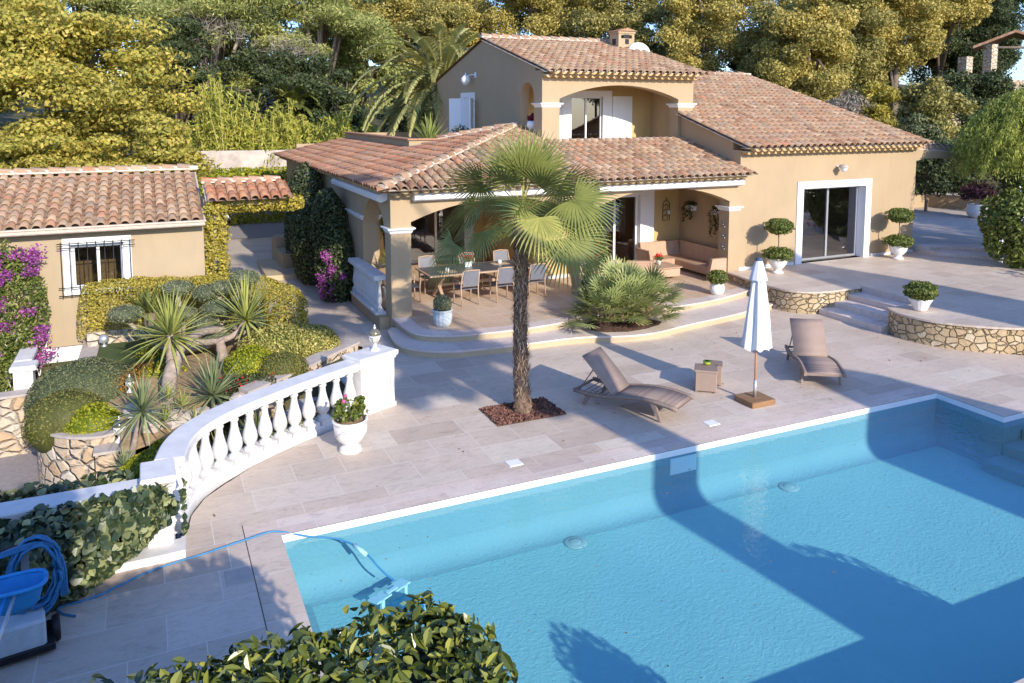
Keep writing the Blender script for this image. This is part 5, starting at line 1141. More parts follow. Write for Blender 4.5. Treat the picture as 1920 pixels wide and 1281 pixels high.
m=MB(); m.tube(curve([(-.86,9.04,.012),(-1.0,9.14,.014),(-1.08,9.3,.014),(-.72,9.3,.014),(-.45,9.46,.013),(-.2,9.6,.014),(.1,9.68,.013),(.4,9.72,.013),(.7,9.8,.013),(.98,9.86,.015),(1.25,9.92,.02),(1.42,9.84,.0),(1.7,9.72,-.07),(1.98,9.62,-.09),(2.15,9.45,-.12),(2.3,9.3,-.2),(2.45,9.15,-.4),(2.58,9.05,-.5)]),.012,6); o=m.build('robot_cable',cab); tag(o,'thin blue cable running from the hose trolley over the deck to the pool robot','cable')
m=MB(); m.tube([(2.17,9.42,-.125),(2.28,9.24,-.19)],.028,8); o=m.build('cable_float',M['white']); tag(o,'small white float on the blue robot cable','float')
# trolley
tr=thing('hose_trolley','dark pool trolley with coiled blue hose in the shaded lower left corner','trolley',(-1.25,8.75,0),math.radians(8)); tr.scale=(.88,.88,.92); hose=plain('blue_hose',(.03,.17,.36),.35,0,.15,9,0)
m=MB(); m.box(-.03,.05,-.03,.03,.1,1.1); m.build('post',M['grey'],tr); m=MB(); m.tube([(-.5,0,1.08),(.2,0,1.12),(.3,0,1.0)],.045,8); m.build('handle',M['dark'],tr)
for k in range(9):
    m=MB(); r=.26+.012*k; oy=random.uniform(-.05,.05); P=[(.1+random.uniform(-.02,.02)+ (r*.75)*math.cos(a),oy+.04*math.sin(a*2+k),.78+r*1.25*math.sin(a)) for a in [2*PI*q/24 for q in range(25)]]; m.tube(P,.016,6); m.build('hose_loop',hose,tr)
for k in range(4):
    m=MB(); m.tube(curve([(-.6,-.02+.03*k,1.0-.02*k),(-.2,-.08,1.1+.015*k),(.2,-.05,1.12+.015*k),(.33+.02*k,0,.9),(.34+.02*k,.0,.45)]),.016,6); m.build('hose_run',hose,tr)
m=MB(); m.bbox(-.35,.17,-.30,.1,.12,.40,.03); m.build('power_box',M['potgrey'],tr); m=MB(); m.bbox(-.4,.25,-.33,.18,.05,.12,.01); m.build('tray',M['dark'],tr)
for sx in (-.42,.27):
    Mx=Matrix.Translation((sx,-.05,.13))@Matrix.Rotation(PI/2,4,'Y'); m=MB(); m.lathe([(.02,-.04),(.13,-.04),(.14,-.02),(.14,.02),(.13,.04),(.02,.04)],18,Mx); m.build('wheel',M['dark'],tr)
nt_=thing('leaf_net','bright blue pool leaf net with telescopic poles leaning on the trolley','net',(-1.28,8.3,.78),math.radians(4)); bl2=plain('bright_blue_net',(.02,.26,.58),.5,0,.1,14,.1)
m=MB(); R=[]
for s_,z in ((1.0,.12),(.95,.10),(.8,-.05),(.55,-.12),(.2,-.14)): R.append([(s_*.26*(abs(math.cos(a))**.6)*(1 if math.cos(a)>0 else -1),s_*.17*(abs(math.sin(a))**.6)*(1 if math.sin(a)>0 else -1),z+.01*math.sin(5*a)) for a in [2*PI*k/24 for k in range(24)]])
m.loft(R,False,True,sm=True); m.build('net_bag',bl2,nt_); m=MB(); m.tube([(.265*(abs(math.cos(a))**.6)*(1 if math.cos(a)>0 else -1),.175*(abs(math.sin(a))**.6)*(1 if math.sin(a)>0 else -1),.12) for a in [2*PI*k/24 for k in range(25)]],.02,6); m.build('net_rim',bl2,nt_)
for dx,mt in ((.02,M['alu']),(-.05,bl2)):
    m=MB(); m.tube([(.0+dx,-.17,.10),(-.12+dx,-.75,-.02),(-.3+dx,-1.8,-.2)],.018,8); m.build('pole',mt,nt_)
# ------------------------------------------------------------------ fan palm by the pool
def pseg(parts): return parts
fp=thing('fan_palm','fan palm with shaggy brown trunk growing from the lava gravel bed','palm',(5.85,12.22,0))
m=MB(); R=[]; seg=18; Hh=3.35
for k in range(60):
    z=Hh*k/59; u=k/59; r=.135-.035*u+.05*math.exp(-z*5)+(.045*sm(.7,1,u)) ; cx=-.05*math.sin(u*2.6)+.02*u; cy=.02*math.sin(u*4)
    R.append([(cx+r*(1+.16*random.uniform(-1,1))*math.cos(2*PI*q/seg+k*.2),cy+r*(1+.16*random.uniform(-1,1))*math.sin(2*PI*q/seg+k*.2),z+.02*random.uniform(-1,1)) for q in range(seg)])
m.loft(R,True,True); fb=plain('shaggy_palm_fibre',(.17,.115,.08),.95,0,.6,16,1.0,.1); m.build('trunk',fb,fp)
q=[];va=[]
for i in range(1500):
    u=random.random()**.9; z=Hh*(.06+.94*u); a=random.uniform(0,2*PI); r=(.125-.03*u+.045*sm(.7,1,u)); b=(-.05*math.sin(u*2.6)+.02*u+r*math.cos(a),r*math.sin(a),z)
    up=random.choice((1,1,1,-.6)); s=blade_strip(b,(math.cos(a)*.55,math.sin(a)*.55,up*.9),random.uniform(.07,.17),random.uniform(.025,.055),.2,1); q+=s; va+=[random.random()]*len(s)
np_mesh('trunk_fibre',np.array(q),4,L['straw'],fp,va)
C0=(.0,0,3.62); k=0
fr_specs=[]
for i in range(25):
    f=(i+.5)/25; az=i*2.39996+.3; el=math.radians(-24+106*f)
    fr_specs.append((az,el,f))
for az,el,f in fr_specs:
    pet=random.uniform(1.0,1.35)*(1-.55*f); d=(math.cos(az)*math.cos(el),math.sin(az)*math.cos(el),math.sin(el))
    V,a=fan((C0[0],C0[1],C0[2]+.15*f-.15),d,pet*1.0,random.uniform(.78,.95),38,spread=random.uniform(170,235),droop=.30 if f<.6 else .1,tipdroop=.55 if f<.45 else .12,split=.31,wk=1.7,bend=(.75 if f<.35 else .6 if f<.6 else .4 if f<.8 else .1)*random.uniform(.8,1.2),roll=random.uniform(-.7,.7) if f<.75 else random.uniform(-.4,.4))
    np_mesh('frond',V,4,L['palm'],fp,a)
# dwarf palms in the step bed
def clump(x,y,z,n,Ls,lab,el0=5):
    t=thing('dwarf_palm',lab,'palm',(x,y,z)); parts=[]
    for i in range(n):
        az=i*2.39996+random.random(); f=(i+.5)/n; el=math.radians(el0+78*f**.9); d=(math.cos(az)*math.cos(el),math.sin(az)*math.cos(el),math.sin(el)); b=(random.uniform(-.12,.12),random.uniform(-.12,.12),.15)
        parts.append(fan(b,d,Ls*random.uniform(.6,1.0),random.uniform(.38,.5),15,spread=random.uniform(150,220),droop=.2,tipdroop=.05,seg=2,split=.3,wk=1.75))
    merge_np('fronds',parts,L['chamae'],t); m=MB()
    for i in range(5): m.tube([(random.uniform(-.15,.15),random.uniform(-.15,.15),0),(random.uniform(-.2,.2),random.uniform(-.2,.2),.35)],.06,7)
    m.build('trunk',fb,t)
    return t
clump(9.72,15.72,.2,44,.8,'feathery dwarf palm at the left end of the step planting bed',0)
clump(10.3,15.8,.2,50,.9,'tallest dwarf palm in the middle of the step planting bed',4); clump(10.85,15.85,.2,48,.85,'dwarf palm at the right end of the step planting bed',0); clump(10.4,16.15,.2,26,1.05,'upright dwarf palm at the back of the step planting bed',20)
# climbing rose on loggia pier
t=thing('climbing_rose','climbing rose with red blooms on the middle pier of the loggia','rose',(10.65,17.95,.32)); foliage('foliage',L['box'],[blob((.05,-.02,.45),(.42,.2,.45),700,.6,-1,.25),blob((.1,0,1.15),(.36,.22,.65),1100,.6,-1,.25),blob((.0,0,1.8),(.3,.2,.4),500,.6,-1,.25)],.075,.045,t,.9)
P=np.array([(random.uniform(-.32,.42),-.24+random.uniform(-.05,.03),random.uniform(.2,1.7)) for _ in range(10)]); P=np.repeat(P,14,0)+RS.randn(10*14,3)*.022; V,a=leaves(P,sph(len(P)),.05,.045,.8); np_mesh('blooms',V,4,M['red'],t,a)
# dracaenas inside side loggia
t=thing('dracaena','tall dark dracaena with spiky heads behind the small white railing','plant',(5.95,20.9,.32)); parts=[]; 
for c,r_ in (((-.1,.3,2.25),.55),((-.15,.0,1.65),.6),((.2,-.1,1.45),.5),((.1,.3,1.8),.5)): parts.append(rosette(c,55,r_,.035,-35,85,.3,3))
merge_np('leaves',parts,L['palm'],t); m=MB(); m.tube([(0,.1,0),(-.05,.2,1.2),(-.1,.3,2.25)],.03); m.tube([(0,.0,0),(-.1,0,1.6)],.03); m.tube([(.05,.0,0),(.2,-.1,1.4)],.025); m.lathe([(.16,0),(.22,.35),(.2,.35)],16,capb=False); m.build('trunk',M['bark'],t)
t=thing('potted_plant','light green spiky plant in a pale pot just behind the white railing','potted plant',(5.7,20.1,.32)); V,a=rosette((0,0,.95),40,.45,.04,-20,80,.5); np_mesh('leaves',V,4,L['fern'],t,a); m=MB(); m.tube([(0,0,.3),(0,.03,.9)],.05); m.build('stem',M['barkl'],t); m=MB(); m.lathe([(.14,0),(.19,.3),(.2,.32),(.17,.32)],16,capb=False); m.build('pot',M['pot'],t)
# sago palm on the roof terrace
t=thing('sago_palm','low spreading sago palm behind the roof terrace parapet','palm',(8.8,25.7,3.95)); V,a=rosette((0,0,.1),60,1.15,.10,2,80,.55,4,.3); np_mesh('fronds',V,4,L['yucca'],t,a); m=MB(); m.lathe([(.15,-.05),(.18,.15),(.1,.25)],10); m.build('trunk',M['bark'],t)
# ------------------------------------------------------------------ rock garden plants
def yucca(lab,base,crowns,path_r,mat='yucca',nm='yucca'):
    t=thing(nm,lab,'yucca',base); B=Vector(base); m=MB(); cr=[]
    for (P,r0,r1) in path_r:
        pts=curve([tuple(Vector(p)-B) for p in P],2); n=len(pts); m.tube(pts,[ (r0+(r1-r0)*i/(n-1))*(1+.07*math.sin(i*2.1)) for i in range(n)],10)
    m.build('trunk',M['barkl'],t)
    for c,n,L_,W_,e0 in crowns:
        V,a=rosette(tuple(Vector(c)-B),n,L_,W_,e0,88,.28,3,.3); np_mesh('leaf_crown',V,4,L[mat],t,a)
yucca('largest yucca with thick leaning pale trunk and big yellow green crown',(.2,15.85,-.25),[((.3,16.45,.92),110,.95,.075,-45)],[([(.2,15.85,-.3),(.22,15.95,.2),(.42,16.3,.62)],.15,.13),([(.3,16.15,.5),(.3,16.35,.7),(.3,16.45,.95)],.11,.07),([(.38,16.25,.6),(.7,16.8,.8),(1.1,17.4,.72),(1.4,17.6,.6)],.10,.07)])
yucca('upright yucca with tall yellow green crown right of the largest yucca',(1.35,17.3,-.0),[((1.82,17.5,.80),90,1.0,.065,-30)],[([(.75,16.9,.62),(1.2,17.35,.45),(1.6,17.5,.5),(1.8,17.5,.8)],.07,.06),([(1.35,17.3,-.1),(1.3,17.35,.2),(1.25,17.3,.5)],.12,.09)])
yucca('blue green yucca on a thin leaning stem beside the stone block lantern',(-.4,14.75,-.7),[((-.22,14.62,.15),70,.72,.06,-50)],[([(-.45,14.75,-.75),(-.35,14.7,-.3),(-.22,14.62,.12)],.055,.045)],'yuccab')
yucca('grey green yucca behind the middle of the balustrade rail',(.95,15.0,-.35),[((.95,15.2,.05),80,.82,.055,-30)],[([(.95,15.1,-.35),(.95,15.2,.02)],.06,.05)],'yuccab')
yucca('small yucca growing low in the golden hedge behind the left pillar',(-.52,14.3,-.95),[((-.52,14.2,-.62),40,.36,.028,0)],[([(-.52,14.25,-.95),(-.52,14.2,-.65)],.04,.03)],'yuccab')
yucca('cluster of small star shaped yuccas at the foot of the largest yucca',(.2,15.0,-.35),[((.12,14.7,-.12),34,.38,.03,-5),((.42,14.9,.02),34,.34,.03,-5),((.2,15.2,.1),30,.32,.03,0),((.62,14.7,-.25),26,.3,.03,0)],[([(.2,15,-.4),(.12,14.7,-.15)],.03,.02),([(.2,15,-.4),(.42,14.9,0)],.03,.02),([(.2,15,-.4),(.2,15.2,.08)],.03,.02)],'yucca')
t=thing('sago_palm','dark green sago palm between the golden hedge and the cloud pruned pads','palm',(-.05,19.3,.3)); V,a=rosette((0,0,.45),44,.78,.085,5,70,.35,4,.3); np_mesh('fronds',V,4,L['palm'],t,a); m=MB(); m.tube([(0,0,-.3),(0,0,.45)],.13,9); m.build('trunk',M['bark'],t)
# cloud pruned olive
t=thing('cloud_pruned_tree','cloud pruned olive with flat oval pads on crooked grey limbs','tree',(.5,18.3,0)); m=MB(); B=Vector((.5,18.3,0))
pads=[((-.52,18.58,.95),(.36,.33,.19)),((.54,19.02,1.32),(.36,.3,.17)),((1.16,18.7,1.22),(.34,.3,.2)),((1.92,18.62,1.50),(.34,.3,.19)),((1.42,18.55,1.33),(.25,.25,.17)),((1.35,18.2,.95),(.42,.32,.2)),((.6,18.5,.85),(.34,.3,.15)),((1.95,17.75,.72),(.30,.27,.18)),((1.2,17.7,.52),(.35,.3,.18)),((-.1,18.0,.62),(.33,.3,.13)),((1.0,17.85,.72),(.3,.28,.15))]
for c,r in pads:
    e=Vector(c)-B-Vector((0,0,r[2]*.6)); m.tube(curve([(0,0,0),(e.x*.35,e.y*.3-.15,.2),(e.x*.75+.05,e.y*.8-.05,e.z*.55),tuple(e)],2),[.085*(1-i/28)+.02 for i in range(14)] if 0 else .045,8)
m.tube([(0,0,-.2),(.05,-.05,.25)],.11,9); m.build('trunk',M['barkl'],t)
for c,r in pads: core(tuple(Vector(c)-B),r,'topiary',t,.93); foliage('foliage_pad',L['topiary'],[blob(tuple(Vector(c)-B),r,1500,.12,-1,.04,4)],.05,.018,t,.8)
def shrub(nm,lab,cl,ls,lw,mat,jit=.6,cat='shrub',group=None,fold=False,cores=()):
    P=np.concatenate([c[0] for c in cl]); base=(float(P[:,0].mean()),float(P[:,1].mean()),float(P[:,2].min())); cl=[(c[0]-np.array(base),c[1]) for c in cl]
    o=foliage(nm,L[mat],cl,ls,lw,None,jit,fold); o.location=base; tag(o,lab,cat,group)
    for c_,r_ in cores: core((c_[0]-base[0],c_[1]-base[1],c_[2]-base[2]),r_,mat,o,.95)
    return o
shrub('domed_shrub','broad grey green domed shrub beside the garage ramp, largest of the clipped domes',[blob((-1.25,17.1,-.3),(1.02,.8,.78),16000,.12,-.2,.03,2)],.05,.022,'rosemary',.5,cores=[((-1.25,17.1,-.3),(1.02,.8,.78))])
shrub('domed_shrub','olive green dome in front of the largest grey green dome above the round wall',[blob((-1.5,16.25,-.45),(.72,.55,.62),9000,.14,-.3,.04,2)],.045,.022,'olive',.5,cores=[((-1.5,16.25,-.45),(.72,.55,.62))])
shrub('domed_shrub','bright yellow green dome at the edge of the round wall coping',[blob((-1.05,15.85,-.45),(.50,.4,.42),4200,.2,-.3,.06,3)],.05,.03,'lime',.7,cores=[((-1.05,15.85,-.45),(.47,.37,.38))])
shrub('heather','rust coloured heather between the grey green dome and the yuccas',[blob((-.6,16.9,-.1),(.42,.4,.3),2600,.4,-.3,.15,4),blob((-.2,17.3,-.05),(.4,.35,.25),2200,.4,-.3,.15,4)],.07,.02,'heather',.9)
shrub('ground_cover_shrub','low lime green planting between the lawn and the largest yucca',[blob((.1,17.15,-.05),(.5,.35,.25),1800,.4,-.2,.15,4),blob((-.05,18.2,.1),(.3,.3,.25),900,.4,-.2,.15,4)],.05,.035,'lime',.8)
shrub('clipped_bush','lime green clipped bush behind the olive green one by the stair wall',[blob((1.75,16.3,.15),(.52,.48,.42),5200,.2,-.4,.06,3)],.045,.03,'lime',cores=[((1.75,16.3,.15),(.49,.45,.38))])
shrub('clipped_bush','olive green clipped bush beside the stair wall coping',[blob((2.3,15.95,.12),(.52,.36,.36),6500,.15,-.4,.04,3)],.035,.02,'olive',cores=[((2.3,15.95,.12),(.5,.34,.34))])
shrub('clipped_hedge','cream and yellow variegated hedge mound below the path to the driveway',[blob((2.35,17.15,.2),(.80,.60,.52),8000,.2,-.3,.07,2),blob((3.05,17.25,.15),(.74,.5,.48),8000,.2,-.3,.07,2)],.05,.035,'varie',.7,cores=[((2.35,17.15,.2),(.74,.55,.47)),((3.05,17.25,.15),(.68,.45,.43))])
P1=pathhedge([(-1.3,20.0,.2),(-.3,19.97,.25),(.9,19.85,.2),(2.3,19.9,.15)],.55,1.2,15000,.2); P2=pathhedge([(2.3,19.9,.1),(2.75,19.0,.05),(2.75,17.9,.0)],.9,1.15,9000,.3)
shrub('golden_hedge','long golden yellow hedge along the garage wall below the barred window',[P1,P2,ends((-1.3,20.0,.2),.5,1.2,1400),ends((2.75,17.9,.0),.95,1.15,3500)],.05,.032,'gold',.7,'hedge')
# ground cover
n=2600; u=RS.rand(n,2); P=np.stack([.9+1.2*u[:,0],14.9+1.0*u[:,1]+.35*u[:,0],0*u[:,0]],1); P[:,2]=[zg(a,b)+.06+.08*random.random() for a,b in P[:,:2]]
shrub('ground_cover','low dark green ground cover dotted with red flowers behind the balustrade',[(P,np.tile([0,0,1.],(n,1)))],.07,.03,'boug',.9,'ground cover')['kind']='stuff'
P=P[::26][:60]+[0,0,.06]; V,a=leaves(P,sph(len(P)),.05,.05,.6); o=np_mesh('small_flowers',V,4,M['red'],None,a); tag(o,'tiny orange red flowers in the ground cover','flowers',kind='stuff')
# hedges between stairs and balustrade
H1=pathhedge([(-.75,13.4,-1.1),(-.25,14.0,-1.0),(.15,14.45,-.95)],.45,.62,4200,.15)
shrub('lime_hedge','low lime green hedge climbing beside the stairs behind the left pillar',[H1],.05,.035,'lime',.7,'hedge')
H2=pathhedge([(.3,11.75,-.9),(.9,12.3,-.8),(1.6,12.8,-.7),(2.4,13.25,-.65),(2.75,13.4,-.6)],.5,.95,7500,.2,.08)
shrub('olive_hedge','olive green hedge seen between the balusters of the curved balustrade',[H2],.055,.035,'olive',.8,'hedge')
H3=pathhedge([(-3.2,14.2,-1.6),(-2.2,14.6,-1.6),(-1.05,14.75,-1.6)],.7,.62,6000,.25); shrub('low_hedge','low clipped green hedge at the foot of the stone block by the lower road',[H3],.04,.025,'olive',.7,'hedge')
for k,(p,q) in enumerate(((.9,12.75),(1.5,13.3))):
    V,a=rosette((p,q,-.25),40,.6,.04,10,80,.3); o=np_mesh('yucca',V,4,L['palm'],None,a); tag(o,['dark spiky yucca glimpsed between the left balusters','dark spiky yucca glimpsed between the middle balusters'][k],'yucca')
# ivy masses
def ivy(lab,cl,s=.11): return shrub('ivy',lab,cl,s,s*.95,'ivy',.55,'ivy',None,2)
I1=rbox(-4.5,.16,8.95,10.1,-.02,.86,8200,.4,.12); k_=(I1[0][:,0]<-.45)|(I1[0][:,2]>.2)|True; sl=np.clip((I1[0][:,0]+1.2)/1.1,0,1); I1[0][:,1]=I1[0][:,1]+(10.0-I1[0][:,1])*.7*sl; I1[0][:,0]-=np.where(I1[0][:,0]>-.9,np.clip(.55-I1[0][:,2],0,1)*1.1*(I1[0][:,0]+.9),0)
ivy('thick variegated ivy hanging over the low white wall down to the shaded deck',[I1])
ivy('variegated ivy on the far side of the low white wall',[rbox(-4.5,-.3,10.4,11.0,-.6,.72,3000,.2,.08)])
q_=np.array([(.24+.02*random.random(),9.95+.1*random.random(),random.uniform(.2,.85)) for _ in range(26)]); ivy('thin strand of ivy climbing the left pillar of the balustrade',[(q_,np.tile([.5,-1,0.],(26,1)))],.09)
ivy('ivy creeping in from the left edge behind the leaf net poles',[rbox(-2.6,-1.52,6.6,8.2,-.02,.5,1500,.3,.1)],.1)
o=None
# red flowers far left
t=thing('red_mandevilla','red flowering climber at the left edge above the low white wall','plant',(-2.05,13.2,-.9)); foliage('foliage',L['box'],[blob((-.15,0,.15),(.4,.3,.55),500,.6)],.09,.06,t,.9); P=np.repeat(np.array([(random.uniform(-.3,.2),-.25+random.uniform(-.05,.05),random.uniform(-.1,.6)) for _ in range(12)]),14,0)+RS.randn(168,3)*.03; V,a=leaves(P,sph(168),.08,.06,.7); np_mesh('flowers',V,4,M['red'],t,a)
# laurel hedge in the foreground
def laurel():
    A=rbox(-3.2,1.62,-.5,4.32,.0,2.42,21000,.28,.10); P,Q=A
    keep=(P[:,1]>2.0)&(P[:,2]>.7); P=P[keep];Q=Q[keep]
    # rounded right end
    B=rbox(-.6,1.66,3.0,4.36,1.55,2.52,7000,.34,.10)
    nn=110; X=RS.rand(nn)*1.9-.4; Y=3.0+RS.rand(nn)*1.35; C_=(np.stack([X,Y,2.36+.08*RS.rand(nn)],1),unit(np.stack([RS.randn(nn),RS.randn(nn),.6*np.ones(nn)],1)))
    return [(P,Q),B,C_]
cl=laurel()
rs=np.concatenate([c[0] for c in cl]); o=shrub('laurel_hedge','glossy dark laurel hedge in the foreground at the pool edge',cl,.086,.041,'laurel',.75,'hedge',None,2)
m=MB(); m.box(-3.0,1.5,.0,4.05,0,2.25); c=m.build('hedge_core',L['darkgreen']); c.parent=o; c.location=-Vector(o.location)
# bougainvilleas
Bc=[blob((4.75,22.0,1.0),(.55,.7,1.15),5200,.25,-1,.14,2),blob((4.75,22.9,1.9),(.5,.9,1.2),5200,.25,-1,.14,2),blob((4.55,24.4,1.3),(.7,1.3,1.5),7000,.25,-1,.14,2),blob((4.7,26.0,2.1),(.65,1.2,1.5),6500,.25,-1,.12,2),blob((4.6,26.6,1.2),(.55,.9,1.4),4500,.25,-1,.12,2),blob((4.7,21.8,.4),(.5,.5,.5),1800,.25,-1,.14,2)]
t=thing('bougainvillea','tall dark bougainvillea with magenta blooms covering the villa side wall','climber',(4.7,23,0)); cl=[(P-np.array([4.7,23,0]),Q) for P,Q in Bc]; foliage('foliage',L['boug'],cl,.085,.06,t,.7)
def bracts(t,cs,n,s=.06,name='blooms'):
    P=np.concatenate([np.array(c)+RS.randn(int(n*w),3)*np.array(r)*.5 for c,r,w in cs]); V,a=leaves(P,sph(len(P)),s,s*.85,.9); np_mesh(name,V,4,M['mag'],t,a)
bracts(t,[((-.35,-1.5,1.3),(.14,.1,.16),1),((-.5,-1.6,.72),(.12,.1,.16),1),((-.25,-1.65,.95),(.14,.1,.14),.6),((-.45,-1.5,.35),(.12,.1,.25),.5),((.05,-1.7,.75),(.1,.1,.1),.3),((-.25,-1.65,.35),(.2,.1,.3),.3)],170)
t=thing('bougainvillea','purple flowering bougainvillea on a white trellis against the garage wall','climber',(-2.7,20.0,-.2)); foliage('foliage',L['box'],[blob((-.1,-.05,1.2),(.75,.22,1.5),5200,.4,-1,.2,3),blob((-.25,0,-.4),(.55,.2,.9),2200,.4,-1,.2,3),blob((-.6,0,2.0),(.5,.2,.5),900,.5,-1,.2,3)],.075,.05,t,.8)
bracts(t,[((random.uniform(-.75,.62)*(1-.15*z),-.24,z),(.17,.07,.13),1) for z in [.0,.3,.5,.7,.85,1.0,1.15,1.3,1.5,1.7,1.85,2.0,2.15,2.3,2.35,2.25,2.4,.15,1.4,1.95]]+[((.42,-.2,2.35),(.2,.08,.2),2.2),((.35,-.2,.15),(.14,.08,.2),1.2)],95)
m=MB()
for i in range(6): m.tube([(-.9+.2*i,.1,-1.5),(-.9+.2*i+.5,.1,.6)],.012,5); m.tube([(-.4+.2*i,.12,-1.5),(-.9+.2*i,.12,.6)],.012,5)
m.build('trellis',M['white'],t)
# little yellow stair wall by the bougainvillea
m=MB(); m.prism([(3.25,25.2),(4.2,25.1),(4.6,28.2),(3.35,28.2)],(0,.16),'z'); S('side_platform',m,M['riser'])
m=MB(); m.prism([(3.9,26.2),(4.3,26.2),(4.3,27.6),(3.9,27.6)],(.16,.62),'z'); m.prism([(3.9,27.6),(4.3,27.6),(4.5,28.3),(4.1,28.5),(3.85,28.1)],(.16,.95),'z'); o=m.build('stair_cheek_wall',M['wall']); tag(o,'small stepped yellow stair wall at the foot of the bougainvillea','wall')
# hedges by the gate
shrub('gate_creeper','yellow green creeper growing on the garage corner below the tiled canopy',[rbox(1.22,1.75,20.25,20.9,-.02,3.0,6000,.2,.1)],.08,.05,'gold',.8,'creeper')
shrub('gate_creeper','yellow green creeper hanging under the tiled canopy',[rbox(1.4,3.7,20.6,21.2,2.72,3.12,2600,.15,.08)],.08,.05,'gold',.8,'creeper')
# ------------------------------------------------------------------ trees
def tree(nm,lab,x,y,z0,ctr,rad,nb,n,mat,ls,lw=None,br=.36,trunk=.25,group='trees on the hillside behind the villa',flat=.75,bark='bark',depth=.5,jit=.8,seed=0,limbs=6,low=-.7,bumpy=.2,straight=False):
    rs=np.random.RandomState(seed+17); t=thing(nm,lab,'tree',(x,y,z0),0,group); c=np.array(ctr)-np.array([x,y,z0]); rad=np.array(rad,float); cl=[]; cen=[]
    nb=int(nb*1.5); n=int(n*.72); br*=.82; bumpy*=1.5; depth=max(depth,.7)
    for i in range(nb):
        d=rs.randn(3); d/=np.linalg.norm(d); 
        if d[2]<low: d[2]=-d[2]
        k=rs.rand()**.4; p=c+d*rad*k*(1-br*.6); r=rad.min()*br*(.7+.7*rs.rand()); cen.append((p,r)); cl.append(blob(p,(r*1.15,r*1.15,r*flat),int(n*(.6+.8*rs.rand())),depth,-1,bumpy,2.2/max(r,.2)))
    foliage('crown',L[mat],cl,ls*.9,(lw or ls*.65)*.9,t,jit)
    m=MB(); m.tube(curve([(0,0,-.4),(c[0]*.15+trunk*.3,c[1]*.15,c[2]*.35),(c[0]*.6,c[1]*.6,c[2]*.75),tuple(c)],1),[trunk*(1-.1*i) for i in range(8)][:len(curve([(0,0,0)]*4,1))],9)
    if straight: m=MB(); m.tube([(0,0,-.4),(0,0,c[2]*.45),(0,0,c[2]*.9),tuple(c)],[trunk,trunk*.8,trunk*.6,trunk*.3],9)
    for p,r in cen[:limbs]: m.tube([(c[0]*.3,c[1]*.3,c[2]*.45),tuple((c*.55+p*.5)),tuple(p)],[trunk*.5,trunk*.33,trunk*.12],6)
    m.build('trunk',M[bark],t); return t
H=gh
# yellow autumn trees on the left
tree('yellow_tree','big spreading yellow autumn tree behind the garage roof',-2.8,34.5,H(-2.8,34.5),(-2.9,34.2,5.0),(5.2,4.6,5.0),56,1100,'yellowtree',.19,.12,.30,.22,None,.45,jit=.5,seed=1)
tree('yellow_tree','taller yellow autumn tree at the left edge behind the big spreading one',-6.5,39,H(-6,39),(-6.3,38.8,8.3),(5,4.5,5.2),44,1000,'yellowtree',.2,.13,.32,.22,None,.5,jit=.5,seed=2)
tree('yellow_tree','low yellow tree right behind the garage ridge tiles',.2,30.3,0,(.0,30.2,2.9),(2.3,1.9,2.7),24,850,'yellowtree',.17,.11,.34,.15,None,.5,jit=.5,seed=3)
tree('yellow_tree','low yellow green tree behind the left end of the garage roof',-3.6,30,0,(-3.6,29.8,2.6),(3.2,2,2.6),26,850,'yellowtree',.17,.11,.32,.15,None,.5,jit=.5,seed=4)
# pines
tree('pine','distant rounded pine above the yellow trees',-3.5,60,H(-3.5,60),(-3.5,59,12.6),(5,4,3.2),22,800,'pine',.26,.07,.4,.25,None,.7,seed=5)
tree('umbrella_pine','wide light green umbrella pine with grey twigs, left of centre',3.5,50,H(3.5,50),(4.0,49.3,10.6),(4.6,4.2,3.4),34,900,'pine',.30,.07,.34,.3,None,.5,'barkl',.6,seed=6,limbs=16)
tree('umbrella_pine','light green umbrella pine behind the date palm',10.6,52,H(10,52),(10.2,51,10.6),(5.2,4.2,3.9),34,900,'pine',.30,.07,.34,.3,None,.5,'barkl',.6,seed=7,limbs=16)
tree('umbrella_pine','tall pine rising behind the gap between yellow trees and umbrella pines',1.0,58,H(1,58),(1.5,57,13),(5,4,4),26,800,'pine',.3,.07,.36,.3,None,.55,'barkl',.6,seed=8,limbs=10)
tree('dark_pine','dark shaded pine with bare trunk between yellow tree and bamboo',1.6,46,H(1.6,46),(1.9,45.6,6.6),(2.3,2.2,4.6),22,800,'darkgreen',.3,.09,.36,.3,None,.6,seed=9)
tree('dark_pine','dark understorey tree below the umbrella pines',6.8,47,H(6.8,47),(6.8,46.5,6.0),(4.6,2.2,3.0),26,800,'darkgreen',.26,.1,.36,.2,None,.7,seed=10)
tree('evergreen_tree','dark laurel thicket between the bamboo and the date palm',9.3,44,H(9.3,44),(9.3,43.6,4.4),(3.0,1.8,3.6),20,700,'darkgreen',.2,.12,.36,.2,None,seed=11)
tree('evergreen_tree','olive thicket on the slope under the umbrella pines',4,54,H(4,54),(4,53,6.5),(7,2,5),34,700,'pine',.3,.16,.36,.2,None,seed=12)
tree('evergreen_tree','olive thicket on the slope under the right umbrella pine',12.5,54,H(12,54),(13,53,7),(6,2,5),30,700,'pine',.3,.16,.36,.2,None,seed=13)
tree('evergreen_tree','dark far evergreens seen between the umbrella pine trunks',5,60,H(5,60),(5,60,9),(8,3,6),26,520,'darkgreen',.36,.2,.36,.2,None,seed=15)
tree('evergreen_tree','dark far evergreens behind the date palm crown',15,60,H(15,60),(15,60,9),(6,3,6),22,520,'darkgreen',.36,.2,.36,.2,None,seed=16)
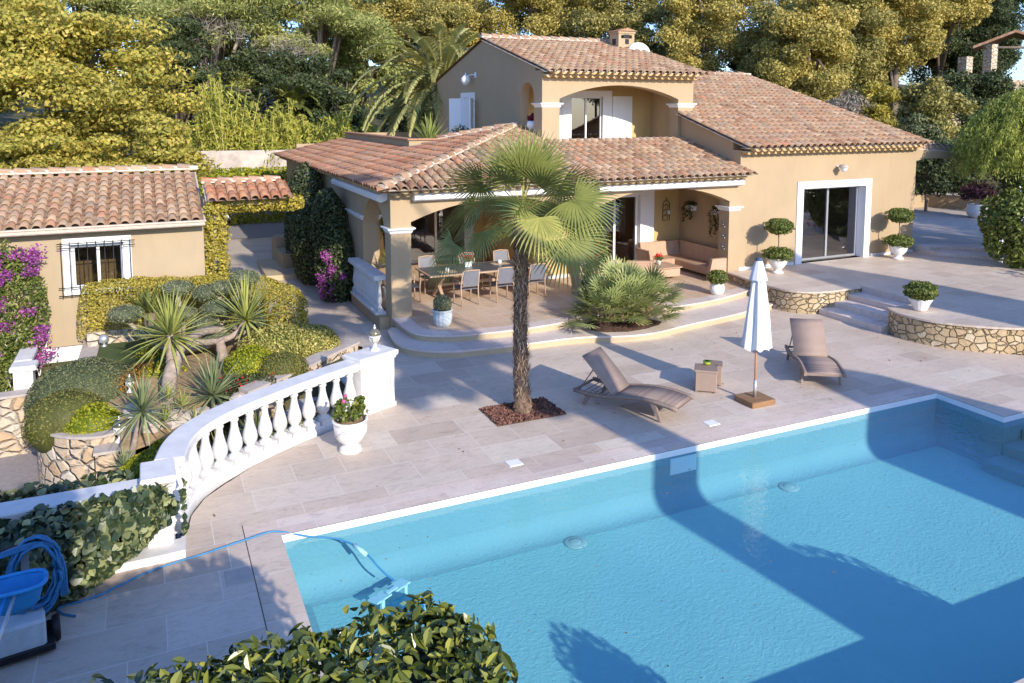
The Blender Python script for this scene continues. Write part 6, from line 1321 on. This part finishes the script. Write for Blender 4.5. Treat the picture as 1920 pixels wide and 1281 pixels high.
# twig clouds of the pines
for k,(c,r) in enumerate((((3.6,46.8,9.6),(1.9,.9,1.0)),((7.6,47.3,8.6),(2.2,.9,1.0)),((2.0,46.6,8.9),(1.2,.7,.7)))):
    P,Q=blob(c,r,420,.8,-1,.2); V,a=leaves(P,Q,.75,.03,.8); o=np_mesh('bare_twigs',V,4,L['grey'],None,a); tag(o,['pale bare twigs showing through the left umbrella pine','pale bare twigs low in the umbrella pine near the bamboo','pale bare twigs at the edge of the dark gap'][k],'twigs',kind='stuff')
for k,(x,y,z) in enumerate(((-14,70,15),(-4,78,16.5),(8,80,17),(20,80,17.5),(31,78,18),(42,72,18.5),(53,66,19),(64,60,19),(74,50,18),(-10,55,10.5))):
    tree('distant_tree','distant hillside tree, %s in the far row counted from the left'%['second','third','fourth','fifth','sixth','seventh','eighth','ninth','last','first'][k],x,y,H(x,y),(x,y,z),(7.2,4,7),26,620,['pine','pine','pine','oak','oakyel','oak','oak','oakyel','darkgreen','yellowtree'][k],.42,.26,.36,.3,'far trees along the hilltop',.8,seed=120+k,low=-1)
# bamboo
def bamboo(lab,x0,x1,y,z,h,n,seed):
    rs=np.random.RandomState(seed); t=thing('bamboo',lab,'bamboo',((x0+x1)/2,y,z)); q=[];m=MB(); cl=[]
    for i in range(n):
        x=x0+(x1-x0)*rs.rand()-(x0+x1)/2; yy=rs.randn()*.8; hh=h*(.75+.35*rs.rand())*(1-.25*abs(x)/(abs(x1-x0)/2)); lx=rs.randn()*.5
        pts=[(x,yy,0),(x+lx*.2,yy,hh*.5),(x+lx,yy-.2,hh)]; m.tube(pts,[.035,.03,.012],5)
        nn=130; u=.28+.72*rs.rand(nn); c=np.stack([x+lx*u*u+rs.randn(nn)*.28*(1.25-u),yy-.1+rs.randn(nn)*.28,hh*u],1); cl.append((c,unit(rs.randn(nn,3)+[0,-.8,.4])))
    m.build('canes',leafcane,t); foliage('foliage',L['bamboo'],cl,.30,.07,t,.6,droop=.7)
leafcane=plain('yellow_bamboo_cane',(.42,.36,.10),.6,0,.2,4,0)
bamboo('yellow green bamboo clump left part with feathery plume top',2.0,5.2,42.2,H(3.4,42.2),6.6,80,1); bamboo('yellow green bamboo thicket in the middle above the rubble wall',4.9,8.2,41.3,H(6,41.3),5.6,95,2); bamboo('bright bamboo thicket right part beside the date palm',7.4,10.8,39.0,H(8.6,39),5.2,90,3)
shrub('laurel_bush','dark green bush at the left end of the rubble wall',[blob((1.4,38.5,1.2),(1.5,.9,1.1),2400,.4)],.16,.1,'darkgreen')
tree('umbrella_pine','tall pine crown filling the top above the date palm',15,66,H(15,66),(16,65,17),(7,4,5),30,800,'pine',.34,.1,.36,.3,None,.6,'barkl',.6,seed=14,limbs=8)
# date palm
def date_palm(nm,lab,x,y,z,h,n,L_,seed,mat='phoenix',tr=.42):
    random.seed(seed); t=thing(nm,lab,'palm',(x,y,z)); parts=[]
    for i in range(n):
        az=i*2.39996+random.uniform(-.15,.15); f=(i+.5)/n; el=math.radians(-30+105*f); d=(math.cos(az)*math.cos(el),math.sin(az)*math.cos(el),math.sin(el))
        parts.append(pinnate((.2*math.cos(az),.2*math.sin(az),h+.3*f),d,L_*random.uniform(.85,1.05)*(1-.42*f),56,.55,.13,2.3-.5*f,14,.06,.25))
    merge_np('fronds',parts,L[mat],t); m=MB(); m.lathe([(tr*1.1,-.3),(tr,.5),(tr*.9,h*.6),(tr*1.0,h-.6),(tr*1.35,h-.1),(tr*.7,h+.3)],16); m.build('trunk',fb,t)
    return t
t=date_palm('date_palm','big date palm with arching fronds left of the upper storey',11.9,33.0,0,6.35,66,5.6,5)
P=np.repeat(np.array([(-.2,-1.3,6.0),(.35,-1.2,6.2)]),120,0)+RS.randn(240,3)*[.22,.2,.3]; V,a=leaves(P,sph(240),.3,.03,.8); np_mesh('fruit_stalks',V,4,plain('orange_fruit_stalk',(.62,.30,.05),.7,0,.2,9,0),t,a)
date_palm('date_palm','small dark palm in the shade above the bamboo',7.3,43.5,H(7.3,43.5),5.4,26,2.2,8,'palm',.25)
random.seed(99)
tree('evergreen_tree','dark evergreen mass behind the date palm fronds',13.5,42.5,H(13.5,42),(13.2,42.5,3.6),(3.6,1.8,3.4),22,700,'darkgreen',.2,.12,.36,.2,None,seed=21)
# broadleaved trees behind the roof
TR=[('darkgreen','dark evergreen high in the far right corner',(66,47,14),(7,3,8),54),('darkgreen','dark evergreen between the far oaks and the pergola oak',(54,48,12),(5,3,7),55),('darkgreen','dark evergreen far back right of the bright golden oak',(51,47,9),(6,3,6),51),('darkgreen','dark evergreen far back behind the chimney oaks',(33,47,7),(4,2,4),52),('darkgreen','dark evergreen far back at the right corner',(60,44,10),(7,3,7),53),('oak','big olive oak filling the gap left of the hillside pergola',(46.5,42,8.5),(5,3,6),46),('darkgreen','dark evergreens beneath the oaks left of the pergola',(42,38,4.5),(5,2,3.5),47),('oak','olive oak high at the right corner behind the pergola',(60,46,14),(7,4,7),48),('oak','dense olive oak between the date palm and the upper roof',(19,55,8.5),(5,3,5),49),('darkgreen','dark evergreens at the foot of the oaks behind the wing roof',(30,40,4.5),(5,2.2,3.5),50),('oakyel','pale golden oak left of the upper roof ridge, farthest of its row',(22.0,57.5,11.4),(5.0,3.5,5.6),31),('oakyel','golden oak above the upper roof ridge',(26.8,52.5,11.6),(4.8,3.5,5.8),32),('oak','olive green oak behind the chimney',(29.8,46.5,9.6),(4.3,3.5,5.6),33),('oakyel','yellow green oak right of the satellite dish',(32.6,41.0,9.4),(4.2,3.2,5.4),34),('oak','green oak above the wing ridge',(34.6,37.0,8.2),(3.2,3,4.6),35),('oakyel','bright golden oak above the right slope of the wing roof',(33.6,33.8,8.3),(2.7,2.7,4.4),36),('oak','dark olive oak right of the bright golden oak',(39.5,36.6,9.2),(3.6,3.2,4.9),37),('oakyel','yellow oak left of the hillside pergola',(44.0,36.5,11.0),(4.2,3.2,3.6),38),('oakyel','golden oak overhanging the hillside pergola',(49.5,37.5,13.2),(4.6,3,2.9),39),('darkgreen','dark evergreen behind the hillside pergola',(55.5,40,11),(6,3,5),40),('oak','tall olive oak at the back between the golden ones',(38,50,14),(6,4,5),41),('oakyel','far golden oak high behind the date palm',(17.5,60,12),(4.6,3.5,5),42),('oak','far green oak high above the chimney',(31,58,15),(6,4,5),43),('oak','far olive oak behind the pergola oak',(48,48,15.5),(7,4,5),44),('darkgreen','dark evergreen filling the gap behind the bright golden oak',(37.0,40.5,7),(3.5,2.5,5),45)]
for mat,lab,c,r,s in TR:
    z0=H(c[0],c[1]); tree('oak' if mat!='darkgreen' else 'evergreen_tree',lab,c[0],c[1],z0,(c[0],c[1],max(c[2],z0+1)),r,36,1250,mat,.18 if c[1]<45 else .21,None,.30,.28,flat=.8,seed=s,low=-1)
tree('grey_shrub','feathery pale grey shrub above the wing roof',33.0,30.5,H(33,30.5),(33.2,30.3,4.4),(1.9,1.5,1.9),16,420,'grey',.34,.05,.4,.1,None,seed=51)
tree('golden_shrub','feathery golden shrub above the right slope of the wing roof',31.9,27.3,.6,(31.9,27.2,3.6),(1.35,1.2,1.5),14,520,'gold',.26,.05,.42,.08,None,seed=52)
tree('golden_shrub','taller golden shrub behind the feathery one',34.5,29.6,1,(34.5,29.5,5.4),(1.1,1,1.6),12,420,'gold',.24,.06,.42,.08,None,seed=53)
tree('evergreen_tree','dark green shrubs between the golden shrub and the pepper tree',36.5,28.5,1,(36.2,28.0,4.0),(3.2,2.2,3.2),26,620,'oak',.2,.12,.36,.1,None,seed=54)
tree('evergreen_tree','dark evergreen on the slope below the hillside pergola',43.0,30.5,2,(43.0,30.0,5.2),(5.0,2.2,2.6),28,620,'darkgreen',.2,.12,.36,.1,None,seed=55)
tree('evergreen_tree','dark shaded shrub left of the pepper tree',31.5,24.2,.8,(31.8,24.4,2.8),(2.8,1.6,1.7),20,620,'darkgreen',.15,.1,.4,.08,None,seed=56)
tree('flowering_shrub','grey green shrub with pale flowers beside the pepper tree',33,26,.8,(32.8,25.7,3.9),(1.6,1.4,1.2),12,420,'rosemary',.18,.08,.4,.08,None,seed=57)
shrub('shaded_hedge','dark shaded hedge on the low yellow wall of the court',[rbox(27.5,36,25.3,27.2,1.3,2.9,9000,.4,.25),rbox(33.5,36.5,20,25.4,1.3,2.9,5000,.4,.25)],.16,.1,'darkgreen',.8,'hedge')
m=MB(); m.prism([(24,25.35),(33.2,25.35),(34.6,21.8),(35.2,19),(35.45,19.05),(34.85,21.95),(33.4,25.6),(24,25.6)],(.6,1.35),'z'); o=m.build('court_wall',M['wall']); tag(o,'low yellow wall behind the gravel court','wall')
# draping pepper tree
t=thing('pepper_tree','bright green draping pepper tree at the right edge','tree',(26.0,16.1,.77)); cl=[]; B=np.array([26.0,16.1,.77])
q=[];va=[]
for i in range(3000):
    d=sph(1)[0]; 
    if d[2]<-.25: d[2]*=-1
    p=np.array([25.75,16.0,4.0])+d*np.array([1.95,1.7,2.0])*random.uniform(.72,1.0)-B; o_=d.copy(); o_[2]=.15
    ln=random.uniform(.5,1.0)*(.7 if d[2]>.6 else 1.1); s=blade_strip(p,o_,ln,.02,2.4,5); 
    v=random.random(); 
    # leaflets along the hanging twig
    c_=[np.mean(k,0) for k in s]
    for cc in c_:
        for _ in range(5):
            e=RS.randn(3)*.6+[0,0,-1.1]; e/=np.linalg.norm(e); sd=np.cross(e,RS.randn(3)); sd/=np.linalg.norm(sd); b=cc+RS.randn(3)*.04; q.append([b,b+e*.07+sd*.014,b+e*.15,b+e*.07-sd*.014]); va.append(v*.6+.4*random.random())
np_mesh('crown',np.array(q),4,L['fern'],t,np.array(va)); m=MB(); m.tube([(0,0,-.5),(.1,0,1.2),(-.2,0,2.6),(-.3,0,3.6)],[.2,.17,.13,.05],9); m.build('trunk',M['bark'],t)
foliage('inner_foliage',L['darkgreen'],[blob((-.25,-.1,3.0),(1.55,1.2,1.35),5200,.7)],.15,.06,t,.9)
t=thing('flowering_shrub','large dark shrub with white flowers and pink flowers at its foot, right edge','shrub',(23.6,14.9,.7)); foliage('foliage',L['box'],[blob((-.1,.0,1.1),(1.15,1.0,1.15),7000,.4,-1,.2,2),blob((.9,0,1.4),(1.1,1,1.3),4000,.4)],.13,.08,t,.8)
P=np.repeat(np.array([d*[1.15,1.0,1.15]+[-.1,0,1.1] for d in sph(34) if d[1]<.2]),5,0); P=P+RS.randn(*P.shape)*.035; V,a=leaves(P,sph(len(P)),.07,.06,.8); np_mesh('white_flowers',V,4,M['whitef'],t,a)
P=np.repeat(np.array([(random.uniform(-1.4,.5),-.9+random.uniform(-.5,.2),random.uniform(.05,.35)) for _ in range(20)]),8,0); P=P+RS.randn(*P.shape)*.05; V,a=leaves(P,sph(len(P)),.09,.07,.8); np_mesh('pink_flowers',V,4,M['pink'],t,a)
# wall and hedges behind the driveway
bw=thing('concrete_wall','weathered pale concrete wall below the bamboo','wall',(1.3,41,0)); m=MB(); m.prism([(.8,40.2),(9.5,38.8),(9.6,39.1),(.8,40.5)],(-.1,3.35),'z'); m.build('wall',plain('weathered_concrete',(.50,.43,.38),.95,0,.3,1.5,.5,.1),bw,True)
shrub('hedge','sunlit green hedge along the concrete wall behind the canopy',[pathhedge([(1.2,36.5,1.3),(4,35.5,1.3),(6.2,34.6,1.3)],1.1,1.35,5200,.4,.2)],.15,.1,'lime',.8,'hedge')
shrub('hedge','clipped yellow green hedge across the far side of the driveway',[rbox(1.0,8,38.0,39.2,0,2.6,6500,.3,.12)],.14,.09,'lime',.8,'hedge')
# vehicle nose on the driveway
v=thing('golf_cart','white buggy with black wheels parked on the driveway behind the garage corner','buggy',(2.75,37.4,.01),math.radians(-65)); m=MB(); m.loft([[(-1.2,-.5,.3),(.1,-.5,.25),(.1,.5,.25),(-1.2,.5,.3)],[(-1.2,-.55,.75),(0.25,-.5,.5),(.25,.5,.5),(-1.2,.55,.75)],[(-1.1,-.5,.8),(-.1,-.42,.95),(-.1,.42,.95),(-1.1,.5,.8)]],True,True); m.build('body',M['white'],v)
for x in (-.9,-.1):
    for y in (-.5,.5):
        m=MB(); Mx=Matrix.Translation((x,y,.27))@Matrix.Rotation(PI/2,4,'X'); m.lathe([(.1,-.1),(.24,-.1),(.27,-.06),(.27,.06),(.24,.1),(.1,.1)],18,Mx); w_=m.build('wheel',M['dark'],v); m=MB(); m.lathe([(.13,-.105),(.13,.105)],12,Mx); m.build('rim',M['alu'],w_)
m=MB(); m.box(-1.1,-.5,-.45,.45,.8,1.0); m.build('seat',M['dark'],v)
for y in (-.45,.45): m=MB(); m.tube([(-1.1,y,.8),(-1.1,y,1.75),(-.1,y,1.8),(-.05,y,.95)],.025,6); m.build('roof_post',M['dark'],v)
m=MB(); m.bbox(-1.2,0.05,-.5,.5,1.78,1.83,.01); m.build('canopy',M['white'],v)
# pergola on the hill
pg=thing('pergola','open pergola with tiled roof and stone pillars on the wooded hillside','pergola',(49.5,33.2,6.2)); 
for x,y in ((48.4,33.2),(52,31.5),(51.4,35.3),(55,33.6)): m=MB(); m.box(x-.28,x+.28,y-.28,y+.28,4.5,9.35); m.build('pillar',M['stone2'],pg,True)
m=MB(); m.loft([[(47.4,33.7,9.2),(51.6,31.6,9.2+.0),(51.65,31.6,9.35),(47.4,33.75,9.35)],[(50,37.2,9.3),(54.2,35,9.3),(54.2,35,9.45),(50,37.2,9.45)]],True,True); 
m.v=[];m.f=[];m.a=[];m.sm=[];m.mi=[]
A_=[Vector(p) for p in ((47.3,33.6,9.25),(49.6,32.45,10.25),(52.4,31.0,9.3))]; D=Vector((3.3,2.3,0))
m.loft([A_+[p-Vector((0,0,.16)) for p in A_[::-1]],[p+D for p in A_]+[p+D-Vector((0,0,.16)) for p in A_[::-1]]],True,True); m.build('roof',M['tile'],pg,True)
m=MB(); m.tube([(48,33.3,9.15),(52.2,31.3,9.15)],.09,6); m.build('beam',M['bark'],pg,True)
m=MB(); m.prism([(45.2,34.9),(54,30.4),(54.2,30.8),(45.4,35.3)],(4,7.15),'z'); o=m.build('pergola_wall',M['stone2']); tag(o,'rubble parapet wall in front of the hillside pergola','wall')
m=MB(); m.box(46.9,47.5,33.7,34.3,6,8.6); o=m.build('stone_pillar',M['stone2']); tag(o,'lone stone pillar left of the hillside pergola','pillar')
# ------------------------------------------------------------------ unseen trees, and casters added behind the camera for shade
def tk(x,y,xs): return x
# unseen post and wall outlines, shaped to cast the shadows on pool and terrace
ph=thing('shadow_outlines','unseen cream post and wall outlines added behind the camera to cast shadows','house',(12,-4,0))
m=MB(); m.box(8.62,9.38,-3.2,-2.4,0,7.5)            # added caster of the straight shadow band, a square tower
m.build('shadow_post',M['wall'],ph,True)
m=MB(); 
m.prism([(13.15,0),(13.24,5.9),(13.6,6.55),(14.6,6.65),(15.0,6.3),(15.3,5.2),(17,4.4),(22,3.9),(30,3.4),(30,0)],(-3.4,-2.9),'y'); m.build('wall',M['wall'],ph,True)  # unseen outline shaped for the shadow over the right end of the pool
m=MB(); m.prism([(18.9,0),(18.9,8.3),(19.8,9.9),(20.3,10.2),(21.0,9.8),(21.4,8.5),(21.5,0)],(-2.4,-2.0),'y'); m.build('gable',M['wall'],ph,True)  # unseen outline added to cast the band across the upper terrace
random.seed(5)
for bx,x,y,z,r,nb,n,lab in ((9.6,8.35,-6,9.7,(2.2,1.5,1.0),20,700,'tree behind the camera whose crown shades the terrace steps'),(9.65,6.9,-7,11.9,(1.2,1.0,.8),9,260,'tree behind the camera with a small high crown'),(9.6,7.3,-6,9.3,(1.0,.9,.65),8,420,'tree behind the camera with a round crown over the deck'),(9.6,7.75,-6,15.4,(.8,1.2,1.0),9,300,'tallest tree behind the camera'),(9.6,8.75,-6,8.5,(.95,.9,.55),6,220,'small tree behind the camera beside the tower'),(27.5,27.5,1,7.2,(2.5,2,3.2),20,500,'broad tree behind the camera right of the court'),(33,32,3,7.5,(3.5,3,4),22,500,'broad tree behind the camera farthest right')):
    tree('garden_tree',lab,bx,y-1,0,(x,y,z),r,nb,n,'oak',.2,.13,.4,.12,None,limbs=0,seed=int(z*7),straight=True)
th=shrub('shade_hedge','unseen hedge mass added behind the camera to shade the lower left corner',[rbox(-7,.7,-2.3,-1.1,0,6.4,6000,.4,.2)],.2,.12,'darkgreen',.8,'hedge')  # added out of view for its shade over the trolley and ivy
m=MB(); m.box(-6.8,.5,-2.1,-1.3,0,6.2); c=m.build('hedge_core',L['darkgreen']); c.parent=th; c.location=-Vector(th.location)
shrub('domed_shrub','rounded shrub on the near side of the pool behind the coping',[blob((8.72,3.2,.35),(.6,.55,.92),2600,.15)],.07,.05,'box',cores=[((8.72,3.2,.35),(.56,.5,.86))]); shrub('domed_shrub','small rounded shrub near the laurel hedge end',[blob((4.85,3.2,.3),(.5,.45,.9),1900,.15)],.07,.05,'box',cores=[((4.85,3.2,.3),(.46,.4,.84))])
# wooded slope behind the camera, mirrored in the glass
for k in range(7):
    x=-6+7*k; tree('evergreen_tree','evergreen on the slope behind the camera number %s from the left'%['one','two','three','four','five','six','seven'][k],x,-30-2*(k%2),0,(x,-30,3.4),(4.4,3,3.2),12,260,'oak',.5,.3,.4,.3,'trees behind the camera',seed=90+k)

# fallen leaves and specks
n=150; X=RS.rand(n)*15+.5; Y=RS.rand(n)*8+10.3; keep=~((Y>14.6)&(X>4.6))&~((X<4.2)&(Y>11)); P=np.stack([X,Y,.008+0*X],1)[keep]
o=foliage('fallen_leaves',L['heather'],[(P,np.tile([0,0,1.],(len(P),1)))],.055,.03,None,.15); tag(o,'a few small dry leaves scattered on the paving','leaves',kind='stuff')
n=70; P=np.stack([1.6+RS.rand(n)*11,4.6+RS.rand(n)*5,WZ+.003+0*RS.rand(n)],1); o=foliage('floating_specks',L['heather'],[(P,np.tile([0,0,1.],(n,1)))],.03,.02,None,.1); tag(o,'tiny leaf specks floating on the pool water','leaves',kind='stuff')
